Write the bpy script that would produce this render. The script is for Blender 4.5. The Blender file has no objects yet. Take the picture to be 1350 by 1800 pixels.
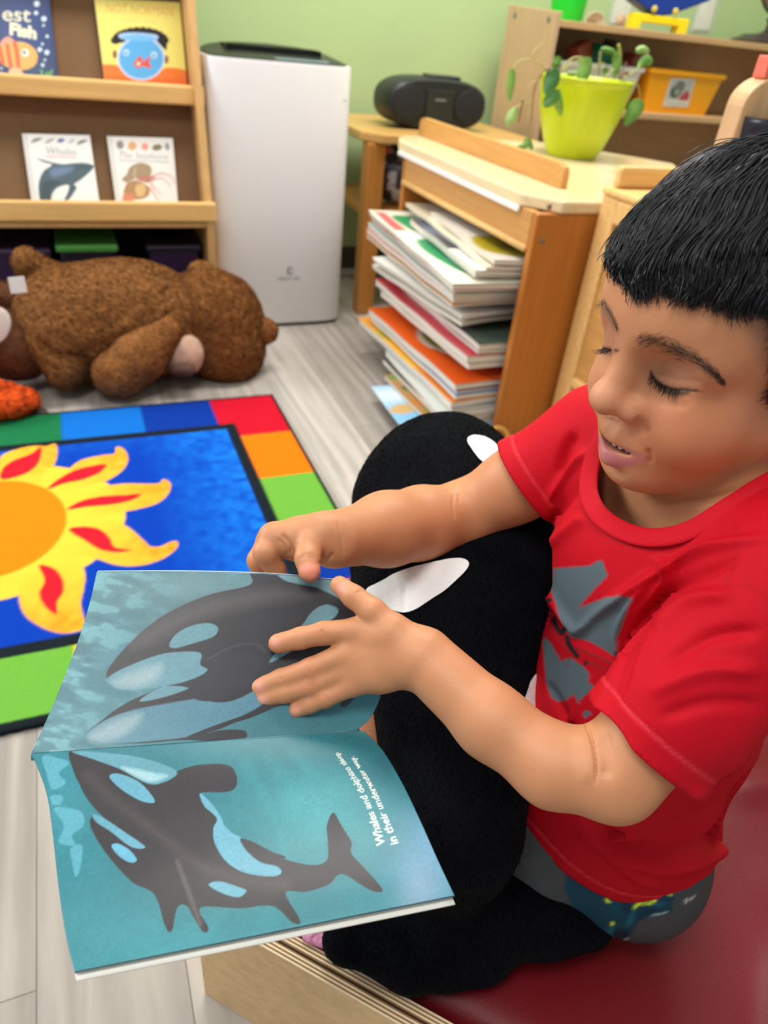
import bpy, bmesh, math, random
import numpy as np
from mathutils import Vector, Matrix
random.seed(7); RNG = np.random.default_rng(7)
SC = bpy.context.scene
COL = SC.collection
# ------------------------------------------------------------------ camera, world, lights, exposure
F = 1248.0                                   # focal length in pixels of the 1350x1800 frame
CAM = np.array([0.0, 0.0, 0.9])
PITCH, ROLL, YAW = math.radians(34.557), math.radians(6.214), math.radians(24.984)
FW = np.array([math.sin(YAW)*math.cos(PITCH), math.cos(YAW)*math.cos(PITCH), -math.sin(PITCH)])
_r = np.array([math.cos(YAW), -math.sin(YAW), 0.0]); _u = np.cross(_r, FW)
RT = math.cos(ROLL)*_r + math.sin(ROLL)*_u
UP = -math.sin(ROLL)*_r + math.cos(ROLL)*_u
cd = bpy.data.cameras.new('camera'); cam = bpy.data.objects.new('camera', cd); COL.objects.link(cam)
cd.sensor_fit = 'VERTICAL'; cd.sensor_height = 32.0; cd.sensor_width = 24.0; cd.lens = F/1800*32.0
cd.clip_start = 0.02; cd.clip_end = 60
cam.matrix_world = Matrix([[RT[i], UP[i], -FW[i], CAM[i]] for i in range(3)] + [[0, 0, 0, 1]])
cd.dof.use_dof = True; cd.dof.focus_distance = 0.50; cd.dof.aperture_fstop = 6.0
SC.camera = cam
w = bpy.data.worlds.new('world'); SC.world = w; w.use_nodes = True
w.node_tree.nodes['Background'].inputs[0].default_value = (0.93, 0.97, 1.0, 1)
w.node_tree.nodes['Background'].inputs[1].default_value = 0.38
def area(name, loc, target, sx, sy, watts, col=(1, 1, 1)):
    l = bpy.data.lights.new(name, 'AREA'); l.shape = 'RECTANGLE'; l.size = sx; l.size_y = sy
    l.energy = watts; l.color = col
    o = bpy.data.objects.new(name, l); COL.objects.link(o); o.location = loc
    o.rotation_euler = (Vector(target)-Vector(loc)).to_track_quat('-Z', 'Y').to_euler()
    return o
area('window_daylight', (-1.9, 2.6, 1.75), (0.5, 0.6, 0.5), 1.8, 1.2, 68, (0.94, 0.97, 1.0))
area('ceiling_panel', (0.7, 1.9, 2.6), (0.7, 1.9, 0), 1.2, 0.6, 38, (1.0, 0.97, 0.92))
area('ceiling_panel', (-0.6, 0.0, 2.6), (-0.6, 0.0, 0), 1.2, 0.6, 27, (1.0, 0.97, 0.92))
area('ceiling_panel', (2.0, 2.0, 2.6), (2.0, 2.0, 0), 1.2, 0.6, 26, (1.0, 0.97, 0.92))
SC.view_settings.view_transform = 'Standard'; SC.view_settings.look = 'None'
SC.view_settings.gamma = 1.0; SC.view_settings.use_curve_mapping = False
SC.view_settings.exposure = 0.30
# ------------------------------------------------------------------ measuring helpers (points of the place read off the photograph)
def ray(x, y): return FW + (x-675)/F*RT - (y-900)/F*UP
def at_z(x, y, z): d = ray(x, y); return CAM + (z-CAM[2])/d[2]*d
def at_y(x, y, Y): d = ray(x, y); return CAM + Y/d[1]*d
def at_x(x, y, X): d = ray(x, y); return CAM + X/d[0]*d
def at_d(x, y, D): return CAM + D*ray(x, y)
def photo(P):
    P = np.asarray(P, float)-CAM; z = P@FW
    return np.stack([675+F*(P@RT)/z, 900-F*(P@UP)/z], -1), z
# ------------------------------------------------------------------ colour and materials
def lin(c):
    c = np.asarray(c, float)/255.0
    return np.where(c <= 0.04045, c/12.92, ((c+0.055)/1.055)**2.4)
MATS = {}
def mat(name, rgb=None, rough=0.5, spec=0.5, noise=0.0, nscale=40, bump=0.0, bscale=200, attr=False, metal=0.0, coat=0.0,
        trans=0.0, sheen=0.0, sss=0.0, grain=None, alpha=1.0, stretch=None, emit=0.0):
    """A procedural material: base colour (or the mesh's own painted colour), soft colour noise, bump, optional wood grain."""
    if name in MATS: return MATS[name]
    m = bpy.data.materials.new(name); m.use_nodes = True; MATS[name] = m
    nt = m.node_tree; N = nt.nodes; L = nt.links; b = N['Principled BSDF']
    b.inputs['Roughness'].default_value = rough; b.inputs['Metallic'].default_value = metal
    b.inputs['Specular IOR Level'].default_value = spec; b.inputs['Coat Weight'].default_value = coat
    b.inputs['Coat Roughness'].default_value = 0.15
    b.inputs['Transmission Weight'].default_value = trans; b.inputs['Sheen Weight'].default_value = sheen
    b.inputs['Sheen Roughness'].default_value = 0.5; b.inputs['Alpha'].default_value = alpha
    if sss:
        b.inputs['Subsurface Weight'].default_value = sss; b.inputs['Subsurface Radius'].default_value = (1.0, 0.35, 0.2)
        b.inputs['Subsurface Scale'].default_value = 0.006
    if attr:
        a = N.new('ShaderNodeAttribute'); a.attribute_name = 'Col'; src = a.outputs['Color']
    else:
        c = N.new('ShaderNodeRGB'); c.outputs[0].default_value = (*lin(rgb), 1); src = c.outputs[0]
    tc = N.new('ShaderNodeTexCoord'); vec = tc.outputs['Object']
    if stretch:
        mp = N.new('ShaderNodeMapping'); mp.inputs['Scale'].default_value = stretch; L.new(vec, mp.inputs[0]); vec = mp.outputs[0]
    def mul(src, fac_socket, lo, hi):
        mr = N.new('ShaderNodeMapRange'); mr.inputs[1].default_value = 0.3; mr.inputs[2].default_value = 0.7
        mr.inputs[3].default_value = lo; mr.inputs[4].default_value = hi; L.new(fac_socket, mr.inputs[0])
        mx = N.new('ShaderNodeMix'); mx.data_type = 'RGBA'; mx.blend_type = 'MULTIPLY'; mx.inputs[0].default_value = 1
        L.new(src, mx.inputs[6]); L.new(mr.outputs[0], mx.inputs[7]); return mx.outputs[2]
    if noise:
        n = N.new('ShaderNodeTexNoise'); n.inputs['Scale'].default_value = nscale; n.inputs['Detail'].default_value = 6
        L.new(vec, n.inputs['Vector']); src = mul(src, n.outputs[0], 1-noise, 1+noise*0.6)
    if grain is not None:                     # wood: long streaks along one axis
        mp = N.new('ShaderNodeMapping'); s = [90, 90, 90]; s[grain] = 4.5; mp.inputs['Scale'].default_value = s
        L.new(tc.outputs['Object'], mp.inputs[0])
        n = N.new('ShaderNodeTexNoise'); n.inputs['Scale'].default_value = 1.0; n.inputs['Detail'].default_value = 8
        n.inputs['Distortion'].default_value = 0.6; L.new(mp.outputs[0], n.inputs['Vector']); src = mul(src, n.outputs[0], 0.86, 1.07)
    L.new(src, b.inputs['Base Color'])
    if emit:
        L.new(src, b.inputs['Emission Color']); b.inputs['Emission Strength'].default_value = emit
    if bump:
        n = N.new('ShaderNodeTexNoise'); n.inputs['Scale'].default_value = bscale; n.inputs['Detail'].default_value = 4
        L.new(vec, n.inputs['Vector'])
        bp = N.new('ShaderNodeBump'); bp.inputs['Strength'].default_value = min(1.0, bump); bp.inputs['Distance'].default_value = 0.002*max(1, bump)
        L.new(n.outputs[0], bp.inputs['Height']); L.new(bp.outputs[0], b.inputs['Normal'])
    return m
# ------------------------------------------------------------------ objects
def props(o, label=None, cat=None, group=None, kind=None):
    if label: o['label'] = label
    if cat: o['category'] = cat
    if group: o['group'] = group
    if kind: o['kind'] = kind
    return o
def thing(name, loc, label, cat, group=None):
    o = bpy.data.objects.new(name, None); COL.objects.link(o); o.location = [float(v) for v in loc]
    o.empty_display_size = 0.05
    return props(o, label, cat, group)
def world_of(o):
    p = np.zeros(3)
    while o is not None: p = p + np.array(o.location); o = o.parent
    return p
def mesh_obj(name, V, Fc, mats, parent=None, midx=None, smooth=False, col=None, loc=None, bevel=0.0, label=None, seg=2):
    """One mesh object from world-space vertices; its origin sits at loc (default: the parent's own origin)."""
    V = np.asarray(V, float)
    me = bpy.data.meshes.new(name)
    base = world_of(parent) if parent is not None else np.zeros(3)
    lo = np.zeros(3) if loc is None else np.asarray(loc, float)-base
    if loc is None and parent is None: lo = np.array([V[:, 0].mean(), V[:, 1].mean(), V[:, 2].min()])
    Vl = V-base-lo
    if isinstance(Fc, np.ndarray) and Fc.ndim == 2:
        n, k = Fc.shape
        me.vertices.add(len(Vl)); me.vertices.foreach_set('co', Vl.astype(np.float32).ravel())
        me.loops.add(n*k); me.loops.foreach_set('vertex_index', Fc.astype(np.int32).ravel())
        me.polygons.add(n); me.polygons.foreach_set('loop_start', np.arange(0, n*k, k, dtype=np.int32))
        me.update(calc_edges=True); me.validate()
    else:
        me.from_pydata(Vl.tolist(), [], [list(map(int, f)) for f in Fc]); me.update()
    for m in (mats if isinstance(mats, (list, tuple)) else [mats]): me.materials.append(m)
    if midx is not None and len(midx) == len(me.polygons): me.polygons.foreach_set('material_index', np.asarray(midx, np.int32))
    if smooth: me.polygons.foreach_set('use_smooth', np.ones(len(me.polygons), bool))
    if col is not None:
        a = me.color_attributes.new('Col', 'FLOAT_COLOR', 'POINT')
        a.data.foreach_set('color', np.concatenate([col, np.ones((len(col), 1))], 1).astype(np.float32).ravel())
    o = bpy.data.objects.new(name, me); COL.objects.link(o)
    if parent is not None: o.parent = parent
    o.location = lo.tolist()
    if bevel:
        bm = o.modifiers.new('edges', 'BEVEL'); bm.width = bevel; bm.segments = seg; bm.limit_method = 'ANGLE'; bm.angle_limit = 0.6
        bm.harden_normals = False
    if label: o['label'] = label
    return o
class MB:
    """Collects shapes into one mesh."""
    def __init__(s): s.V = []; s.F = []; s.M = []; s.n = 0
    def add(s, V, Fc, m=0):
        V = np.asarray(V, float); s.V.append(V); s.F += [[i+s.n for i in f] for f in Fc]; s.M += [m]*len(Fc); s.n += len(V); return s
    def box(s, lo, hi, m=0, rz=0.0, piv=None, R=None):
        lo = np.minimum(lo, hi).astype(float) if False else np.asarray(lo, float); hi = np.asarray(hi, float)
        V = np.array([[x, y, z] for z in (lo[2], hi[2]) for y in (lo[1], hi[1]) for x in (lo[0], hi[0])])
        if rz or R is not None:
            p = (lo+hi)/2 if piv is None else np.asarray(piv, float)
            if R is None: c, q = math.cos(rz), math.sin(rz); R = np.array([[c, -q, 0], [q, c, 0], [0, 0, 1]])
            V = (V-p)@R.T+p
        return s.add(V, [(0, 2, 3, 1), (4, 5, 7, 6), (0, 1, 5, 4), (2, 6, 7, 3), (0, 4, 6, 2), (1, 3, 7, 5)], m)
    def prism(s, pts, z0, z1, m=0):
        n = len(pts); V = [(x, y, z0) for x, y in pts]+[(x, y, z1) for x, y in pts]
        return s.add(V, [list(range(n))[::-1], list(range(n, 2*n))]+[(i, (i+1) % n, (i+1) % n+n, i+n) for i in range(n)], m)
    def extrude(s, P, d, m=0):
        """A flat outline P (n,3) pushed along vector d."""
        P = np.asarray(P, float); n = len(P); V = np.concatenate([P, P+np.asarray(d, float)])
        return s.add(V, [list(range(n))[::-1], list(range(n, 2*n))]+[(i, (i+1) % n, (i+1) % n+n, i+n) for i in range(n)], m)
    def tube(s, P, R, k=10, m=0, caps=True):
        P = np.asarray(P, float); R = np.broadcast_to(np.asarray(R, float), (len(P),)); V = []; T = np.gradient(P, axis=0)
        nrm = np.array([0.3, 0.2, 0.93])
        for p, t, r in zip(P, T, R):
            t = t/(np.linalg.norm(t)+1e-9); a = np.cross(t, nrm)
            if np.linalg.norm(a) < 1e-3: a = np.cross(t, [1, 0, 0])
            a /= np.linalg.norm(a); b = np.cross(t, a); nrm = np.cross(a, t)
            th = np.arange(k)*2*np.pi/k; V.append(p+r*(np.cos(th)[:, None]*a+np.sin(th)[:, None]*b))
        n = len(P); Fc = [(i*k+j, i*k+(j+1) % k, (i+1)*k+(j+1) % k, (i+1)*k+j) for i in range(n-1) for j in range(k)]
        if caps: Fc += [list(range(k))[::-1], list(range((n-1)*k, n*k))]
        return s.add(np.concatenate(V), Fc, m)
    def lathe(s, c, prof, k=32, m=0, axis=None, cap=True):
        c = np.asarray(c, float); A = np.array([0, 0, 1.0]) if axis is None else np.asarray(axis, float)/np.linalg.norm(axis)
        x = np.cross(A, [0.0, 1, 0]); x = x/np.linalg.norm(x) if np.linalg.norm(x) > 1e-3 else np.array([1.0, 0, 0]); y = np.cross(A, x)
        th = np.arange(k)*2*np.pi/k; ring = np.cos(th)[:, None]*x+np.sin(th)[:, None]*y
        V = np.concatenate([c+ring*r+A*h for r, h in prof]); n = len(prof)
        Fc = [(i*k+j, i*k+(j+1) % k, (i+1)*k+(j+1) % k, (i+1)*k+j) for i in range(n-1) for j in range(k)]
        if cap: Fc += [list(range(k))[::-1], list(range((n-1)*k, n*k))]
        return s.add(V, Fc, m)
    def ball(s, c, r, k=16, m=0, R=None):
        r = np.broadcast_to(np.asarray(r, float), (3,)); V = []; h = k//2
        for i in range(h+1):
            f = np.pi*i/h
            for j in range(k):
                t = 2*np.pi*j/k; V.append((np.sin(f)*np.cos(t), np.sin(f)*np.sin(t), np.cos(f)))
        V = np.array(V)*r
        if R is not None: V = V@np.asarray(R).T
        return s.add(V+np.asarray(c, float), [(i*k+j, (i+1)*k+j, (i+1)*k+(j+1) % k, i*k+(j+1) % k) for i in range(h) for j in range(k)], m)
    def obj(s, name, mats, parent=None, smooth=False, bevel=0.0, label=None, **kw):
        return mesh_obj(name, np.concatenate(s.V), s.F, mats, parent, s.M, smooth, bevel=bevel, label=label, **kw)
def smooth_by_angle(o, deg=35):
    me = o.data
    me.polygons.foreach_set('use_smooth', np.ones(len(me.polygons), bool))
    bm = bmesh.new(); bm.from_mesh(me); ca = math.radians(deg)
    for e in bm.edges:
        if len(e.link_faces) == 2 and e.calc_face_angle(0) > ca: e.smooth = False
    bm.to_mesh(me); bm.free()
    return o
def catmull(P, n=8, closed=False):
    P = np.asarray(P, float); m = len(P); out = []
    for i in range(m if closed else m-1):
        if closed: a, b, c, d = P[(i-1) % m], P[i], P[(i+1) % m], P[(i+2) % m]
        else: a, b, c, d = P[max(i-1, 0)], P[i], P[i+1], P[min(i+2, m-1)]
        for t in np.arange(n)/n:
            out.append(0.5*((2*b)+(c-a)*t+(2*a-5*b+4*c-d)*t*t+(3*b-a-3*c+d)*t**3))
    if not closed: out.append(P[-1])
    return np.array(out)
# ------------------------------------------------------------------ painting a pattern into a mesh's own colours
def seg_dist(Q, A, B):
    d = B-A; L2 = (d*d).sum()+1e-12; t = np.clip(((Q-A)@d)/L2, 0, 1); return np.linalg.norm(Q-A-t[:, None]*d, axis=1), t
def poly_sd(Q, poly):
    """Signed distance (inside negative) of points Q to a closed polygon."""
    n = len(poly); ins = np.zeros(len(Q), bool); dm = np.full(len(Q), 1e9)
    for i in range(n):
        a, b = poly[i], poly[(i+1) % n]
        dm = np.minimum(dm, seg_dist(Q, a, b)[0])
        if a[1] != b[1]:
            c = (a[1] > Q[:, 1]) != (b[1] > Q[:, 1]); x = (b[0]-a[0])*(Q[:, 1]-a[1])/(b[1]-a[1])+a[0]; ins ^= c & (Q[:, 0] < x)
    return np.where(ins, -dm, dm)
class Paint:
    def __init__(s, Q, base, px=1.0, ok=None):
        s.Q = np.asarray(Q, float); s.C = np.tile(lin(base), (len(s.Q), 1)).astype(float); s.px = px
        s.ok = np.ones(len(s.Q), bool) if ok is None else ok
    def _mix(s, idx, sd, color, soft, alpha):
        a = np.clip(0.5-sd/max(soft*s.px, 1e-6), 0, 1)*alpha
        c = lin(color); s.C[idx] = s.C[idx]*(1-a[:, None])+c*a[:, None]
    def _near(s, pts, pad):
        lo, hi = pts.min(0)-pad, pts.max(0)+pad
        return np.nonzero(((s.Q >= lo) & (s.Q <= hi)).all(1) & s.ok)[0]
    def poly(s, pts, color, soft=1.0, alpha=1.0, curve=True, n=6):
        p = catmull(pts, n, True) if curve else np.asarray(pts, float); i = s._near(p, 3*soft*s.px)
        if len(i): s._mix(i, poly_sd(s.Q[i], p), color, soft, alpha)
        return s
    def line(s, pts, w, color, soft=1.0, alpha=1.0, curve=True, w1=None):
        p = catmull(pts, 6) if curve and len(pts) > 2 else np.asarray(pts, float); i = s._near(p, w+3*soft*s.px)
        if not len(i): return s
        sd = np.full(len(i), 1e9); n = len(p)-1
        for k in range(n):
            d, t = seg_dist(s.Q[i], p[k], p[k+1]); ww = w if w1 is None else w+(w1-w)*(k+t)/n
            sd = np.minimum(sd, d-ww/2)
        s._mix(i, sd, color, soft, alpha); return s
    def ell(s, c, rx, ry, ang, color, soft=1.0, alpha=1.0):
        t = np.arange(40)*2*np.pi/40; a = math.radians(ang); e = np.stack([np.cos(t)*rx, np.sin(t)*ry], 1)
        R = np.array([[math.cos(a), -math.sin(a)], [math.sin(a), math.cos(a)]]); return s.poly(e@R.T+np.asarray(c, float), color, soft, alpha, False)
    def blob(s, c, r, color, alpha=1.0):
        c = np.asarray(c, float); r = np.broadcast_to(np.asarray(r, float), (2,)); q = (((s.Q-c)/r)**2).sum(1); a = np.exp(-q)*alpha*s.ok
        s.C = s.C*(1-a[:, None])+lin(color)*a[:, None]; return s
    def tris(s, T, color, soft=0.6, alpha=1.0):
        """Fill a set of triangles (k,3,2), used for lettering."""
        i = s._near(T.reshape(-1, 2), 2*s.px)
        if not len(i): return s
        Q = s.Q[i]; sd = np.full(len(i), 1e9)
        for t in T:
            lo, hi = t.min(0)-2*s.px, t.max(0)+2*s.px
            j = np.nonzero(((Q >= lo) & (Q <= hi)).all(1))[0]
            if len(j): sd[j] = np.minimum(sd[j], poly_sd(Q[j], t))
        s._mix(i, sd, color, soft, alpha); return s
def text_tris(txt, shear=0.0, bold=0.0):
    """Lettering outline as triangles in its own units (cap height about 0.7)."""
    c = bpy.data.curves.new('lettering', 'FONT'); c.body = txt; c.shear = shear; c.offset = bold; c.resolution_u = 4
    o = bpy.data.objects.new('lettering', c); COL.objects.link(o)
    dg = bpy.context.evaluated_depsgraph_get(); me = o.evaluated_get(dg).to_mesh(); me.calc_loop_triangles()
    V = np.array([v.co[:2] for v in me.vertices]); T = np.array([[V[i] for i in t.vertices] for t in me.loop_triangles]) if len(V) else np.zeros((0, 3, 2))
    o.evaluated_get(dg).to_mesh_clear(); bpy.data.objects.remove(o); bpy.data.curves.remove(c)
    return T
def put_text(pt, txt, o, ex, ey, color, shear=0.0, bold=0.0, fit=True, soft=0.6, alpha=1.0):
    """Lettering from o along ex (whole width when fit), ey is the cap height vector."""
    T = text_tris(txt, shear, bold)
    if not len(T): return
    o, ex, ey = (np.asarray(v, float) for v in (o, ex, ey)); W = T[..., 0].max()
    P = o+(T[..., :1]/W)*ex+(T[..., 1:]/0.69)*ey
    pt.tris(P, color, soft, alpha)
def grid_faces(nu, nv):
    i = np.arange(nu-1)[:, None]; j = np.arange(nv-1)[None, :]; a = i*nv+j
    return np.stack([a, a+nv, a+nv+1, a+1], -1).reshape(-1, 4)
# ------------------------------------------------------------------ soft shapes: distance fields turned into one continuous mesh
def smin(a, b, k):
    h = np.clip(0.5+0.5*(b-a)/k, 0, 1); return b+(a-b)*h-k*h*(1-h)
def smax(a, b, k): return -smin(-a, -b, k)
def sd_cone(P, a, b, ra, rb):
    a = np.asarray(a, float); b = np.asarray(b, float); d = b-a; L2 = (d*d).sum()+1e-12
    t = np.clip(((P-a)@d)/L2, 0, 1); return np.linalg.norm(P-a-t[:, None]*d, axis=1)-(ra+(rb-ra)*t)
def sd_ell(P, c, r, R=None):
    q = P-np.asarray(c, float)
    if R is not None: q = q@np.asarray(R)
    r = np.asarray(r, float); k0 = np.linalg.norm(q/r, axis=1); k1 = np.linalg.norm(q/(r*r), axis=1)
    return np.where(k1 > 1e-9, k0*(k0-1)/np.maximum(k1, 1e-9), -r.min())
def surface(fn, lo, hi, res, B=24):
    """Blocks that hold the zero surface of fn are sampled on a grid and joined by surface nets into one mesh."""
    lo = np.asarray(lo, float); hi = np.asarray(hi, float); nb = np.ceil((hi-lo)/(res*B)).astype(int)
    ctr = np.stack(np.meshgrid(*[np.arange(n) for n in nb], indexing='ij'), -1).reshape(-1, 3)
    cp = lo+(ctr+0.5)*B*res; d = fn(cp); act = ctr[np.abs(d) < B*res*1.05+0.012]
    gs = np.arange(B+1); g = np.stack(np.meshgrid(gs, gs, gs, indexing='ij'), -1).reshape(-1, 3)
    N = nb*B+2; Vs = []; keys = []; quads = []
    for b in act:
        o = b*B; val = fn(lo+(o+g)*res).reshape(B+1, B+1, B+1); s = val < 0
        if s.all() or not s.any(): continue
        c = np.zeros((B, B, B), int); acc = np.zeros((B, B, B, 3)); cnt = np.zeros((B, B, B))
        for ax in range(3):
            v0 = np.moveaxis(val, ax, 0)[:-1]; v1 = np.moveaxis(val, ax, 0)[1:]; cr = (v0 < 0) != (v1 < 0)
            t = np.where(cr, v0/np.where(np.abs(v0-v1) < 1e-12, 1, v0-v1), 0)
            for da in (0, 1):
                for db in (0, 1):
                    k = cr[:, da:B+da, db:B+db]; tt = t[:, da:B+da, db:B+db]
                    off = np.zeros((B, B, B, 3)); oth = [i for i in range(3) if i != ax]
                    k2 = np.moveaxis(k, 0, ax); t2 = np.moveaxis(tt, 0, ax)
                    off[..., ax] = t2; off[..., oth[0]] = da; off[..., oth[1]] = db
                    acc += off*k2[..., None]; cnt += k2
            # quads on the grid edges this block owns (cells shared with neighbours are found by key)
            oth = [i for i in range(3) if i != ax]
            e = np.argwhere(cr)
            if len(e):
                full = np.zeros((len(e), 3), int); full[:, ax] = e[:, 0]; full[:, oth[0]] = e[:, 1]; full[:, oth[1]] = e[:, 2]
                own = (full[:, oth[0]] < B) & (full[:, oth[1]] < B); e = e[own]; full = full[own]+o
                fl = v0[e[:, 0], e[:, 1], e[:, 2]] < 0
                u = np.zeros(3, int); v = np.zeros(3, int); u[oth[0]] = 1; v[oth[1]] = 1
                q = np.stack([full-u-v, full-v, full, full-u], 1)
                flip = fl if ax != 1 else ~fl
                q[~flip] = q[~flip][:, ::-1]; quads.append(q)
        ii = np.argwhere(cnt > 0); Vs.append(lo+(o+ii+acc[cnt > 0]/cnt[cnt > 0][:, None])*res); keys.append(ii+o)
    V = np.concatenate(Vs); K = np.concatenate(keys); Q = np.concatenate(quads)
    key = lambda a: (a[..., 0]*(N[1]+2)+a[..., 1])*(N[2]+2)+a[..., 2]
    kk = key(K); srt = np.argsort(kk); ks = kk[srt]; qk = key(Q); p = np.clip(np.searchsorted(ks, qk), 0, len(ks)-1)
    good = (ks[p] == qk).all(1); return V, srt[p[good]]
def vnormals(V, Q):
    n = np.cross(V[Q[:, 2]]-V[Q[:, 0]], V[Q[:, 3]]-V[Q[:, 1]]); N = np.zeros_like(V)
    for k in range(4): np.add.at(N, Q[:, k], n)
    return N/(np.linalg.norm(N, axis=1)[:, None]+1e-12)
def relax(V, Q, it=1, f=0.5):
    for _ in range(it):
        S = np.zeros_like(V); c = np.zeros(len(V))
        for k in range(4):
            a, b = Q[:, k], Q[:, (k+1) % 4]
            np.add.at(S, a, V[b]); np.add.at(c, a, 1)
        V = V*(1-f)+f*S/np.maximum(c, 1)[:, None]
    return V
def tidy(V, Q):
    used = np.zeros(len(V), bool); used[Q.ravel()] = True; m = np.cumsum(used)-1; return V[used], m[Q], used
def smooth_border(V, Q, it=8, f=0.5):
    """Even out a cut edge by averaging each border vertex with its border neighbours."""
    E = np.concatenate([Q[:, [i, (i+1) % 4]] for i in range(4)]); E = np.sort(E, 1); U, c = np.unique(E, axis=0, return_counts=True); B = U[c == 1]
    if not len(B): return V
    m = np.unique(B)
    for _ in range(it):
        S = np.zeros_like(V); n = np.zeros(len(V)); np.add.at(S, B[:, 0], V[B[:, 1]]); np.add.at(S, B[:, 1], V[B[:, 0]]); np.add.at(n, B[:, 0], 1); np.add.at(n, B[:, 1], 1)
        V = V.copy(); V[m] = V[m]*(1-f)+f*S[m]/n[m][:, None]
    return V
def noise3(P, scale, seed=0, octs=3):
    """Cheap smooth value noise in -1..1."""
    P = np.asarray(P, float)*scale+seed*17.3; out = np.zeros(len(P)); amp = 1.0; tot = 0
    for o in range(octs):
        i = np.floor(P).astype(np.int64); f = P-i; f = f*f*(3-2*f)
        def h(a): 
            n = (a[:, 0]*374761393+a[:, 1]*668265263+a[:, 2]*2147483647+seed*1274126177+o*97) & 0xFFFFFFFF
            n = ((n ^ (n >> 13))*1274126177) & 0xFFFFFFFF; return ((n ^ (n >> 16)) & 0xFFFF)/32767.5-1
        v = 0
        for dx in (0, 1):
            for dy in (0, 1):
                for dz in (0, 1):
                    wgt = (f[:, 0] if dx else 1-f[:, 0])*(f[:, 1] if dy else 1-f[:, 1])*(f[:, 2] if dz else 1-f[:, 2])
                    v = v+wgt*h(i+np.array([dx, dy, dz]))
        out += v*amp; tot += amp; amp *= 0.5; P = P*2.03
    return out/tot
def front_facing(V, N): return ((CAM-V)*N).sum(1) > 0
# ------------------------------------------------------------------ the room
M_wall = mat('wall_paint', (178, 201, 146), 0.85, 0.2, noise=0.02, nscale=3)
def floor_material():
    m = bpy.data.materials.new('floor_planks'); m.use_nodes = True; nt = m.node_tree; N = nt.nodes; L = nt.links; b = N['Principled BSDF']
    tc = N.new('ShaderNodeTexCoord')
    mp = N.new('ShaderNodeMapping'); mp.inputs['Rotation'].default_value = (0, 0, math.radians(90)); L.new(tc.outputs['Object'], mp.inputs[0])
    br = N.new('ShaderNodeTexBrick'); br.offset = 0.37; br.inputs['Scale'].default_value = 1.0
    br.inputs['Brick Width'].default_value = 1.15; br.inputs['Row Height'].default_value = 0.155; br.inputs['Mortar Size'].default_value = 0.0009
    br.inputs['Color1'].default_value = (*lin((188, 180, 171)), 1); br.inputs['Color2'].default_value = (*lin((156, 147, 138)), 1)
    br.inputs['Mortar'].default_value = (*lin((120, 112, 105)), 1); L.new(mp.outputs[0], br.inputs['Vector'])
    m2 = N.new('ShaderNodeMapping'); m2.inputs['Scale'].default_value = (13, 1.1, 13); L.new(tc.outputs['Object'], m2.inputs[0])
    n = N.new('ShaderNodeTexNoise'); n.inputs['Scale'].default_value = 1.5; n.inputs['Detail'].default_value = 9; n.inputs['Distortion'].default_value = 1.6
    n.inputs['Roughness'].default_value = 0.62; L.new(m2.outputs[0], n.inputs['Vector'])
    w = N.new('ShaderNodeTexWave'); w.inputs['Scale'].default_value = 0.55; w.inputs['Distortion'].default_value = 9; w.inputs['Detail'].default_value = 4
    w.inputs['Detail Scale'].default_value = 1.4; L.new(m2.outputs[0], w.inputs['Vector'])
    ad = N.new('ShaderNodeMath'); ad.operation = 'ADD'; mu = N.new('ShaderNodeMath'); mu.operation = 'MULTIPLY'; mu.inputs[1].default_value = 0.28
    L.new(w.outputs['Fac'], mu.inputs[0]); L.new(n.outputs[0], ad.inputs[0]); L.new(mu.outputs[0], ad.inputs[1])
    mr = N.new('ShaderNodeMapRange'); mr.inputs[1].default_value = 0.36; mr.inputs[2].default_value = 0.86; mr.inputs[3].default_value = 1.10; mr.inputs[4].default_value = 0.76
    L.new(ad.outputs[0], mr.inputs[0])
    mx = N.new('ShaderNodeMix'); mx.data_type = 'RGBA'; mx.blend_type = 'MULTIPLY'; mx.inputs[0].default_value = 1
    L.new(br.outputs['Color'], mx.inputs[6]); L.new(mr.outputs[0], mx.inputs[7]); L.new(mx.outputs[2], b.inputs['Base Color'])
    b.inputs['Roughness'].default_value = 0.42; b.inputs['Specular IOR Level'].default_value = 0.4
    return m
YW = 2.97
props(MB().box((-3.2, -1.6, -0.04), (3.6, YW, 0)).obj('floor', floor_material(), loc=(0, 0, 0)), kind='structure')
props(MB().box((-3.2, YW, -0.04), (3.6, YW+0.08, 2.7)).obj('wall_back', M_wall), kind='structure')
props(MB().box((3.6, -1.6, -0.04), (3.68, YW+0.08, 2.7)).obj('wall_right', M_wall), kind='structure')
props(MB().box((-3.2, YW-0.012, 0), (3.6, YW, 0.09)).obj('baseboard_back', mat('baseboard_rubber', (70, 62, 56), 0.6), bevel=0.003), kind='structure')
# woods
W_led = mat('maple_pale', (236, 190, 120), 0.42, 0.4, grain=0)
W_pan = mat('maple_panel', (204, 150, 84), 0.42, 0.4, grain=1)
W_end = mat('maple_amber', (192, 120, 48), 0.38, 0.45, grain=2)
W_top = mat('maple_worktop', (236, 214, 168), 0.20, 0.5, grain=1)  # paler than the other maple: glare on the worktop put into its colour
W_rack = mat('maple_upright', (208, 164, 104), 0.45, 0.4, grain=2)
W_fur = mat('beech_shelf', (201, 168, 130), 0.5, 0.35, grain=2)
W_furx = mat('beech_board', (196, 156, 112), 0.5, 0.35, grain=0)
W_dark = mat('amber_table', (186, 124, 56), 0.4, 0.4, grain=2)
W_tab = mat('amber_tabletop', (204, 160, 92), 0.35, 0.45, grain=0)
M_steel = mat('screw_steel', (150, 148, 145), 0.35, 0.5, metal=0.9)
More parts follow.
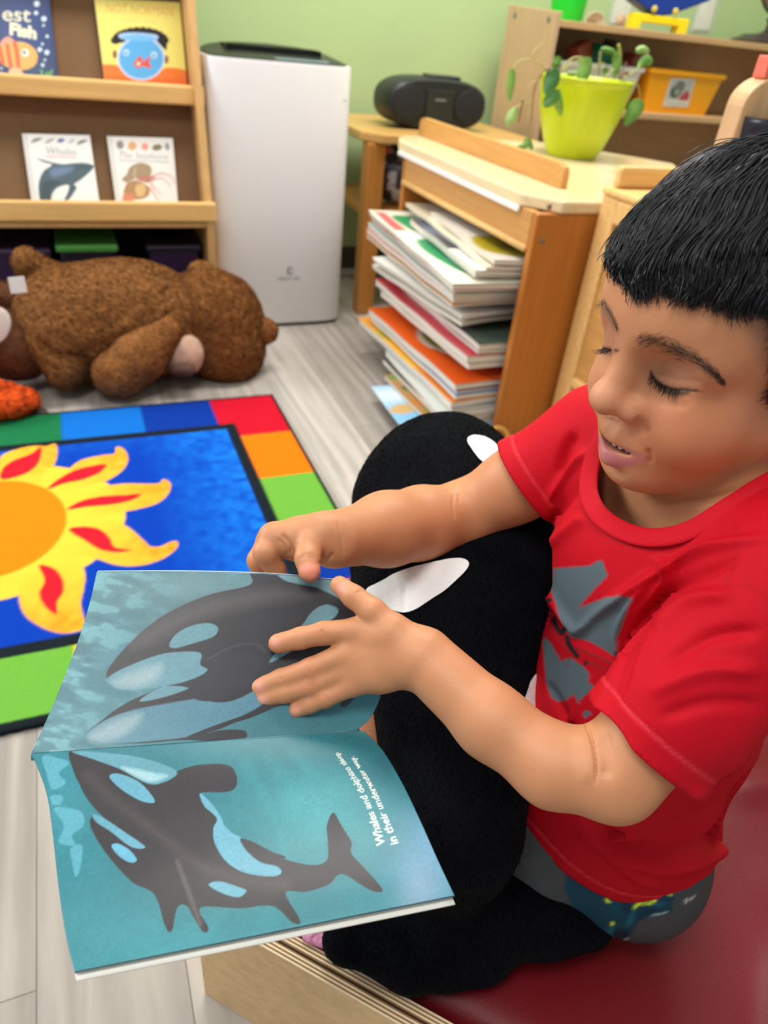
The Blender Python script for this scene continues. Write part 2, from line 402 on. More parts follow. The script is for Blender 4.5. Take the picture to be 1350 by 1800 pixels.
# ------------------------------------------------------------------ rug
def build_rug():
    a, b = at_z(479, 693, 0.008), at_z(0, 733, 0.008)
    XR, YF = a[0], a[1]; YN = at_z(40, 1268, 0.008)[1]-0.012
    XL = XR-(YF-YN)*1.25; res = 0.0036
    nx, ny = int((XR-XL)/res), int((YF-YN)/res)
    xs = np.linspace(XL, XR, nx); ys = np.linspace(YN, YF, ny); gx, gy = np.meshgrid(xs, ys, indexing='ij')
    V = np.stack([gx.ravel(), gy.ravel(), np.full(gx.size, 0.009)], 1); Q = V[:, :2]
    V[:, 2] += noise3(V, 240, 3, 2)*0.0009
    p = Paint(Q, (22, 30, 34), px=res)
    bw = 0.150; e = 0.016                      # border width and dark edge
    cols = {'r': (196, 18, 40), 'o': (240, 118, 12), 'g': (108, 170, 62), 'b': (8, 52, 148), 's': (16, 106, 196), 'd': (26, 112, 66), 'y': (245, 205, 60)}
    def blk(x0, y0, x1, y1, c): p.poly([(x0, y0), (x1, y0), (x1, y1), (x0, y1)], cols[c], 1.0, 1, False)
    # border along the far edge, from the corner leftwards
    xb = [XR-e]+[at_z(x, y, 0.009)[0] for x, y in ((373, 718), (248, 724), (107, 742))]
    x = xb[:]; step = x[2]-x[3]
    while x[-1] > XL+e: x.append(max(x[-1]-step, XL+e))
    seq = 'rbsdgyorbsdg'
    for i in range(len(x)-1): blk(x[i+1], YF-bw, x[i], YF-e*0.6, seq[i % 12])
    yb = [YF-e*0.6]+[at_z(px, py, 0.009)[1] for px, py in ((500, 758), (545, 830), (595, 905))]
    y = yb[:]; st = y[1]-y[2]
    while y[-1] > YN+e: y.append(max(y[-1]-st, YN+e))
    seq = 'rogbrogbsd'
    for i in range(len(y)-1): blk(XR-bw+0.012, y[i+1], XR-e*0.5, y[i], seq[i])
    xg = at_z(130, 1150, 0.009)[0]
    xx = [XL+e, xg-0.62, xg-0.31, xg, xg+0.14, xg+0.30, XR-bw]
    for i, c in enumerate('sbgyor'): blk(xx[i], YN+e, xx[i+1], YN+bw, c)
    # field
    fi = 0.026; x0, x1, y0, y1 = XL+bw+fi, XR-bw-fi+0.012, YN+bw+fi, YF-bw-fi
    p.poly([(XL+bw, YN+bw), (XR-bw+0.012, YN+bw), (XR-bw+0.012, YF-bw), (XL+bw, YF-bw)], (24, 32, 38), 1, 1, False)
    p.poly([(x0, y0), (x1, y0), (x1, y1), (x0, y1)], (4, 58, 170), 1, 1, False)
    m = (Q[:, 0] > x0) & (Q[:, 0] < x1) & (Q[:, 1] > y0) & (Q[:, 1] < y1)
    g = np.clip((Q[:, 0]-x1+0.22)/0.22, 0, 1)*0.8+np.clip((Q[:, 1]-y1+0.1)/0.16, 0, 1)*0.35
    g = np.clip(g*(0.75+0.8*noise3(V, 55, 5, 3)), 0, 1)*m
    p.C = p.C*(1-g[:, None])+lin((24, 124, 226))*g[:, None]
    # sun: yellow rays with orange tips and a red flame in each
    U = lambda pts: [at_z(x, y, 0.009)[:2] for x, y in pts]
    c5 = lambda pts: U([(x/2.109, 660+y/2.109) for x, y in pts])
    rays = [
        [(150, 420), (185, 400), (240, 360), (300, 315), (380, 296), (425, 290), (432, 265), (460, 275), (474, 310), (455, 350), (400, 388), (330, 405), (260, 425), (225, 460)],
        [(225, 430), (270, 470), (360, 420), (450, 402), (540, 402), (590, 400), (605, 385), (632, 402), (622, 440), (580, 475), (500, 497), (420, 510), (375, 525), (300, 540), (240, 520)],
        [(240, 520), (300, 545), (380, 540), (430, 540), (485, 570), (530, 610), (560, 635), (600, 632), (640, 615), (660, 622), (645, 650), (590, 685), (510, 705), (430, 702), (360, 680), (300, 670), (230, 690), (200, 620)],
        [(150, 690), (230, 640), (285, 690), (315, 730), (310, 790), (300, 840), (310, 900), (330, 925), (300, 945), (230, 955), (160, 935), (100, 895), (75, 850), (70, 800), (60, 770), (0, 770), (20, 720)],
        [(-10, 330), (10, 295), (60, 275), (120, 262), (170, 262), (205, 255), (212, 290), (200, 330), (175, 352), (150, 380), (150, 430), (60, 420), (-30, 400)]]
    mids = [(330, 350), (470, 440), (440, 620), (190, 850), (100, 300)]
    for r in rays: p.poly(c5(r), (250, 196, 60), 1.2)
    p.ell(U([(-18, 925)])[0], 0.255, 0.235, 0, (250, 196, 60), 1.2)
    for r, t in zip(rays, [(455, 305), (612, 425), (600, 660), (250, 925), (190, 275)]):   # orange deepening to the tips
        R = np.array(c5(r)); tip = np.array(c5([t])[0]); i = np.nonzero(poly_sd(Q, catmull(R, 6, True)) < 0)[0]
        d = np.linalg.norm(Q[i]-tip, axis=1); a = np.clip(1.1-d/0.16, 0, 1)*0.85*(0.75+0.5*noise3(V[i], 60, 2, 2)); a = np.clip(a, 0, 1)
        p.C[i] = p.C[i]*(1-a[:, None])+lin((246, 138, 30))*a[:, None]
    reds = [[(175, 422), (215, 385), (280, 350), (350, 333), (395, 330), (370, 360), (310, 385), (240, 400)],
            [(248, 497), (300, 465), (380, 448), (460, 443), (525, 440), (480, 465), (400, 480), (320, 487)],
            [(255, 572), (310, 560), (370, 570), (405, 600), (425, 635), (485, 648), (430, 655), (370, 645), (320, 615)],
            [(145, 703), (200, 715), (232, 755), (235, 800), (212, 840), (210, 885), (170, 860), (145, 810), (165, 760)],
            [(5, 385), (10, 345), (50, 315), (115, 290), (150, 265), (152, 300), (130, 340), (80, 370)]]
    for r in reds: p.poly(c5(r), (208, 28, 44), 1.1)
    cc = U([(-18, 925)])[0]; ex = U([(118, 925)])[0]; top = U([(0, 848)])[0]
    p.ell(cc, abs(ex[0]-cc[0]), abs(top[1]-cc[1])*1.04, 0, (252, 130, 12), 1.2)
    Fc = grid_faces(nx, ny); n0 = len(V)
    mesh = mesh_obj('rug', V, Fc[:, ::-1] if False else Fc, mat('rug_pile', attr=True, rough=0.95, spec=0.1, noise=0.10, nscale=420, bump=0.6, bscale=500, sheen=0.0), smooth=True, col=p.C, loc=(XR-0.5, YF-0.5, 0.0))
    e2 = mesh.modifiers.new('depth', 'SOLIDIFY'); e2.thickness = 0.008; e2.offset = -1
    props(mesh, 'multicolour classroom rug with a yellow and orange sun on blue and a block border', 'rug')
build_rug()
# ------------------------------------------------------------------ book display rack
def at_slope(x, y, p0, s):
    """Point on the leaning plane through p0 that recedes s metres per metre of height."""
    n = np.array([0, 1.0, -s]); d = ray(x, y); return CAM+(n@(np.asarray(p0)-CAM))/(n@d)*d
XP = 0.400; YL = [2.235, 2.345, 2.455]; XE = -0.78
zt = [at_y(370, 357, YL[0])[2], at_y(350, 152, YL[1])[2]]; zb = [at_y(370, 391, YL[0])[2], at_y(350, 187, YL[1])[2]]
zt.append(2*zt[1]-zt[0]); zb.append(zt[2]-0.05)
SL = 0.36
XP = at_y(381, 375, YL[0])[0]
def build_rack():
    t = thing('book_display_rack', (XP-0.5, 2.4, 0), 'maple book display rack with brown sloping backboards and front ledges', 'book rack')
    prof = [(YL[0]+0.004, 0), (YL[0]+0.004, zb[0]), (YL[0]+0.02, zt[0]), (YL[2]+0.03, zt[2]+0.3), (2.70, zt[2]+0.3), (2.70, 0)]
    for x0 in (XP-0.030, XE):
        m = MB(); m.extrude([(x0, y, z) for y, z in prof], (0.022, 0, 0)); m.obj('side_panel', W_rack, t, bevel=0.003)
    for i in range(3):
        m = MB(); m.box((XE, YL[i], zb[i]), (XP, YL[i]+0.020, zt[i])); m.obj('ledge', W_led, t, bevel=0.006)
        m = MB(); m.box((XE+0.022, YL[i]+0.020, zb[i]), (XP-0.03, YL[i]+0.14, zb[i]+0.012)); m.obj('tray', W_rack, t, bevel=0.002)
        z1 = zb[i+1]-0.0 if i < 2 else zt[2]+0.3
        y0 = YL[i]+0.085; m = MB()
        m.extrude([(XE+0.02, y0, zb[i]+0.01), (XE+0.02, y0+SL*(z1-zb[i]), z1), (XE+0.02, y0+SL*(z1-zb[i])+0.008, z1), (XE+0.02, y0+0.008, zb[i]+0.01)], (XP-XE-0.05, 0, 0))
        m.obj('backboard', mat('brown_board', (128, 98, 70), 0.8, 0.2, noise=0.12, nscale=260, bump=0.25, bscale=400), t)
    m = MB(); m.box((XE+0.02, 2.66, 0), (XP-0.03, 2.672, zb[0])); m.obj('back_panel', mat('compartment_back', (46, 42, 48), 0.8), t)
    m = MB(); m.box((XE+0.02, YL[0]+0.01, zb[0]-0.018), (XP-0.03, 2.66, zb[0]-0.002)); m.obj('shelf', W_rack, t, bevel=0.002)
build_rack()
def leaning_book(name, i, quad, label, paint, base, thick=0.012, ext=None, group='picture books on the display rack'):
    """A book on ledge i whose front cover follows the rack's slope; quad = cover corners TL TR BR BL in the photograph."""
    p0 = np.array([0, YL[i]+0.085+SL*0.0-thick-0.006, zb[i]+0.012]); s = SL
    TL, TR, BR, BL = [at_slope(x, y, p0, s) for x, y in quad]
    # the foot of the book stands in the tray behind the ledge
    dl, dr = (BL-TL), (BR-TR); kl = (p0[2]-TL[2])/dl[2]; kr = (p0[2]-TR[2])/dr[2]; BL = TL+dl*kl; BR = TR+dr*kr
    if ext: TL = TR+(TL-TR)*ext; BL = BR+(BL-BR)*ext
    nrm = np.array([0, -1.0, s]); nrm /= np.linalg.norm(nrm)
    res = 0.0013; nu = int(np.linalg.norm(TR-TL)/res); nv = int(np.linalg.norm(BL-TL)/res)
    u = np.linspace(0, 1, nu)[:, None, None]; v = np.linspace(0, 1, nv)[None, :, None]
    G = ((1-u)*(1-v)*TL+u*(1-v)*TR+u*v*BR+(1-u)*v*BL).reshape(-1, 3)
    Q, _ = photo(G); p = Paint(Q, base, px=0.7); paint(p)
    t = thing(name, (BL+BR)/2-nrm*(-0.0), label, 'book', group)
    m = mesh_obj('front_cover', G+nrm*0.0005, grid_faces(nu, nv), mat('printed_cover', attr=True, rough=0.30, spec=0.4), t, col=p.C)
    so = m.modifiers.new('depth', 'SOLIDIFY'); so.thickness = 0.0016; so.offset = 1 if False else -1
    pb = MB(); e = 0.003; cu = (TR-TL)/np.linalg.norm(TR-TL); cv = (BL-TL)/np.linalg.norm(BL-TL)
    pb.extrude([TL+cv*e, TR-cu*e+cv*e, BR-cu*e-cv*e, BL-cv*e], -nrm*(thick-0.003)); pb.V[0] += -nrm*0.0018
    pb.obj('pages', mat('paper_edges', (240, 236, 224), 0.8, 0.2), t)
    bc = MB(); bc.extrude([TL, TR, BR, BL], -nrm*0.0015); bc.V[0] += -nrm*(thick-0.002)
    bc.obj('back_cover', mat(name+'_back', base, 0.4), t)
def cv1(k, ox, oy): return lambda *pts: [(ox+x/k, oy+y/k) for x, y in pts]
c1 = cv1(3.857, 0, 0)
def paint_fish(p):
    p.blob((40, 60), (60, 70), (44, 78, 140), 0.7); p.blob((60, 120), (40, 30), (70, 92, 120), 0.5)
    put_text(p, 'est', (3, 36), (51, 3), (0.5, -25), (246, 240, 205), bold=0.012)
    put_text(p, 'Fish', (16, 60), (48, 9), (0.5, -20), (246, 240, 205), bold=0.05)
    p.poly(c1((-5, 330), (40, 300), (110, 285), (180, 295), (235, 335), (255, 385), (240, 440), (190, 470), (120, 475), (50, 455), (-5, 410)), (240, 176, 92), 1.5)
    for a in ([(0, 330), (10, 380), (20, 430)], [(50, 310), (60, 380), (75, 450)], [(100, 295), (115, 360), (125, 450)]): p.line(c1(*a), 7, (226, 96, 50), 3)
    p.poly(c1((-5, 310), (20, 270), (60, 250), (95, 285), (40, 300)), (244, 160, 130), 1.5)
    p.poly(c1((60, 480), (110, 460), (160, 500), (140, 520), (90, 515)), (244, 190, 150), 1.5)
    p.ell(c1((170, 360))[0], 6.5, 6.5, 0, (250, 250, 245)); p.ell(c1((166, 358))[0], 3, 3.3, 0, (30, 40, 80))
    for x, y, r in ((250, 28, 20), (245, 90, 14), (298, 130, 18), (296, 174, 9), (320, 248, 11), (288, 300, 9), (270, 338, 16), (318, 357, 17), (305, 408, 8), (290, 443, 12), (10, 465, 8), (10, 500, 9)):
        p.ell(c1((x, y))[0], r/3.9, r/3.9, 0, (214, 232, 246))
    for a in ([(290, 520), (285, 500), (280, 480)], [(330, 520), (345, 500), (352, 482)], [(305, 520), (318, 505), (325, 495)]): p.line(c1(*a), 4, (110, 176, 96), 2)
def paint_norman(p):
    p.poly(c1((640, 460), (770, 440), (830, 470), (900, 500), (1000, 520), (1080, 480), (1150, 460), (1270, 490), (1300, 620), (640, 620)), (236, 124, 48), 2)
    p.poly(c1((640, 480), (720, 520), (1270, 540), (1300, 640), (640, 640)), (230, 96, 44), 8, 0.5)
    put_text(p, 'NOT NORMAN', c1((715, 84))[0], np.array((456, 28))/3.857, (0.6, -15.5), (226, 140, 66), bold=-0.012)
    put_text(p, 'a goldfish story', c1((815, 142))[0], np.array((240, 18))/3.857, (0.2, -4.6), (176, 172, 130))
    for a in np.linspace(-2.95, -0.2, 12):
        p.ell(c1((948+172*math.cos(a), 292+84*math.sin(a)))[0], 7.5, 6.5, 0, (34, 28, 26))
    p.poly(c1((775, 240), (830, 205), (930, 195), (1040, 205), (1120, 260), (1125, 340), (1060, 300), (840, 290), (785, 300)), (34, 28, 26))
    p.ell(c1((778, 370))[0], 3.6, 7.5, 0, (136, 84, 50)); p.ell(c1((1128, 405))[0], 3.6, 7.5, 0, (136, 84, 50))
    p.ell(c1((957, 395))[0], 42, 39.5, 5, (196, 212, 240)); p.poly(c1((805, 235), (900, 222), (1065, 240), (1030, 285), (840, 270)), (170, 200, 240))
    p.ell(c1((957, 398))[0], 38.5, 35.5, 5, (92, 172, 226)); p.poly(c1((830, 250), (930, 235), (1050, 258), (1020, 280), (860, 272)), (120, 186, 236))
    for x, y in ((855, 358), (1043, 375)): p.ell(c1((x, y))[0], 5.5, 6, 0, (190, 220, 240)); p.ell(c1((x-2, y+4))[0], 2.4, 2.6, 0, (70, 140, 200))
    p.ell(c1((938, 433))[0], 8, 7.5, 0, (226, 84, 54)); p.poly(c1((970, 425), (1020, 385), (1010, 430), (1028, 465), (975, 450)), (226, 84, 54)); p.poly(c1((925, 405), (950, 375), (970, 410)), (226, 84, 54), 1, 1, False)
    p.ell(c1((938, 433))[0], 3.5, 3.5, 0, (244, 220, 200))
c2 = cv1(4.355, 20, 220)
def paint_whales(p):
    p.poly(c2((80, 60), (120, 62), (200, 600), (150, 600)), (214, 216, 212), 3, 0.7, False)
    for pts, c in (([(150, 135), (180, 105), (235, 100), (195, 125)], (110, 116, 112)), ([(255, 140), (290, 110), (330, 105), (295, 130)], (150, 156, 156)), ([(350, 130), (370, 105), (410, 112), (385, 132)], (70, 100, 160)), ([(430, 135), (460, 108), (485, 110), (465, 140)], (200, 202, 205)), ([(500, 150), (530, 120), (585, 115), (545, 138)], (96, 104, 106))): p.poly(c2(*pts), c, 1.5)
    put_text(p, 'Whales', c2((258, 222))[0], np.array((240, 10))/4.355, (0.6, -12), (128, 126, 128), shear=0.1)
    p.line(c2((265, 240), (495, 250)), 1.6, (224, 130, 150))
    p.poly(c2((230, 605), (208, 500), (215, 420), (250, 350), (310, 305), (250, 285), (192, 255), (270, 275), (330, 290), (400, 300), (480, 292), (560, 290), (620, 305), (630, 325), (590, 370), (530, 420), (480, 455), (500, 480), (450, 560), (410, 600), (395, 590), (430, 520), (440, 462), (390, 465), (340, 490), (310, 540), (300, 605)), (84, 104, 112), 1.5)
    p.poly(c2((300, 340), (400, 320), (480, 330), (420, 370), (320, 400)), (118, 142, 176), 10, 0.8)
    p.poly(c2((235, 590), (225, 500), (260, 430), (380, 440), (300, 500), (290, 590)), (60, 74, 78), 8, 0.6)
    p.line(c2((480, 330), (620, 322)), 1.0, (50, 62, 70))
def paint_seashore(p):
    p.poly(c2((728, 80), (770, 82), (840, 600), (795, 600)), (214, 216, 210), 3, 0.7, False)
    for x, y, rx, ry, c in ((832, 152, 6.5, 7.5, (150, 146, 140)), (925, 160, 7.5, 7.5, (224, 176, 120)), (1022, 165, 6, 6.5, (238, 160, 140)), (1115, 172, 9, 5.5, (130, 134, 90)), (1192, 165, 4, 6.5, (150, 156, 160))): p.ell(c2((x, y))[0], rx, ry, -10, c, 1.6)
    put_text(p, 'The Seashore', c2((815, 250))[0], np.array((380, 16))/4.355, (0.6, -11), (150, 150, 156), shear=0.1)
    p.line(c2((822, 270), (1208, 285)), 1.3, (150, 150, 162))
    p.poly(c2((845, 415), (880, 380), (910, 320), (980, 290), (1050, 305), (1075, 345), (1060, 385), (1000, 400), (930, 420), (880, 440)), (168, 148, 116), 1.6)
    p.line(c2((950, 330), (940, 380), (960, 420)), 2.4, (206, 190, 158), 2)
    p.poly(c2((870, 470), (900, 435), (960, 425), (1010, 445), (1055, 480), (1050, 540), (980, 570), (900, 560), (860, 530)), (176, 140, 96), 2)
    p.poly(c2((950, 470), (1000, 450), (1030, 480), (1010, 540), (960, 540)), (228, 196, 140), 5, 0.8)
    p.poly(c2((960, 400), (1040, 385), (1100, 395), (1060, 440), (990, 430)), (190, 130, 110), 2)
    for a in ([(1070, 400), (1150, 370), (1230, 400), (1250, 450)], [(1080, 420), (1160, 410), (1215, 470)], [(1070, 450), (1110, 500), (1150, 530)], [(1060, 480), (1100, 540), (1130, 590)]): p.line(c2(*a), 4, (214, 160, 146), 3, 0.9, w1=1.5)
    p.ell(c2((895, 560))[0], 11, 9, 0, (216, 140, 112), 3)
leaning_book('picture_book', 1, [(-2, -10), (86, -10), (103, 137), (13, 132)], 'dark blue picture book with an orange fish and white bubbles on its cover', paint_fish, (34, 46, 92), ext=2.2)
leaning_book('picture_book', 1, [(165.6, -4), (315.8, 5), (329, 150), (184, 142)], 'yellow picture book with a goldfish bowl on its cover', paint_norman, (238, 226, 118))
leaning_book('picture_book', 0, [(38.4, 235), (157.8, 238), (175, 356.6), (55.6, 355.5)], 'small white book with a leaping whale on its cover', paint_whales, (240, 241, 238), thick=0.010)
leaning_book('picture_book', 0, [(187.6, 239.5), (303.6, 243), (312.8, 356.6), (203.7, 356.6)], 'small white book with shells and a hermit crab on its cover', paint_seashore, (240, 238, 232), thick=0.010)
# bins inside the rack's dark lower compartment
def bin_box(px0, px1, pyt, body, lid, label, z1):
    y = 2.30; a = at_y(px0, pyt, y); b = at_y(px1, pyt, y); h = z1
    t = thing('storage_bin', ((a[0]+b[0])/2, y+0.12, 0), label, 'bin', 'bins inside the book rack')
    m = MB(); w = b[0]-a[0]; x0 = a[0]
    V = [(x0+0.015, y+0.01, 0.0), (x0+w-0.015, y+0.01, 0.0), (x0+w-0.015, y+0.26, 0.0), (x0+0.015, y+0.26, 0.0), (x0, y, h), (x0+w, y, h), (x0+w, y+0.28, h), (x0, y+0.28, h)]
    m.add(V, [(3, 2, 1, 0), (4, 5, 6, 7), (0, 1, 5, 4), (1, 2, 6, 5), (2, 3, 7, 6), (3, 0, 4, 7)]); m.obj('tub', body, t, bevel=0.008)
    m = MB(); m.box((x0-0.008, y-0.008, h-0.004), (x0+w+0.008, y+0.285, h+0.016)); m.obj('lid', lid, t, bevel=0.006)
M_pur = mat('bin_purple', (52, 34, 70), 0.4); M_gre = mat('bin_green', (84, 170, 74), 0.4); M_dk = mat('bin_dark', (34, 28, 46), 0.4)
zc = lambda y: at_y(150, y, 2.30)[2]
bin_box(-120, 85, 445, M_pur, M_pur, 'dark purple bin at the rack end behind the bear tail', zc(446))
bin_box(103, 203, 438, M_dk, M_gre, 'dark bin with a bright green lid behind the brown bear', zc(440))
bin_box(262, 350, 440, M_pur, M_dk, 'dark purple bin beside the rack upright, behind the bear head', zc(442))
# ------------------------------------------------------------------ air purifier
def build_purifier():
    Y0 = at_z(601, 569, 0.0)[1]; xr = at_y(614, 345, Y0)[0]; xl = at_y(372, 300, Y0)[0]; H = at_y(628, 118, Y0)[2]; W = xr-xl; D = 0.235
    t = thing('air_purifier', ((xl+xr)/2, Y0+D/2, 0), 'tall white air purifier with a dark curved vent on top', 'air purifier')
    def ring(z, w=1.0, k=64, g=0.0):
        th = np.arange(k)*2*np.pi/k; n = 6.0
        x = np.sign(np.cos(th))*np.abs(np.cos(th))**(2/n); y = np.sign(np.sin(th))*np.abs(np.sin(th))**(2/n)
        return np.stack([(xl+xr)/2+x*(W/2-g)*w, Y0+D/2+y*(D/2-g)*w, np.full(k, z)], 1)
    def loft(rings, cap=(True, True)):
        k = len(rings[0]); m = MB(); n = len(rings)
        Fc = [(i*k+j, i*k+(j+1) % k, (i+1)*k+(j+1) % k, (i+1)*k+j) for i in range(n-1) for j in range(k)]
        if cap[0]: Fc.append(list(range(k))[::-1])
        if cap[1]: Fc.append(list(range((n-1)*k, n*k)))
        return m.add(np.concatenate(rings), Fc)
    HO = smooth_by_angle(loft([ring(0.012, g=0.004), ring(0.02), ring(H*0.5, 1.0), ring(H-0.012), ring(H-0.003, g=0.002), ring(H-0.003, g=0.012), ring(H-0.03, g=0.016)]).obj('housing', mat('purifier_white', (236, 234, 234), 0.35, 0.45), t))
    smooth_by_angle(loft([ring(0.0, g=0.012), ring(0.013, g=0.012)]).obj('foot', mat('dark_plastic', (30, 30, 32), 0.5), t))
    # sunken dark top with fins
    R = [ring(H-0.028, g=0.012), ring(H-0.002, g=0.012), ring(H-0.001, 0.97, g=0.012), ring(H-0.002, 0.6, g=0.03)]
    def lift(P):
        P = P.copy(); s = np.clip((P[:, 1]-Y0)/D, 0, 1); q = np.clip((P[:, 0]-(xl+xr)/2)/(W/2), -1, 1); P[:, 2] += 0.034*s*np.sqrt(np.clip(1-q*q*0.96, 0, 1)); return P
    R = [R[0]]+[lift(r) for r in R[1:]]
    g = loft(R, (False, True))
    for i in range(34):
        x = (xl+xr)/2+(i-16.5)*0.0085; g.box((x-0.0012, Y0+D*0.45, H+0.008), (x+0.0012, Y0+D-0.03, H+0.026))
    smooth_by_angle(g.obj('top_vent', mat('vent_black', (26, 30, 30), 0.4), t))
    m = MB(); m.box(((xl+xr)/2-0.02, Y0+0.016, H-0.018), ((xl+xr)/2+0.14, Y0+0.050, H+0.006)); m.obj('control_strip', mat('control_glass', (120, 136, 138), 0.15), t, bevel=0.004)
    c = at_y(510, 476, Y0); m = MB(); y = Y0-0.0008
    th = np.linspace(0.4, 2*np.pi-0.3, 20)
    m.tube([(c[0]+0.012*math.cos(a)*0.8, y, c[2]+0.012*math.sin(a)) for a in th], 0.0016, 6); m.box((c[0]-0.006, y-0.001, c[2]-0.012), (c[0]-0.003, y+0.001, c[2]+0.012))
    m.obj('emblem', mat('emblem_grey', (104, 106, 122), 0.4), HO)
    T = text_tris('MEDIFY AIR'); c = at_y(488, 493, Y0)[[0, 2]]; s = 0.075/T[..., 0].max(); P = T*s+c
    m = MB()
    for tr in P: m.add([(a, y, b) for a, b in tr], [(0, 1, 2)])
    m.obj('wordmark', mat('emblem_grey'), HO)
    c = at_y(609, 176, Y0+0.01); m = MB(); m.ball((c[0]-0.006, Y0+0.012, c[2]), (0.005, 0.004, 0.004), 10); m.obj('side_button', mat('button_grey', (190, 188, 190), 0.4), HO, smooth=True)
build_purifier()
# ------------------------------------------------------------------ low table in the corner with the radio
def build_table():
    z = 0.60; a = at_z(628, 225, z); x0 = a[0]-0.01; y0 = at_z(700, 237, z)[1]; x1 = 1.56; y1 = 2.90; c = 0.06
    t = thing('low_table', ((x0+x1)/2, (y0+y1)/2, 0), 'amber wooden low table behind the purifier, holding the black radio', 'table')
    m = MB(); m.prism([(x0+c, y0), (x1, y0), (x1, y1), (x0, y1), (x0, y0+c)], z-0.03, z); m.obj('tabletop', W_tab, t, bevel=0.006)
    L = 0.062
    for x, y in ((x0+0.02, y0+0.02), (x1-L-0.02, y0+0.02), (x0+0.02, y1-L-0.02), (x1-L-0.02, y1-L-0.02)):
        MB().box((x, y, 0), (x+L, y+L, z-0.03)).obj('leg', W_dark, t, bevel=0.006)
    MB().box((x0+0.03, y0+0.03, 0.335), (x1-0.03, y1-0.03, 0.36)).obj('shelf', W_dark, t, bevel=0.004)
    p = at_z(690, 322, 0.36)
    u = thing('wrapped_bundle', (x0+0.20, y0+0.12, 0.36), 'grey and white printed bundle on the shelf under the low table', 'bundle')
    V, Q = surface(lambda P: sd_ell(P, (x0+0.24, y0+0.16, 0.455), (0.16, 0.10, 0.105))+noise3(P, 22, 4, 2)*0.010, (x0+0.04, y0+0.02, 0.34), (x0+0.44, y0+0.30, 0.60), 0.008)
    Q = Q[V[Q].mean(1)[:, 2] > 0.361]; V, Q, _ = tidy(V, Q)
    n = noise3(V, 38, 8, 3); col = np.where(n[:, None] > 0.05, lin((206, 206, 208)), lin((66, 64, 74)))
    mesh_obj('wrapping', V, Q, mat('wrapping_print', attr=True, rough=0.4), u, smooth=True, col=col)
    b = at_z(700, 300, 0.45); 
    MB().ball((x0+0.10, y0+0.075, 0.545), (0.02, 0.012, 0.016), 12).obj('bow', mat('bow_pink', (206, 66, 96), 0.5), u, smooth=True)
build_table()
def build_radio():
    Y = 2.52; L = at_y(682, 190, Y); Rr = at_y(856, 195, Y); cx = (L[0]+Rr[0])/2; w = (Rr[0]-L[0])/2; z0 = 0.6; h = at_y(765, 138, Y)[2]-z0; D = 0.17
    t = thing('portable_radio', (cx, Y+D/2, z0), 'black rounded portable radio standing on the low table', 'radio')
    th = np.arange(48)*2*np.pi/48; n = 3.0
    ox = np.sign(np.cos(th))*np.abs(np.cos(th))**(2/n); oz = np.sign(np.sin(th))*np.abs(np.sin(th))**(2/2.6)
    def ring(s, y, dx=0.0): return np.stack([cx+ox*w*s, np.full(48, y), z0+h/2+oz*h/2*s], 1)
    def loft(rs, caps=True):
        k = 48; m = MB(); q = len(rs); Fc = [(i*k+j, (i+1)*k+j, (i+1)*k+(j+1) % k, i*k+(j+1) % k) for i in range(q-1) for j in range(k)]
        Fc += [list(range(k)), list(range((q-1)*k, q*k))[::-1]]; return m.add(np.concatenate(rs), Fc)
    smooth_by_angle(loft([ring(0.90, Y), ring(0.97, Y+0.008), ring(1, Y+0.03), ring(1, Y+D-0.03), ring(0.94, Y+D)]).obj('body', mat('radio_black', (34, 35, 38), 0.45, 0.4), t))
    for s in (-1, 1):
        m = MB(); m.lathe((cx+s*w*0.60, Y-0.001, z0+h/2), [(h*0.36, -0.003), (h*0.36, 0.003), (h*0.30, 0.005), (0.0, 0.008)], 32, axis=(0, -1, 0)); m.obj('speaker_grille', mat('radio_grille', (22, 22, 25), 0.7, bump=0.5, bscale=900), t, smooth=False)
    m = MB(); m.box((cx-w*0.27, Y-0.006, z0+h*0.10), (cx+w*0.27, Y+0.004, z0+h*0.80)); FP = m.obj('front_panel', mat('radio_panel', (38, 38, 41), 0.3), t, bevel=0.004)
    m = MB(); m.box((cx-0.02, Y-0.0075, z0+h*0.58), (cx+0.02, Y-0.005, z0+h*0.63)); m.obj('badge', mat('badge_grey', (112, 112, 116), 0.4), FP)
    m = MB(); m.box((cx-w*0.14, Y+0.03, z0+h-0.004), (cx+w*0.46, Y+0.11, z0+h+0.008)); m.obj('lid', mat('radio_lid', (48, 50, 54), 0.3), t, bevel=0.004)
build_radio()
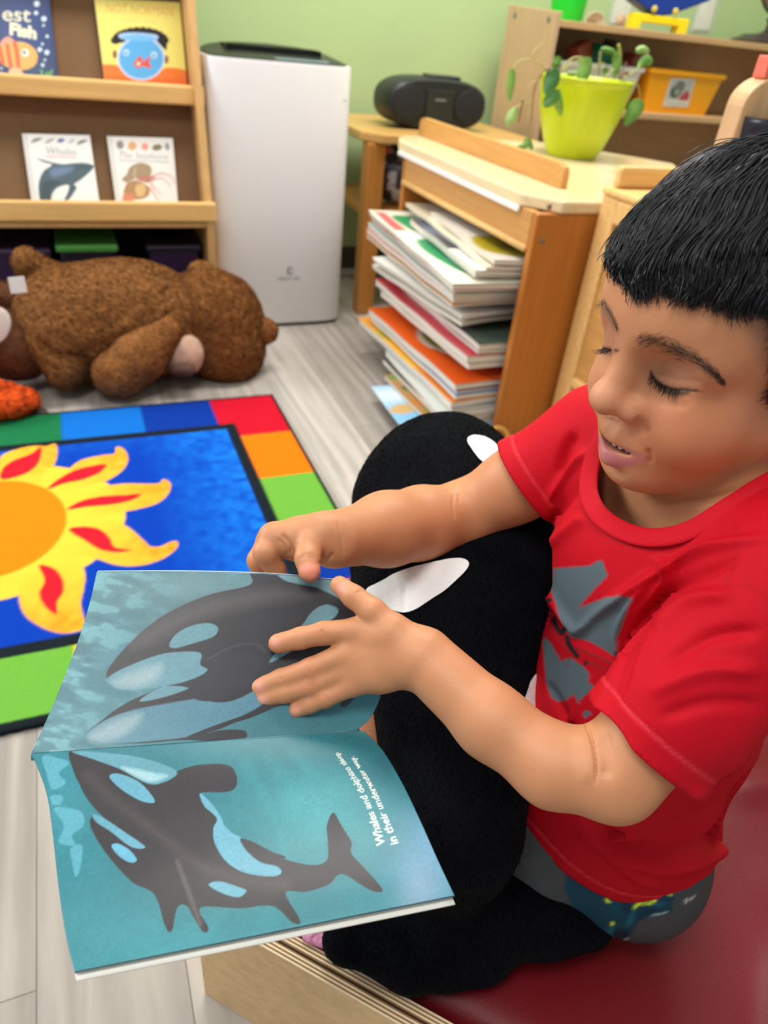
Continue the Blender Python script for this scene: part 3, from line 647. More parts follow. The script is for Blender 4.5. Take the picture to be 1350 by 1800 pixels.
# ------------------------------------------------------------------ open cabinet with big books
CX, CY0, CY1, CZ = 0.945, 1.400, 2.165, 0.611
def build_cabinet():
    t = thing('magazine_cabinet', (CX+0.2, (CY0+CY1)/2, 0), 'maple open cabinet crammed with big books, plant pot on top', 'cabinet')
    XB = 1.78
    # worktop with clipped corners
    m = MB(); m.prism([(CX-0.006, CY1+0.03), (CX-0.006, CY0+0.075), (CX+0.055, CY0-0.006), (CX+0.50, CY0-0.006), (XB, 1.95), (XB-0.05, 2.03), (1.52, 2.29), (CX+0.06, 2.29), (CX+0.02, 2.26)], CZ-0.028, CZ); m.obj('worktop', W_top, t, bevel=0.006)
    # low guard rail standing on the worktop
    a = at_z(735, 237, CZ); b = at_z(985, 332, CZ); d = (b-a)/np.linalg.norm(b-a); n = np.array([-d[1], d[0], 0]); L = np.linalg.norm(b-a); hh = 0.052
    prof = [(0, 0), (L, 0), (L, hh*0.62), (L-0.006, hh*0.88), (L-0.03, hh), (0.03, hh), (0.006, hh*0.88), (0, hh*0.62)]
    m = MB(); m.extrude([a+d*s+np.array([0, 0, z]) for s, z in prof], n*0.019); m.obj('guard_rail', W_pan, t, bevel=0.003)
    m = MB(); m.box((CX-0.011, CY0+0.07, CZ-0.040), (CX-0.003, CY1+0.02, CZ-0.027)); m.obj('edge_strip', mat('strip_metal', (246, 244, 238), 0.2), t, bevel=0.002)
    EP = MB().box((CX, CY0, 0), (CX+0.42, CY0+0.022, CZ-0.028)).obj('end_panel', W_end, t, bevel=0.004)
    MB().box((CX, CY1-0.022, 0), (CX+0.42, CY1, CZ-0.028)).obj('end_panel', W_end, t, bevel=0.004)
    zr = at_x(810, 378, CX)[2]
    MB().box((CX, CY0+0.022, zr), (CX+0.02, CY1-0.022, CZ-0.028)).obj('front_rail', W_pan, t, bevel=0.003)
    m = MB(); RB = m.tube([(CX-0.001, CY0+0.022, zr+0.004), (CX-0.001, CY1-0.022, zr+0.004)], 0.008, 10); m.obj('rail_bead', W_led, t, smooth=True)
    MB().box((CX+0.02, CY0+0.022, 0.022), (CX+0.42, CY1-0.022, 0.040)).obj('shelf', W_pan, t, bevel=0.003)
    MB().box((CX+0.41, CY0+0.022, 0.04), (CX+0.42, CY1-0.022, CZ-0.028)).obj('back_panel', W_end, t)
    MB().box((1.50, 1.72, 0), (1.56, 1.78, CZ-0.028)).obj('leg', W_end, t, bevel=0.004); MB().box((1.66, 1.90, 0), (1.72, 1.96, CZ-0.028)).obj('leg', W_end, t, bevel=0.004)
    for px, py in ((966, 364), (953, 424)):
        c = at_y(px, py, CY0); m = MB(); m.lathe((c[0], CY0+0.001, c[2]), [(0.0062, 0), (0.0062, 0.002), (0.004, 0.0035), (0.0012, 0.0035), (0.0012, 0.002)], 16, axis=(0, -1, 0)); m.obj('screw', M_steel, EP, smooth=False)
build_cabinet()
def big_book(zb_, zt_, far, near, depth, cover, label, art=None, sag=0.0, edge=(238, 234, 222), back=None):
    """A big paper book lying flat: far/near = ends of its front long edge (seen in the photograph), it runs back into the cabinet."""
    zt_ -= 0.0; A = at_z(*far, zt_)[:2]; B = at_z(*near, zt_)[:2]
    A[1] = min(A[1], CY1-0.032); B[1] = max(B[1], CY0+0.036)
    d = B-A; L = np.linalg.norm(d); d = d/L; n = np.array([-d[1], d[0]])
    if n[0] < 0: n = -n
    depth = min(depth, CX+0.40-max(A[0], B[0]))
    res = 0.007; nu, nv = max(8, int(L/res)), max(8, int(depth/res))
    u = np.linspace(0, L, nu); v = np.linspace(0, depth, nv); gu, gv = np.meshgrid(u, v, indexing='ij')
    X = A[0]+gu*d[0]+gv*n[0]; Y = A[1]+gu*d[1]+gv*n[1]
    ov = np.clip((CX+0.02-X)/0.15, 0, 1); k = (zb_*5003 % 1)*10
    dz = -sag*ov**1.6+0.0012*np.sin(gu*23+k)*np.clip(1-gv/0.12, 0, 1)
    th = zt_-zb_; top = np.stack([X.ravel(), Y.ravel(), (zt_+dz).ravel()], 1); bot = top-np.array([0, 0, th-0.0008])
    t = thing('big_book', ((A[0]+B[0])/2+n[0]*depth/2, (A[1]+B[1])/2+n[1]*depth/2, zb_), label, 'book', 'big books stacked in the cabinet')
    # pages block
    e = 3; k0 = nu*nv; Gf = grid_faces(nu, nv)
    idx = np.arange(k0).reshape(nu, nv); rim = np.concatenate([idx[:, 0], idx[-1, 1:], idx[::-1, -1][1:], idx[0, ::-1][1:-1]])
    sides = [(rim[i], rim[(i+1) % len(rim)], rim[(i+1) % len(rim)]+k0, rim[i]+k0) for i in range(len(rim))]
    c = np.array([(A[0]+B[0])/2+n[0]*depth/2, (A[1]+B[1])/2+n[1]*depth/2, 0])
    def slab(tp, bt, shrink):
        P = np.concatenate([tp, bt]); P[:, :2] = c[:2]+(P[:, :2]-c[:2])*(1-shrink); return P
    Fc = [tuple(f) for f in Gf]+[tuple(f[::-1]+k0) for f in Gf]+[s for s in sides]
    mesh_obj('pages', slab(top-[0, 0, 0.0012], bot+[0, 0, 0.0006], 0.012), Fc, mat('page_block', (232, 228, 214), 0.85, 0.2, noise=0.40, nscale=3, stretch=(2, 2, 420)), t)
    p = Paint(np.stack([gu.ravel()/L, gv.ravel()/depth], 1), cover, px=0.012)
    if art: art(p)
    P = slab(top, top-[0, 0, 0.0014], 0.0); mesh_obj('cover', P, Fc, mat('printed_cover'), t, col=np.concatenate([p.C, np.tile(lin(edge if back is None else back), (k0, 1))]))
c5 = lambda x, y: (620+x/4.09, 340+y/4.09)
def art_sky(p): p.blob((0.25, 0.2), (0.2, 0.3), (232, 240, 246)); p.blob((0.6, 0.15), (0.25, 0.2), (130, 190, 232)); p.poly([(0.42, 0.1), (0.5, 0.3), (0.62, 0.1), (0.55, 0.0)], (206, 170, 110), 2)
def art_leaf(p):
    for i in range(26): p.ell((random.random(), random.random()*0.6), 0.05, 0.05, random.random()*90, random.choice([(96, 140, 60), (190, 120, 50), (60, 90, 44), (214, 190, 90)]), 2)
def art_green(p):
    p.poly([(0.02, 0.03), (0.10, 0.03), (0.34, 0.02), (0.34, 0.10), (0.04, 0.10)], (232, 104, 108), 1.5, 1, False)
    p.poly([(0.08, 0.14), (0.22, 0.12), (0.36, 0.16), (0.40, 0.32), (0.30, 0.45), (0.14, 0.36)], (28, 148, 92), 2); p.poly([(0.46, 0.10), (0.66, 0.06), (0.88, 0.14), (0.92, 0.32), (0.70, 0.34), (0.52, 0.26)], (22, 140, 88), 2)
    p.poly([(0.40, 0.12), (0.45, 0.10), (0.44, 0.40), (0.40, 0.40)], (240, 246, 240), 2)
def art_photo(p): p.poly([(0.0, 0.0), (0.62, 0.0), (0.62, 0.9), (0.0, 0.9)], (50, 52, 62), 1, 1, False); p.blob((0.25, 0.25), (0.12, 0.2), (150, 166, 196), 0.9); p.poly([(0.3, 0.1), (0.5, 0.2), (0.45, 0.5), (0.2, 0.5)], (40, 46, 62), 6, 0.6)
def art_red(p): [p.line([(x, 0.07), (x+0.012, 0.10), (x+0.03, 0.075)], 0.012, (226, 140, 146), 2, 0.6) for x in np.arange(0.25, 0.72, 0.045)]; p.line([(0, 0.02), (1, 0.02)], 0.02, (226, 90, 100))
def art_orange(p): p.ell((0.50, 0.42), 0.26, 0.33, 10, (206, 204, 190), 1.5); p.ell((0.50, 0.44), 0.24, 0.31, 10, (122, 126, 42), 1.5); p.line([(0.62, 0.12), (0.82, 0.18), (1.0, 0.28)], 0.02, (166, 60, 30), 2)
def art_yellow(p): p.poly([(0.0, 0.0), (0.16, 0.0), (0.16, 1), (0, 1)], (238, 158, 76), 6, 0.9, False); p.blob((0.25, 0.06), (0.07, 0.08), (150, 160, 60), 0.8); p.poly([(0.7, 0), (1, 0), (1, 1), (0.7, 1)], (214, 76, 52), 14, 0.95, False)
def art_bird(p): p.poly([(0.55, 0.1), (0.85, 0.05), (0.95, 0.5), (0.6, 0.5)], (168, 150, 30), 3); p.blob((0.75, 0.3), (0.12, 0.14), (90, 74, 50), 0.8)
def art_pinkstrip(p): p.poly([(0, 0), (1, 0), (1, .12), (0, .12)], (226, 108, 108), 1.5, 1, False); p.poly([(0.55, 0), (0.7, 0), (0.7, 0.12), (0.55, 0.12)], (120, 170, 120), 2, 1, False)
big_book(0.041, 0.046, (652, 680), (722, 772), 0.42, (150, 196, 230), 'pale blue big book lying lowest in the cabinet stack', art_sky)
big_book(0.047, 0.060, (675, 660), (770, 758), 0.42, (176, 130, 70), 'leaf-patterned brown and green big book near the stack bottom', art_leaf)
big_book(0.061, 0.078, (672, 630), (790, 750), 0.42, (52, 46, 44), 'thick dark-covered big book under the white and blue edges', None)
big_book(0.079, 0.092, (677, 620), (800, 758), 0.40, (216, 220, 214), 'white-edged big book just above the thick dark one', None)
big_book(0.093, 0.105, (677, 612), (838, 763), 0.40, (112, 144, 168), 'grey-blue big book directly under the yellow one', None, edge=(110, 140, 165))
big_book(0.106, 0.126, (630, 556), (813, 724), 0.46, (246, 180, 44), 'yellow big book turning red at its near end', art_yellow, sag=0.004)
big_book(0.127, 0.142, (650, 555), (813, 706), 0.44, (74, 146, 212), 'bright blue big book between the yellow and the orange ones', None)
big_book(0.143, 0.153, (646, 548), (808, 692), 0.44, (120, 60, 110), 'plum-coloured thin big book under the orange cover', None, edge=(206, 220, 214))
big_book(0.154, 0.172, (647, 541), (806, 680), 0.44, (232, 96, 30), 'orange big book with a round olive picture', art_orange, edge=(150, 190, 176))
big_book(0.206, 0.222, (668, 512), (846, 660), 0.42, (222, 216, 204), 'pale big book lying right under the red cover', None)
big_book(0.223, 0.243, (659, 490), (846, 648), 0.42, (204, 36, 60), 'red big book with pale lettering along its front', art_red)
big_book(0.244, 0.254, (690, 490), (856, 632), 0.40, (196, 192, 176), 'grey-white tattered big book on top of the red one', None, sag=0.0)
big_book(0.255, 0.272, (672, 470), (850, 612), 0.40, (92, 108, 96), 'big book with a dark olive cover above the tattered one', None)
big_book(0.300, 0.312, (654, 458), (812, 563), 0.42, (228, 226, 214), 'cream big book sagging over the cabinet front', None, sag=0.012)
big_book(0.322, 0.334, (655, 448), (812, 552), 0.42, (236, 234, 226), 'thick off-white big book over the sagging cream one', None, sag=0.006)
big_book(0.346, 0.356, (632, 402), (795, 533), 0.42, (224, 160, 88), 'tan-orange thin big book in the upper stack', None, sag=0.004, edge=(214, 150, 80))
big_book(0.357, 0.372, (634, 394), (797, 524), 0.42, (236, 222, 216), 'cream big book with pink edge in the upper stack', art_pinkstrip, edge=(226, 140, 146))
big_book(0.373, 0.388, (637, 385), (797, 516), 0.42, (208, 220, 212), 'pale mint big book in the upper stack', None, edge=(150, 176, 166))
big_book(0.393, 0.402, (641, 376), (797, 508), 0.42, (236, 112, 112), 'coral pink big book below the green and white cover', art_pinkstrip)
big_book(0.410, 0.424, (644, 367), (797, 499), 0.44, (240, 236, 214), 'cream big book with large green shapes on its cover', art_green, edge=(120, 150, 136))
big_book(0.426, 0.436, (720, 390), (835, 483), 0.30, (206, 216, 210), 'thin grey big book under the black photo cover', None, edge=(110, 120, 118))
big_book(0.437, 0.449, (720, 384), (836, 476), 0.30, (236, 230, 218), 'big book with a black photo cover and white corner', art_photo, edge=(90, 96, 98))
big_book(0.450, 0.460, (712, 356), (905, 500), 0.32, (222, 208, 180), 'beige big book slid under the cabinet front rail', None)
big_book(0.461, 0.474, (756, 372), (925, 492), 0.30, (214, 206, 196), 'topmost big book with an olive bird picture', art_bird)
# ------------------------------------------------------------------ second cabinet nearer the boy
def build_side_cabinet():
    X = 1.092; Y1 = 1.384; Y0 = 0.62; zt_ = at_x(1045, 350, X)[2]
    t = thing('low_cabinet', (X+0.2, 1.0, 0), 'maple panelled cabinet standing between the boy and the magazine cabinet', 'cabinet')
    zt_ = 0.628
    st = 0.055; m = MB(); m.box((X, Y1-st, 0), (X+0.022, Y1, zt_)); m.obj('stile', W_led, t, bevel=0.004); MB().box((X, Y0, 0), (X+0.022, Y0+st, zt_)).obj('stile', W_led, t, bevel=0.004)
    zm = at_x(1006, 672, X)[2]
    for z0, z1 in ((zt_-0.05, zt_), (zm-0.012, zm+0.012), (0, 0.05)): MB().box((X-0.002, Y0+st, z0), (X+0.022, Y1-st, z1)).obj('rail', W_led, t, bevel=0.005)
    MB().box((X+0.008, Y0+st, 0.05), (X+0.016, Y1-st, zt_-0.05)).obj('panel', W_pan, t)
    MB().box((X+0.022, Y1-0.022, 0), (X+0.38, Y1, zt_)).obj('end_panel', W_led, t, bevel=0.004)
    MB().box((X+0.022, Y0, 0), (X+0.38, Y0+0.022, zt_)).obj('end_panel', W_led, t, bevel=0.004)
    MB().box((X-0.004, Y0-0.006, zt_), (X+0.40, Y1+0.004, zt_+0.018)).obj('worktop', W_led, t, bevel=0.007)
    a = at_x(1065, 318, X+0.02)
    MB().box((X+0.01, Y1-0.030, zt_+0.018), (X+0.39, Y1-0.008, zt_+0.062)).obj('back_rail', W_led, t, bevel=0.008)
build_side_cabinet()
# ------------------------------------------------------------------ potted plant
def build_plant():
    c = (at_z(963, 275, CZ)+at_z(1043, 278, CZ))/2; c = np.array([c[0]+0.012, c[1]+0.02, CZ]); dep = (c-CAM)@FW; k = dep/F
    rb, rt = 43*k, 76*k; H = at_y(1040, 140, c[1])[2]-CZ+0.004
    t = thing('potted_plant', c, 'lime green plant pot with a drooping wilted vine on the worktop', 'plant')
    prof = [(0.0, 0.0), (rb*0.96, 0), (rb, 0.004)]+[(rb+(rt-rb)*(1-(1-s)**1.7), H*s) for s in np.linspace(0.06, 0.97, 12)]+[(rt+0.002, H*0.97), (rt+0.002, H), (rt-0.004, H), (rt-0.006, H*0.93), (rt-0.010, H*0.8), (0, H*0.8)]
    m = MB(); m.lathe(c, prof, 48, cap=False); m.obj('pot', mat('pot_lime', (186, 202, 8), 0.30, 0.5, noise=0.10, nscale=30, stretch=(1, 1, 0.25), sss=0.0), t, smooth=True)
    m = MB(); m.lathe(c, [(rt-0.011, H*0.81), (rt*0.4, H*0.84), (0, H*0.84)], 32, cap=False); m.obj('soil', mat('soil', (70, 52, 36), 0.95, bump=1, bscale=200), t)
    c6 = lambda x, y: (880+x/4.82, 80+y/4.82)
    Mst = mat('vine_stem', (178, 170, 106), 0.5); Mdry = mat('dry_stem', (128, 92, 66), 0.7)
    dY = lambda q, o=0.0: at_y(*c6(*q), c[1]+o)
    stems = [([(500, 230), (440, 200), (380, 190), (330, 150), (275, 120), (200, 120), (140, 145), (110, 190)], -0.06, Mst, 0.0022), ([(275, 120), (270, 70), (310, 20), (350, -20)], -0.06, Mst, 0.0018),
             ([(420, 190), (370, 215), (320, 280), (290, 360), (270, 470), (262, 630)], -0.07, Mdry, 0.0020), ([(310, 300), (260, 320), (230, 380), (205, 470)], -0.07, Mst, 0.0014), ([(285, 460), (220, 480), (150, 515), (120, 530)], -0.07, Mst, 0.0016), ([(190, 460), (170, 560), (150, 650)], -0.07, Mdry, 0.0026), ([(262, 630), (240, 680), (225, 720)], -0.07, Mdry, 0.001),
             ([(520, 210), (560, 150), (620, 105), (690, 100)], -0.05, Mst, 0.0028), ([(530, 220), (580, 170), (650, 130), (700, 110)], -0.03, Mst, 0.0022), ([(780, 250), (800, 180), (860, 150), (910, 180), (930, 230)], 0.0, Mst, 0.0018),
             ([(830, 250), (838, 150), (845, 50)], 0.0, Mst, 0.003), ([(960, 280), (990, 180), (1010, 80), (1000, -10)], 0.0, mat('vine_yellow', (186, 178, 84), 0.5), 0.0048), ([(1000, 280), (1040, 200), (1060, 150), (1080, 190)], 0.0, Mdry, 0.0022), ([(1020, 290), (1100, 240), (1150, 210), (1190, 160)], 0.0, Mst, 0.003),
             ([(1090, 290), (1150, 320), (1180, 400), (1175, 460)], -0.02, Mst, 0.0016), ([(940, 440), (910, 560), (920, 700)], -0.08, Mdry, 0.0014), ([(1020, 600), (1000, 760), (1000, 880)], -0.02, Mdry, 0.0008), ([(880, 270), (930, 230), (960, 200)], -0.02, Mst, 0.0026), ([(1010, 270), (1050, 230), (1080, 240)], -0.02, Mdry, 0.005)]
    for pts, o, mm, r in stems:
        P = np.array([dY(q, o) for q in pts]); MB().tube(catmull(P, 6), r*np.linspace(1.15, 0.8, len(catmull(P, 6))), 7, caps=True).obj('stem', mm, t, smooth=True)
    cols = [(104, 150, 66), (126, 164, 80), (84, 134, 64), (150, 178, 104), (66, 118, 66)]
    def leaf(spine, wid, o, ci, fold=0.45):
        """A leaf along spine (base to tip): two halves folded about the midrib, curling at its edges."""
        P = catmull(np.array([dY(q, o) for q in spine]), 6); n = len(P); s = np.linspace(0, 1, n)
        prof = (np.clip(s, 0, 1)+0.02)**0.55*(1-s)**0.85*1.55*wid*k/4.82*0.62; T = np.gradient(P, axis=0); T /= np.linalg.norm(T, axis=1)[:, None]
        view = (P-CAM)/np.linalg.norm(P-CAM, axis=1)[:, None]; S = np.cross(T, view); S /= np.linalg.norm(S, axis=1)[:, None]; Nn = np.cross(S, T)
        rows = []
        for q in (-1, -0.5, 0, 0.5, 1): rows.append(P+S*(prof*q)[:, None]+Nn*(abs(q)*prof*fold)[:, None]+Nn*0.001*np.sin(s*9)[:, None])
        V = np.stack(rows, 1).reshape(-1, 3)
        o_ = mesh_obj('leaf', V, grid_faces(n, 5), mat('leaf_green_%d' % ci, cols[ci], 0.28, 0.5, noise=0.12, nscale=60), t, smooth=True)
        so = o_.modifiers.new('depth', 'SOLIDIFY'); so.thickness = 0.0006
    leaf([(95, 195), (90, 280), (80, 380), (70, 490)], 85, -0.06, 1); leaf([(140, 525), (100, 590), (70, 650), (65, 700)], 105, -0.07, 3)
    leaf([(440, 195), (440, 270), (410, 350), (375, 420)], 150, -0.085, 4); leaf([(470, 375), (440, 430), (400, 480), (365, 520)], 130, -0.085, 2); leaf([(470, 370), (480, 450), (500, 530), (510, 600)], 95, -0.085, 0)
    leaf([(720, 100), (715, 180), (690, 290), (672, 390)], 135, -0.08, 1); leaf([(690, 390), (690, 430), (700, 470), (712, 490)], 50, -0.085, 2); leaf([(850, 35), (900, 40), (960, 60), (1000, 100)], 60, -0.0, 0); leaf([(975, 60), (985, 140), (975, 220), (960, 280)], 95, -0.01, 1)
    leaf([(1150, 45), (1200, 35), (1235, 60), (1215, 105)], 75, 0.0, 3); leaf([(1280, 160), (1240, 130), (1195, 150), (1160, 195)], 100, 0.0, 0)
    leaf([(1180, 455), (1150, 520), (1100, 600), (1050, 680)], 165, -0.02, 0); leaf([(230, 785), (225, 820), (200, 850), (140, 862)], 80, -0.07, 0); leaf([(235, 785), (248, 830), (262, 870), (270, 890)], 50, -0.07, 2)
    leaf([(480, 90), (478, 130), (475, 170), (480, 200)], 80, 0.04, 0); leaf([(560, 235), (620, 240), (660, 225), (680, 215)], 40, -0.04, 3); leaf([(880, 190), (890, 220), (880, 250), (870, 262)], 60, 0.02, 0)
    leaf([(1100, 270), (1110, 350), (1090, 430), (1050, 545)], 90, 0.03, 3, 0.2) if False else None
    leaf([(900, 470), (905, 540), (900, 600), (905, 660)], 30, -0.085, 2); leaf([(755, 440), (770, 480), (775, 510), (770, 520)], 30, -0.085, 1)
build_plant()
# ------------------------------------------------------------------ shelf unit along the back wall and what stands on it
SY = 2.55
def build_shelf():
    x0 = at_y(987, 30, SY)[0]; zt_ = at_y(1100, 54, SY)[2]; zm = at_y(1150, 205, SY)[2]; ztop = at_y(987, 20, SY)[2]; xe = 3.05
    t = thing('wall_shelf', ((x0+xe)/2, SY+0.17, 0), 'beech shelf unit along the green wall with open compartments', 'shelf')
    b = at_x(894, 11, x0-0.022)
    D = min(b[1]-SY, YW-0.03-SY)
    m = MB(); m.extrude([(x0-0.022, SY, 0), (x0-0.022, SY, ztop), (x0-0.022, SY+D, ztop+0.012), (x0-0.022, SY+D, 0)], (0.022, 0, 0)); SPn = m.obj('side_panel', W_fur, t, bevel=0.003)
    MB().box((xe, SY, 0), (xe+0.022, SY+D, ztop)).obj('side_panel', W_fur, t, bevel=0.003)
    for z in (zt_, zm, zm-0.28, 0.10): MB().box((x0, SY+0.004, z-0.012), (xe, SY+D, z+0.010)).obj('shelf_board', W_furx, t, bevel=0.003)
    MB().box((x0, SY+D-0.012, 0.1), (xe, SY+D-0.004, zt_)).obj('back_panel', mat('shelf_back', (196, 154, 116), 0.6, grain=0), t)
    for px, py in ((906, 27), (965, 34)):
        c = at_x(px, py, x0-0.022); m = MB(); m.lathe(c, [(0.009, 0), (0.009, 0.003), (0.003, 0.005)], 14, axis=(-1, 0, 0)); m.obj('screw', M_steel, SPn)
    return x0, zt_+0.010, zm+0.010, D
SX, SZT, SZM, SD = build_shelf()
def on_shelf(px, z, dy): # point on a shelf board at the given picture column
    lo = at_y(px, 0, SY+dy); hi = at_y(px, 300, SY+dy); f = (z-lo[2])/(hi[2]-lo[2]); return lo+(hi-lo)*f
def tapered(m, c, w, d, h, k=0.86, r=0.012, open_top=True, wall=0.004):
    """A tapered open tub."""
    def ring(sx, sy, z, n=6):
        P = []
        for ax, ay, st in ((1, 1, 0), (-1, 1, 90), (-1, -1, 180), (1, -1, 270)):
            for a in np.linspace(st, st+90, n): P.append((c[0]+ax*(sx-r)+r*math.cos(math.radians(a)), c[1]+ay*(sy-r)+r*math.sin(math.radians(a)), c[2]+z))
        return np.array(P)
    rs = [ring(w/2*k, d/2*k, 0), ring(w/2, d/2, h*0.9), ring(w/2+0.008, d/2+0.008, h*0.9), ring(w/2+0.008, d/2+0.008, h), ring(w/2-wall, d/2-wall, h), ring(w/2*k-wall, d/2*k-wall, wall)]
    K = len(rs[0]); Fc = [(i*K+j, i*K+(j+1) % K, (i+1)*K+(j+1) % K, (i+1)*K+j) for i in range(len(rs)-1) for j in range(K)]
    Fc += [list(range(K))[::-1], list(range((len(rs)-1)*K, len(rs)*K))]; return m.add(np.concatenate(rs), Fc)
def build_tubs():
    a = at_y(1133, 195, SY+0.05); b = at_y(1248, 205, SY+0.05); w = b[0]-a[0]; c = np.array([(a[0]+b[0])/2, SY+0.05+0.11, SZM]); h = at_y(1190, 124, SY+0.04)[2]-SZM
    t = thing('storage_tub', c, 'orange-yellow plastic tub with a picture label on the middle shelf', 'tub')
    m = MB(); tapered(m, c, w*1.08, 0.22, h); smooth_by_angle(m.obj('tub_body', mat('tub_orange', (244, 164, 14), 0.35), t))
    # label card
    q = lambda x, y: (at_y(860+x/2.755, y/2.755, SY+0.05))
    P = [q(880, 378), q(998, 382), q(970, 522), q(848, 518)]; P = np.array(P); P[:, 1] = c[1]-0.11*(0.86+0.14*(P[:, 2]-SZM)/h/0.9)-0.0015
    nu, nv = 60, 70; u = np.linspace(0, 1, nu)[:, None, None]; v = np.linspace(0, 1, nv)[None, :, None]
    G = ((1-u)*(1-v)*P[0]+u*(1-v)*P[1]+u*v*P[2]+(1-u)*v*P[3]).reshape(-1, 3); p = Paint(np.stack(np.broadcast_arrays(u[..., 0], v[..., 0]), -1).reshape(-1, 2), (214, 212, 206), px=0.02)
    p.poly([(0.05, 0.05), (0.95, 0.05), (0.95, 0.74), (0.05, 0.74)], (176, 176, 176), 1, 1, False); p.ell((0.35, 0.45), 0.22, 0.24, 20, (84, 92, 90)); p.ell((0.45, 0.28), 0.2, 0.2, 0, (112, 116, 104)); p.ell((0.4, 0.48), 0.1, 0.11, 0, (150, 156, 150)); p.poly([(0.55, 0.72), (0.75, 0.42), (0.92, 0.55), (0.90, 0.74)], (186, 66, 84)); 
    put_text(p, 'magnifiers', (0.08, 0.93), (0.84, 0), (0, -0.09), (110, 108, 116))
    o = mesh_obj('label_card', G, grid_faces(nu, nv), mat('printed_cover'), t, col=p.C); s = o.modifiers.new('depth', 'SOLIDIFY'); s.thickness = 0.001
    # white bin with blocks
    a = at_y(978, 150, SY+0.06); b = at_y(1118, 175, SY+0.06); w = b[0]-a[0]; c2_ = np.array([(a[0]+b[0])/2, SY+0.06+0.10, SZM]); h2 = at_y(1050, 112, SY+0.06)[2]-SZM
    t = thing('storage_tub', c2_, 'white plastic tub behind the plant pot, heaped with red and green blocks', 'tub')
    m = MB(); tapered(m, c2_, w, 0.20, h2); smooth_by_angle(m.obj('tub_body', mat('tub_white', (226, 226, 222), 0.4), t))
    for k_, (px, py, sx, sz, rz, cc, lab) in enumerate(((1018, 88, 0.085, 0.045, -0.35, (150, 62, 44), 'dull red toy block at the left of the white tub'), (1060, 94, 0.10, 0.04, 0.25, (24, 112, 84), 'dark green toy block in the middle of the white tub'), (1112, 108, 0.07, 0.04, 0.3, (126, 46, 40), 'dark red toy block at the right of the white tub'), (1076, 80, 0.05, 0.03, 0.2, (60, 52, 50), 'small charcoal toy block lying on the green one'))):
        p_ = at_y(px, py, SY+0.13); R = np.array(Matrix.Rotation(rz, 3, 'Y')@Matrix.Rotation(0.4, 3, 'Z'))
        m = MB(); m.box(p_-[sx/2, 0.03, sz/2 if k_ == 3 else 0.09], p_+[sx/2, 0.03, sz/2], R=R, piv=p_); props(m.obj('toy_block', mat('block_%d_%d' % (cc[0], cc[1]), cc, 0.45), bevel=0.006), lab, 'block', 'toy blocks in the white tub')
build_tubs()
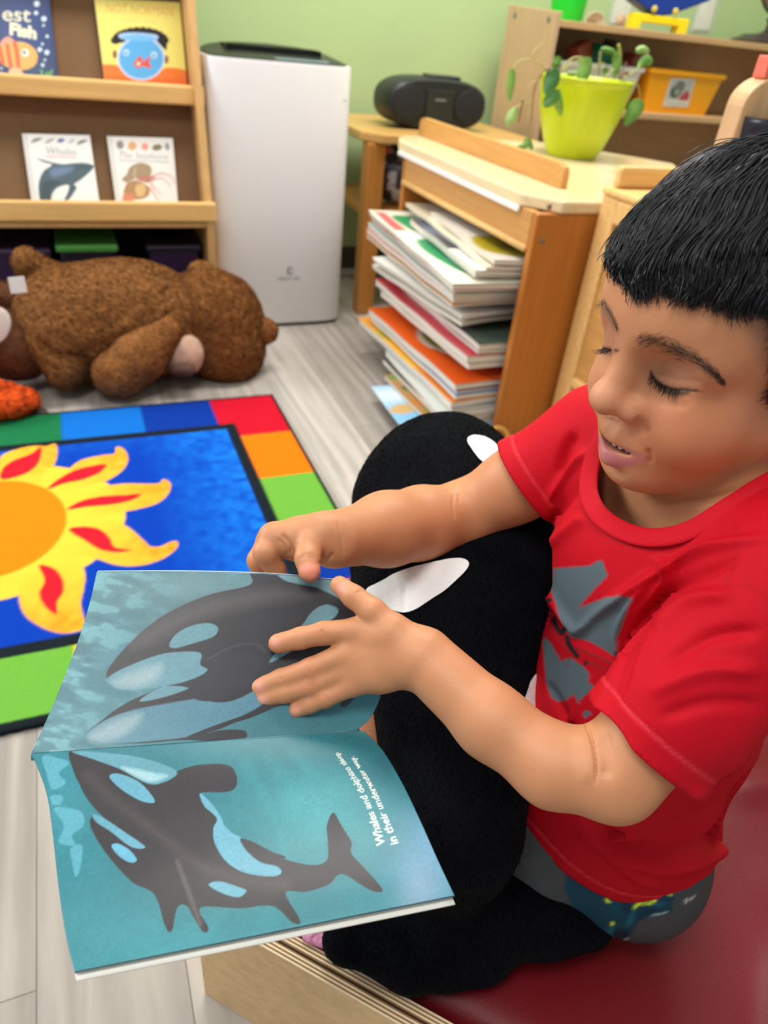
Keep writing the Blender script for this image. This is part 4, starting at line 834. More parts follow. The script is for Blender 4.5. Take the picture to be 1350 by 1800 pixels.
def build_tops():
    z = SZT
    c = on_shelf(994, z, 0.16); c[2] = z; k = ((c-CAM)@FW)/F
    m = MB(); m.lathe(c, [(0, 0), (27*k, 0), (28*k, 0.004), (34*k, 0.14), (34*k, 0.144), (32*k, 0.144), (26*k, 0.006), (0, 0.006)], 32, cap=False); props(m.obj('plastic_cup', mat('cup_green', (28, 226, 58), 0.35, trans=0.15), smooth=True), 'bright green plastic cup on the top shelf board', 'cup')
    # scallop shell and spiral shell
    c = on_shelf(1043, z, 0.10); c[2] = z; m = MB(); V = []; n = 40
    for i in range(14):
        s = i/13
        for j in range(n):
            a = np.pi*j/(n-1); rr = 0.042*s*(1+0.05*math.cos(a*22)*s); V.append((c[0]+rr*math.cos(a), c[1]-0.01+0.022*(1-s*s), c[2]+rr*0.85*math.sin(a)*1.0+0.001))
    m.add(V, [tuple(f) for f in grid_faces(14, n)]); o = m.obj('scallop_shell', mat('shell_cream', (206, 196, 168), 0.5, noise=0.15, nscale=60), smooth=True); s = o.modifiers.new('depth', 'SOLIDIFY'); s.thickness = 0.003
    props(o, 'pale fan-shaped seashell standing on the top shelf board', 'shell')
    c = on_shelf(1087, z, 0.08); c[2] = z+0.018; m = MB()
    th = np.linspace(0, 5.5*np.pi, 70); P = np.stack([c[0]+0.016*np.exp(-th/9)*np.cos(th), c[1]-th*0.0012, c[2]+0.016*np.exp(-th/9)*np.sin(th)], 1); m.tube(P, 0.010*np.exp(-th/10), 10); 
    props(m.obj('snail_shell', mat('shell_tan', (190, 160, 124), 0.5, noise=0.2, nscale=90), smooth=True), 'small tan spiral shell beside the fan-shaped one', 'shell')
    # clear zip bags with paper inside, pinned up on the wall
    for px, lab in ((1094, 'clear plastic pouch with white paper hanging left of the blue pan'), (1240, 'clear plastic pouch with white paper hanging right of the blue pan')):
        a = at_y(px-26, 46 if px < 1200 else 58, YW-0.02); w = 0.13; h = 0.30
        t = thing('plastic_pouch', (a[0]+w/2, YW-0.012, a[2]), lab, 'pouch', 'clear pouches on the wall')
        V, Q = [], None; nu, nv = 16, 24; u = np.linspace(0, 1, nu); v = np.linspace(0, 1, nv); gu, gv = np.meshgrid(u, v, indexing='ij')
        G = np.stack([a[0]+gu*w, YW-0.008-0.010*np.sin(np.pi*gu)*np.sin(np.pi*gv)-0.002*np.sin(gu*11+gv*7), a[2]+gv*h], -1).reshape(-1, 3)
        o = mesh_obj('film', G, grid_faces(nu, nv)[:, ::-1], mat('clear_film', (235, 240, 235), 0.12, alpha=0.30), t, smooth=True)
        m = MB(); m.extrude([(a[0]+0.018, YW-0.006, a[2]+0.012), (a[0]+w-0.02, YW-0.006, a[2]+0.018), (a[0]+w-0.028, YW-0.006, a[2]+0.16), (a[0]+0.024, YW-0.006, a[2]+0.15)], (0, 0.002, 0)); m.obj('paper', mat('paper_white', (228, 228, 214), 0.8), t)
    # blue pan on a yellow stand
    c6 = lambda x, y, dy=0.10: at_y(860+x/2.755, y/2.755, SY+dy)
    st = [c6(x, y) for x, y in ((705, 88), (735, 83), (958, 108), (968, 112), (955, 162), (905, 160), (905, 135), (748, 118), (745, 138), (698, 132))]
    st = np.array(st); lowz = st[:, 2].min(); st[:, 2] += z-lowz-0.0; off = z-lowz
    t = thing('toy_balance', (st[:, 0].mean(), SY+0.13, z), 'toy balance with a deep blue pan over a yellow bracket stand', 'toy')
    y0 = SY+0.10; m = MB(); xa, xb = st[:, 0].min(), st[:, 0].max(); zt1 = z+0.050
    m.extrude([(xa, y0, z), (xa, y0, zt1), (xb, y0, zt1), (xb, y0, z), (xb-0.042, y0, z), (xb-0.042, y0, zt1-0.026), (xa+0.035, y0, zt1-0.026), (xa+0.035, y0, z)], (0, 0.05, 0)); m.obj('stand', mat('toy_yellow', (248, 222, 22), 0.35), t, bevel=0.004)
    pk = lambda x, y: at_y(860+x/2.755, y/2.755, y0)
    P = np.array([pk(x, y) for x, y in ((690, -40), (715, 5), (800, 68), (830, 80), (885, 72), (1070, 5), (1095, -40))])
    m = MB(); m.extrude(P, (0, 0.07, 0)); m.obj('pan', mat('toy_blue', (16, 52, 150), 0.35), t, bevel=0.006)
    for x, y in ((798, 44), (900, 56)):
        c = pk(x, y); m = MB(); m.lathe((c[0], y0-0.001, c[2]), [(0.011, 0), (0.011, 0.004), (0.007, 0.007), (0, 0.008)], 20, axis=(0, -1, 0), cap=False); m.obj('peg', mat('peg_yellow', (222, 196, 70), 0.4), t, smooth=True)
    c = at_y(1170, 29, y0+0.03); m = MB(); m.lathe((c[0]-0.02, y0+0.03, zt1), [(0.012, 0), (0.010, max(0.02, c[2]-zt1+0.02))], 14); m.obj('post', mat('toy_yellow'), t)
    # globe on a dark stand
    b = on_shelf(1345, z, 0.14); b[2] = z; t = thing('globe', b, 'tabletop globe on a dark stepped base at the right end of the shelf', 'globe')
    k = ((b-CAM)@FW)/F; Mg = mat('globe_stand', (62, 54, 52), 0.35)
    m = MB(); m.lathe(b, [(58*k, 0), (60*k, 0.010), (46*k, 0.022), (42*k, 0.030), (18*k, 0.036), (9*k, 0.05), (8*k, 0.075), (12*k, 0.085), (5*k, 0.10)], 36); smooth_by_angle(m.obj('base', Mg, t))
    R = 0.105; gc = b+np.array([0.0, 0, 0.10+R+0.018])
    a = np.radians(np.linspace(-150, 55, 40)); m = MB(); m.tube(np.stack([gc[0]+(R+0.014)*np.cos(a), np.full(40, gc[1]), gc[2]+(R+0.014)*np.sin(a)], 1), 0.006, 8); m.obj('meridian_arm', Mg, t, smooth=True)
    m = MB(); m.ball(gc, R, 48); V = np.concatenate(m.V); n = noise3(V-gc, 16, 5, 4); col = np.where((n > 0.06)[:, None], lin((176, 158, 126)), lin((112, 170, 180)))
    mesh_obj('sphere', V, m.F, mat('globe_paper', attr=True, rough=0.35), t, smooth=True, col=col)
build_tops()
# things on the near cabinet's top, right behind the boy's head
def build_bottle():
    z = 0.647; p = at_y(1316, 225, 1.06); cx, cy = p[0], 1.06
    t = thing('dark_bowl', (cx, cy, z), 'dark glazed bowl rim standing behind the boy on the low cabinet', 'bowl')
    q = at_y(1316, 203, cy); k = ((q-CAM)@FW)/F; r = 62*k; h = q[2]-z; cx = at_y(1338, 203, cy)[0]
    m = MB(); m.lathe((cx, cy, z), [(0, 0), (r*0.6, 0), (r*0.8, h*0.4), (r*0.98, h*0.93), (r, h), (r*0.95, h), (r*0.7, h*0.35), (0, 0.012)], 40, cap=False); m.obj('bowl_body', mat('bowl_dark', (44, 46, 54), 0.25), t, smooth=True)
    t = thing('wooden_toy', (cx, cy, z+0.02), 'pale wooden toy with a round hole and a coral cap standing in the dark bowl', 'toy')
    L = at_y(1296, 170, cy)[0]; R = at_y(1394, 170, cy)[0]; zt_ = at_y(1330, 132, cy)[2]; z0 = z+0.02
    W = R-L; o = []
    for a in np.linspace(0, np.pi, 16): o.append((L+W/2+W/2*math.cos(a), zt_-W*0.36+W*0.36*math.sin(a)))
    out = [(R, z0)]+o+[(L, z0)]; hc = at_y(1352, 175, cy); hr = 0.011; nn = 20
    bm = bmesh.new(); ov = [bm.verts.new((x, cy, zz)) for x, zz in out]; iv = [bm.verts.new((hc[0]+hr*math.cos(a), cy, hc[2]+hr*math.sin(a))) for a in np.arange(nn)*2*np.pi/nn]
    es = [bm.edges.new((ov[i], ov[(i+1) % len(ov)])) for i in range(len(ov))]+[bm.edges.new((iv[i], iv[(i+1) % nn])) for i in range(nn)]
    bmesh.ops.triangle_fill(bm, edges=es, use_beauty=True); V = [v.co[:] for v in bm.verts]; bm.verts.index_update(); Fc = [[v.index for v in f.verts] for f in bm.faces]; bm.free()
    ob = mesh_obj('body', V, Fc, mat('toy_wood', (222, 178, 130), 0.4, grain=2), t); s = ob.modifiers.new('depth', 'SOLIDIFY'); s.thickness = 0.04; s.offset = 0; bv = ob.modifiers.new('edge', 'BEVEL'); bv.width = 0.004; bv.segments = 3; bv.limit_method = 'ANGLE'
    a = at_y(1334, 130, cy); b = at_y(1372, 100, cy); m = MB(); m.box((a[0], cy-0.014, zt_-0.004), (b[0], cy+0.014, max(b[2], zt_+0.02))); m.obj('cap', mat('coral_cap', (238, 112, 92), 0.4), t, bevel=0.003)
build_bottle()
# ------------------------------------------------------------------ low plywood bench with a red vinyl pad
MZ = 0.178
def build_bench():
    o1 = at_z(458, 1662, 0.19)[:2]; o2 = at_z(700, 1800, 0.19)[:2]; i1 = at_z(560, 1668, 0.19)[:2]
    d = (o2-o1)/np.linalg.norm(o2-o1); n = np.array([d[1], -d[0]]); 
    if (i1-o1)@n < 0: n = -n
    th = (i1-o1)@n; a = o1-d*0.075; L = 1.15; P3 = lambda p, z: np.array([p[0], p[1], z])
    t = thing('plywood_bench', P3(a+d*L/2+n*0.3, 0), 'low plywood bench frame with layered edges under the red pad', 'bench')
    def board(p, dirv, nrm, ln, thk, z0, z1, nm):
        # plywood board standing on edge: faces of pale veneer, edges showing the layers
        m = MB(); q = [P3(p, z0), P3(p+dirv*ln, z0), P3(p+dirv*ln+nrm*thk, z0), P3(p+nrm*thk, z0)]; m.extrude(q, (0, 0, z1-z0-0.0006)); bo = m.obj(nm, mat('bench_veneer', (226, 190, 138), 0.45, 0.35, grain=1), t, bevel=0.0015)
        k = 13; e = MB()
        for i in range(k):
            w0, w1 = i/k, (i+1)/k; s = [P3(p+nrm*thk*w0, z1-0.0006), P3(p+dirv*ln+nrm*thk*w0, z1-0.0006), P3(p+dirv*ln+nrm*thk*w1, z1-0.0006), P3(p+nrm*thk*w1, z1-0.0006)]
            e.extrude(s, (0, 0, 0.0008-0.0006*(i % 2)), m=(2 if i == 6 else i % 2))
        e.obj('layered_edge', [mat('ply_light', (248, 228, 188), 0.6, noise=0.08, nscale=40), mat('ply_dark', (160, 112, 66), 0.6, noise=0.1, nscale=40), mat('ply_gap', (52, 38, 26), 0.9)], bo)
    board(a, d, n, L, th, 0, 0.19, 'front_board'); board(a+n*th, n, d, 0.75, 0.022, 0, 0.17, 'end_board'); board(a+n*th+d*(L-0.022), n, d, 0.75, 0.022, 0, 0.17, 'end_board'); board(a+n*(0.75+th), d, n, L, 0.022, 0, 0.185, 'back_board')
    m = MB(); q = a+n*th; m.extrude([P3(q+d*0.022, 0.10), P3(q+d*(L-0.022), 0.10), P3(q+d*(L-0.022)+n*0.75, 0.10), P3(q+d*0.022+n*0.75, 0.10)], (0, 0, 0.018)); m.obj('seat_board', mat('bench_veneer'), t)
    # red pad: soft vinyl with a dip where he sits, a roll along the edge and creases
    q0 = a+n*(th+0.004)+d*0.026; W = 0.74; Lp = L-0.052; nu, nv = 170, 120; u = np.linspace(0, 1, nu); v = np.linspace(0, 1, nv); gu, gv = np.meshgrid(u, v, indexing='ij')
    X = q0[0]+d[0]*gu*Lp+n[0]*gv*W; Y = q0[1]+d[1]*gu*Lp+n[1]*gv*W
    r = np.minimum(np.minimum(gu*Lp, (1-gu)*Lp), np.minimum(gv*W, (1-gv)*W)); z = MZ-0.022*np.exp(-r/0.010)
    dist = np.hypot((X-0.46)/0.17, (Y-0.28)/0.16); z = z-0.006*np.exp(-dist**2)+0.004*np.exp(-((dist-1.25)/0.35)**2)
    V = np.stack([X, Y, z], -1).reshape(-1, 3); V[:, 2] += noise3(V*[1, 1, 0], 9, 3, 2)*0.0035*np.clip(r.ravel()/0.05, 0, 1)
    for (x0, y0, x1, y1, w, am) in ((0.55, 0.14, 0.42, 0.03, 0.012, 0.0045), (0.60, 0.20, 0.68, 0.06, 0.02, 0.004), (0.34, 0.13, 0.30, 0.05, 0.008, 0.003), (0.62, 0.30, 0.80, 0.26, 0.018, 0.006), (0.50, 0.10, 0.52, -0.02, 0.01, 0.003)):
        dd, tt = seg_dist(V[:, :2], np.array([x0, y0]), np.array([x1, y1])); V[:, 2] += am*np.exp(-(dd/w)**2)*np.clip(np.minimum(tt, 1-tt)*4+0.2, 0, 1)
    k0 = nu*nv; B = V.copy(); B[:, 2] = 0.12; G = grid_faces(nu, nv); idx = np.arange(k0).reshape(nu, nv); rim = np.concatenate([idx[:, 0], idx[-1, 1:], idx[::-1, -1][1:], idx[0, ::-1][1:-1]])
    Fc = [tuple(f) for f in G]+[tuple(f[::-1]+k0) for f in G]+[(rim[(i+1) % len(rim)], rim[i], rim[i]+k0, rim[(i+1) % len(rim)]+k0) for i in range(len(rim))]
    o = mesh_obj('vinyl_pad', np.concatenate([V, B]), Fc, mat('vinyl_red', (116, 12, 24), 0.46, 0.32, bump=0.12, bscale=500), None, smooth=True, loc=(q0[0]+d[0]*Lp/2+n[0]*W/2, q0[1]+d[1]*Lp/2+n[1]*W/2, 0.12))
    props(o, 'dark red vinyl pad on the plywood bench, under the boy', 'pad')
    c = at_z(548, 1655, 0.192); m = MB(); pts = [(c[0]-0.008, c[1]+0.002), (c[0]+0.010, c[1]-0.012), (c[0]+0.05, c[1]+0.03), (c[0]-0.002, c[1]+0.06)]; m.prism(pts, 0.1915, 0.197)
    props(m.obj('cloth_scrap', mat('cloth_pink', (226, 150, 186), 0.9, noise=0.5, nscale=220, bump=0.6), bevel=0.002), 'folded pink and white cloth on the bench edge beneath the orca tail', 'cloth')
build_bench()
# ------------------------------------------------------------------ the open picture book he holds
A_, B_, C_, D_, E_, F_ = at_d(55, 1325, .460), at_d(640, 1285, .512), at_d(170, 1005, .522), at_d(612, 1015, .553), at_d(130, 1722, .362), at_d(800, 1576, .412)
def page_surface(L, R, nu=330, nv=230):
    """A curling page from the spine (v=0) to its free edge (v=1); L and R are its two side curves in 3D."""
    L = catmull(L, 12); R = catmull(R, 12)
    def at(C, s):
        d = np.concatenate([[0], np.cumsum(np.linalg.norm(np.diff(C, axis=0), axis=1))]); d /= d[-1]; return np.stack([np.interp(s, d, C[:, k]) for k in range(3)], 1)
    v = np.linspace(0, 1, nv); l = at(L, v); r = at(R, v); u = np.linspace(0, 1, nu)
    return (l[None]*(1-u)[:, None, None]+r[None]*u[:, None, None])
def side(pts, d0, d1, bow=0.0):
    n = len(pts); out = []
    px = np.asarray(pts, float); s = np.concatenate([[0], np.cumsum(np.linalg.norm(np.diff(px, axis=0), axis=1))]); s /= s[-1]
    return [at_d(x, y, d0+(d1-d0)*t+bow*math.sin(math.pi*t)) for (x, y), t in zip(px, s)]
LOW = page_surface(side([(55, 1325), (67, 1352), (83, 1400), (93, 1470), (103, 1560), (117, 1650), (131, 1708)], .460, .366, 0.004), side([(640, 1285), (672, 1318), (705, 1372), (738, 1440), (770, 1512), (799, 1574)], .512, .412, 0.004))
UPP = page_surface(side([(55, 1325), (98, 1228), (136, 1130), (157, 1062), (170, 1006)], .460, .522, 0.0), side([(625, 1284), (651, 1262), (670, 1216), (664, 1150), (644, 1080), (616, 1018)], .512, .552, 0.004))
# the free edge of the upper page waves a little under the far hand
u_ = np.linspace(0, 1, UPP.shape[0])[:, None]; v_ = np.linspace(0, 1, UPP.shape[1])[None, :]
UPP = UPP+(UP[None, None]*((0.0022*np.sin(np.pi*u_)-0.0016*np.exp(-((u_-0.9)/0.1)**2))*v_**2)[..., None])
def paint_upper(Q, V):
    p = Paint(Q, (60, 112, 122), px=1.1); k = 780/1350
    c = lambda *pts: [(40+x*k, 960+y*k) for x, y in pts]
    n = noise3(V, 60, 3, 3)
    p.blob((120, 1180), (120, 180), (84, 142, 152), 0.5); p.blob((560, 1240), (180, 70), (52, 112, 124), 0.8); p.blob((420, 1030), (240, 40), (110, 146, 152), 0.6); p.blob((250, 1270), (200, 60), (78, 136, 148), 0.6)
    # broken light on the water along the outer edge
    st = noise3(np.stack([Q[:, 0]*0.020+Q[:, 1]*0.010, Q[:, 1]*0.05-Q[:, 0]*0.012, Q[:, 0]*0], 1), 1.0, 9, 3); m = np.clip(1-(Q[:, 0]+0.35*(Q[:, 1]-1325)*0.9-60)/190, 0, 1)
    a = (np.clip((st-0.05)*6, 0, 1)*m*0.75)[:, None]; p.C = p.C*(1-a)+lin((116, 178, 184))*a
    a = (np.clip((-st-0.08)*6, 0, 1)*m*0.6)[:, None]; p.C = p.C*(1-a)+lin((40, 98, 110))*a
    dk = (42, 42, 48)
    # small whale below
    p.poly(c((190, 575), (240, 530), (310, 480), (400, 440), (520, 405), (560, 420), (640, 440), (760, 450), (780, 480), (700, 520), (620, 545), (560, 575), (680, 570), (640, 600), (500, 590), (360, 600), (240, 598)), dk, 1.2)
    p.poly(c((190, 578), (250, 530), (330, 500), (430, 480), (520, 465), (620, 450), (700, 440), (740, 470), (660, 520), (560, 555), (500, 580), (400, 592), (260, 600)), (84, 132, 150), 2.5); p.poly(c((200, 580), (270, 535), (360, 510), (330, 560), (250, 595)), (148, 172, 178), 14, 0.75)
    p.poly(c((500, 580), (600, 540), (700, 505), (760, 482), (800, 480), (740, 500), (660, 530), (590, 560)), dk, 1.5); p.poly(c((545, 580), (600, 560), (670, 560), (676, 575), (620, 592)), dk, 1.5)
    p.poly(c((356, 472), (390, 445), (450, 420), (522, 410), (500, 435), (420, 462)), (100, 146, 158), 1.5)
    # large whale
    p.poly(c((256, 400), (262, 370), (330, 290), (430, 210), (560, 150), (690, 118), (690, 80), (700, 60), (760, 62), (790, 100), (860, 120), (930, 130), (1010, 150), (1040, 200), (1000, 260), (900, 330), (820, 380), (740, 420), (640, 470), (560, 470), (500, 430), (420, 425), (320, 420), (270, 412)), dk, 1.2)
    p.poly(c((330, 300), (450, 205), (600, 150), (760, 130), (880, 150), (700, 180), (520, 230), (400, 290)), (92, 88, 90), 22, 0.55)
    p.poly(c((256, 405), (300, 375), (400, 335), (470, 322), (540, 325), (540, 360), (562, 380), (500, 410), (400, 432), (310, 436), (272, 425)), (98, 146, 160), 2.0); p.poly(c((275, 415), (330, 385), (420, 360), (400, 410), (320, 432)), (150, 174, 180), 14, 0.8)
    p.poly(c((446, 300), (470, 265), (520, 240), (570, 235), (594, 250), (580, 275), (520, 295), (465, 310)), (98, 146, 158), 1.6)
    p.poly(c((850, 240), (880, 200), (920, 178), (958, 190), (950, 215), (900, 250), (830, 310), (750, 355), (800, 290)), (98, 142, 152), 2)
    p.poly(c((515, 455), (540, 400), (600, 350), (660, 325), (720, 330), (725, 360), (690, 420), (640, 450), (560, 472)), (44, 46, 56), 1.5); p.line(c((560, 345), (640, 305), (710, 298), (735, 320)), 2.2, (66, 66, 72), 2)
    p.poly(c((690, 60), (620, 110), (640, 60)), (92, 140, 150), 6, 0.8); p.poly(c((760, 66), (800, 105), (880, 120), (1000, 170), (1010, 120), (900, 90), (820, 66)), (112, 152, 162), 3, 0.9)
    p.poly(c((965, 485), (985, 455), (1030, 430), (1010, 460), (985, 488)), (44, 60, 70), 1.5)
    p.C *= (1+0.12*n+0.10*noise3(V, 900, 2, 1))[:, None]; return p.C
def paint_lower(Q, V):
    p = Paint(Q, (48, 116, 126), px=1.1); k = 780/1350
    c = lambda *pts: [(40+x*k, 960+y*k) for x, y in pts]
    p.blob((560, 1420), (110, 80), (74, 158, 164), 0.75); p.blob((600, 1310), (120, 40), (44, 110, 118), 0.8); p.blob((760, 1500), (60, 90), (88, 146, 178), 0.85); p.blob((300, 1680), (260, 70), (62, 132, 142), 0.7)
    p.blob((740, 1560), (40, 50), (124, 150, 172), 0.7); p.blob((110, 1420), (60, 120), (50, 140, 156), 0.5); p.blob((680, 1340), (40, 40), (44, 100, 112), 0.6)
    for x0, y0, x1, y1 in ((470, 1330, 560, 1480), (520, 1330, 640, 1470), (430, 1340, 500, 1500)): p.line([(x0, y0), ((x0+x1)/2+8, (y0+y1)/2), (x1, y1)], 16, (60, 146, 150), 14, 0.35)
    for pts in ([(60, 640), (110, 645), (140, 660), (110, 690), (130, 720), (90, 740), (75, 700)], [(95, 800), (130, 795), (180, 810), (185, 850), (150, 880), (160, 910), (110, 900), (125, 850)], [(145, 920), (180, 910), (175, 980), (160, 1005), (150, 960)], [(85, 760), (120, 760), (115, 785), (90, 785)]): p.poly(c(*pts), (92, 164, 182), 2.5, 0.75)
    dk = (52, 49, 52)
    # great whale seen from the side
    p.poly(c((140, 640), (160, 620), (200, 640), (290, 670), (380, 715), (430, 705), (480, 680), (540, 665), (620, 665), (648, 690), (650, 730), (620, 748), (540, 752), (560, 790), (590, 830), (600, 880), (660, 890), (700, 910), (790, 950), (880, 970), (925, 955), (928, 900), (925, 850), (945, 810), (970, 850), (1000, 900), (1000, 935), (1040, 980), (1095, 1045), (1060, 1048), (990, 1005), (960, 1000), (930, 1030), (860, 1052), (800, 1055), (845, 1140), (820, 1145), (760, 1095), (660, 1102), (540, 1100), (565, 1160), (550, 1175), (520, 1130), (500, 1095), (470, 1100), (455, 1168), (435, 1160), (400, 1060), (330, 1020), (250, 930), (205, 850), (215, 820), (230, 830), (240, 840), (300, 880), (260, 840), (190, 760)), dk, 1.2)
    p.poly(c((150, 625), (240, 628), (340, 640), (430, 665), (470, 690), (430, 718), (380, 722), (300, 680), (220, 650)), (92, 148, 162), 2.2); p.poly(c((300, 672), (400, 690), (440, 700), (380, 716)), (170, 206, 212), 6, 0.7)
    p.poly(c((264, 702), (290, 692), (350, 715), (390, 755), (400, 780), (360, 775), (300, 740)), (96, 156, 178), 1.4)
    p.poly(c((538, 755), (552, 790), (580, 815), (592, 832), (580, 860), (585, 905), (620, 960), (680, 995), (760, 1005), (787, 992), (772, 974), (724, 962), (684, 930), (664, 896), (660, 884), (640, 874), (614, 850), (603, 825), (578, 788), (552, 760)), (98, 158, 178), 1.6)
    p.poly(c((664, 890), (700, 900), (760, 930), (800, 945), (770, 960), (700, 940), (672, 915)), dk, 1.4)
    p.poly(c((215, 815), (250, 830), (310, 870), (372, 915), (330, 915), (270, 870), (222, 838)), (94, 152, 172), 1.5); p.poly(c((270, 912), (290, 905), (325, 925), (347, 955), (325, 962), (290, 940)), (94, 160, 186), 1.3)
    p.poly(c((566, 1030), (600, 1020), (660, 1038), (680, 1050), (655, 1068), (605, 1055)), (96, 156, 174), 1.5)
    p.line(c((200, 700), (300, 790), (420, 880), (520, 960), (640, 1010), (800, 1030)), 16, (82, 74, 74), 18, 0.5); p.line(c((470, 960), (500, 1040), (540, 1150)), 7, (100, 92, 90), 6, 0.6)
    p.line(c((470, 1000), (490, 1060), (500, 1095)), 2, (40, 38, 42), 2, 0.7)
    # printed lines of text, shrinking towards the spine
    def arc(txt, pts, h0, h1):
        T = text_tris(txt, 0.2, 0.018); W = T[..., 0].max(); P = catmull(pts, 20); s = np.concatenate([[0], np.cumsum(np.linalg.norm(np.diff(P, axis=0), axis=1))]); s /= s[-1]
        x = T[..., 0]/W; x = 1-(1-x)**1.0; x = x*(1.28-0.28*x)
        bx = np.stack([np.interp(x, s, P[:, j]) for j in (0, 1)], -1); dx = np.stack([np.interp(np.clip(x+0.02, 0, 1), s, P[:, j])-np.interp(np.clip(x-0.02, 0, 1), s, P[:, j]) for j in (0, 1)], -1)
        nn = np.stack([dx[..., 1], -dx[..., 0]], -1); nn /= np.linalg.norm(nn, axis=-1, keepdims=True); h = (h0+(h1-h0)*x)[..., None]
        p.tris(bx+nn*T[..., 1:]/0.69*h, (238, 238, 226), 0.6)
    g = lambda x, y: (560+x/4.865, 1290+y/4.865)
    arc('Whales and dolphins sleep', [g(578, 950), g(505, 740), g(380, 440), g(195, 150)], 11.5, 5.0) if False else arc('Whales and dolphins sleep', [g(575, 945), g(480, 690), g(360, 430), g(165, 155)], 15.5, 8.0)
    arc('in their underwater way.', [g(688, 940), g(600, 740), g(470, 450), g(300, 190)], 15.0, 8.0)
    p.C *= (1+0.12*noise3(V, 60, 4, 3)+0.10*noise3(V, 900, 2, 1))[:, None]; return p.C
def build_open_book():
    cen = (A_+B_)/2
    t = thing('open_picture_book', cen, 'open paperback picture book showing orcas, held in the boy\'s hands', 'book')
    M_pg = mat('printed_page', attr=True, rough=0.38, spec=0.35)
    for nm, S, pf, lab in (('page', LOW, paint_lower, 'lower page with a large orca and two lines of text'), ('page', UPP, paint_upper, 'raised page with two orcas under his hands')):
        nu, nv, _ = S.shape; V = S.reshape(-1, 3); Q, _ = photo(V); col = pf(Q, V); Fc = grid_faces(nu, nv); N = vnormals(V, Fc)
        if ((CAM-V)*N).sum() < 0: Fc = Fc[:, ::-1]
        o = mesh_obj(nm, V, Fc, M_pg, t, smooth=True, col=col, label=lab); s = o.modifiers.new('depth', 'SOLIDIFY'); s.thickness = 0.0003; s.offset = -1
    # leaves lying under the two visible pages and the cover around them
    def under(S, off0, off1, k, name, m, grow=0.0, n=26):
        us = np.linspace(0, S.shape[0]-1, 44).astype(int); vs = np.linspace(0, S.shape[1]-1, 30).astype(int); G = S[us][:, vs]; V = G.reshape(-1, 3)
        Fc = grid_faces(44, 30); N = vnormals(V, Fc); 
        if ((CAM-V)*N).sum() < 0: N = -N; Fc = Fc[:, ::-1]
        w = np.tile(np.linspace(0, 1, 30)**0.5, 44)[:, None]
        V2 = V-N*(off0*w+0.0002)
        if grow:
            d = (G[:, -1]-G[:, -2]); d /= np.linalg.norm(d, axis=1)[:, None]; V2 = V2+(np.repeat(d, 30, 0)*np.tile(np.linspace(0, 1, 30), 44)[:, None])*grow
        o = mesh_obj(name, V2, Fc, m, t, smooth=True); s = o.modifiers.new('depth', 'SOLIDIFY'); s.thickness = max(off1-off0, 0.0003); s.offset = -1
    Mp = mat('book_paper', (206, 214, 210), 0.7, 0.2, noise=0.15, nscale=40); Mb = mat('book_blue_leaf', (70, 110, 130), 0.5)
    under(LOW, 0.0004, 0.0009, 0, 'leaf', mat('leaf_edge_dark', (60, 84, 92), 0.5)); under(LOW, 0.0014, 0.0026, 0, 'leaf', Mb, -0.003); under(LOW, 0.0032, 0.0038, 0, 'leaf', Mp, -0.002)
    under(LOW, 0.0046, 0.0056, 0, 'cover', mat('cover_white', (238, 236, 226), 0.4), 0.0015)
    under(UPP, 0.0004, 0.0010, 0, 'leaf', Mb, 0.001); under(UPP, 0.0014, 0.0022, 0, 'leaf', Mp, 0.0018); under(UPP, 0.003, 0.004, 0, 'cover', mat('cover_white'), 0.0005)
    m = MB(); P = np.array([A_*(1-s)+B_*s for s in np.linspace(-0.004, 0.985, 12)])-UP*0.0022+FW*0.003; m.tube(P, 0.0032, 10); m.obj('spine', mat('spine_teal', (70, 120, 130), 0.4), t, smooth=True)
build_open_book()
# ------------------------------------------------------------------ the boy: one continuous body, hair and clothes as its parts
HR = np.array([[-0.98795895, 0.02128382, -0.15324529], [-0.02217445, -0.99974569, 0.00410478], [-0.15311895, 0.00745349, 0.98817966]])
HT = np.array([0.39325104, 0.33547342, 0.74633788])
def HL(*v): return HT+HR@np.array(v, float)
def to_head(P): return (np.asarray(P)-HT)@HR
class Field:
    """A list of rounded shapes blended into one distance field."""
    def __init__(s): s.ops = []
    def cone(s, a, b, ra, rb, k=0.01, op='+'):
        a = np.asarray(a, float); b = np.asarray(b, float); c = (a+b)/2; R = np.linalg.norm(a-b)/2+max(ra, rb)
        s.ops.append((lambda P: sd_cone(P, a, b, ra, rb), c, R, k, op)); return s
    def chain(s, P, R, k=0.01, op='+'):
        for i in range(len(P)-1): s.cone(P[i], P[i+1], R[i], R[i+1], k, op)
        return s
    def ell(s, c, r, R=None, k=0.01, op='+'):
        c = np.asarray(c, float); s.ops.append((lambda P: sd_ell(P, c, r, R), c, max(r), k, op)); return s
    def __call__(s, P):
        d = np.full(len(P), 0.08); cull = len(P) > 4000
        if cull: c0 = (P[0]+P[-1])/2; r0 = np.linalg.norm(P[0]-P[-1])/2
        for f, c, R, k, op in s.ops:
            if cull and np.linalg.norm(c-c0) > R+r0+k+0.035: continue
            q = f(P)
            d = smin(d, q, k) if op == '+' else smax(d, -q, k)
        return d
def hcone(f, a, b, ra, rb, k=0.01, op='+', both=False):
    f.cone(HL(*a), HL(*b), ra, rb, k, op)
    if both: f.cone(HL(a[0], -a[1], a[2]), HL(b[0], -b[1], b[2]), ra, rb, k, op)
def hell(f, c, r, k=0.01, op='+', both=False):
    f.ell(HL(*c), r, HR, k, op)
    if both: f.ell(HL(c[0], -c[1], c[2]), r, HR, k, op)
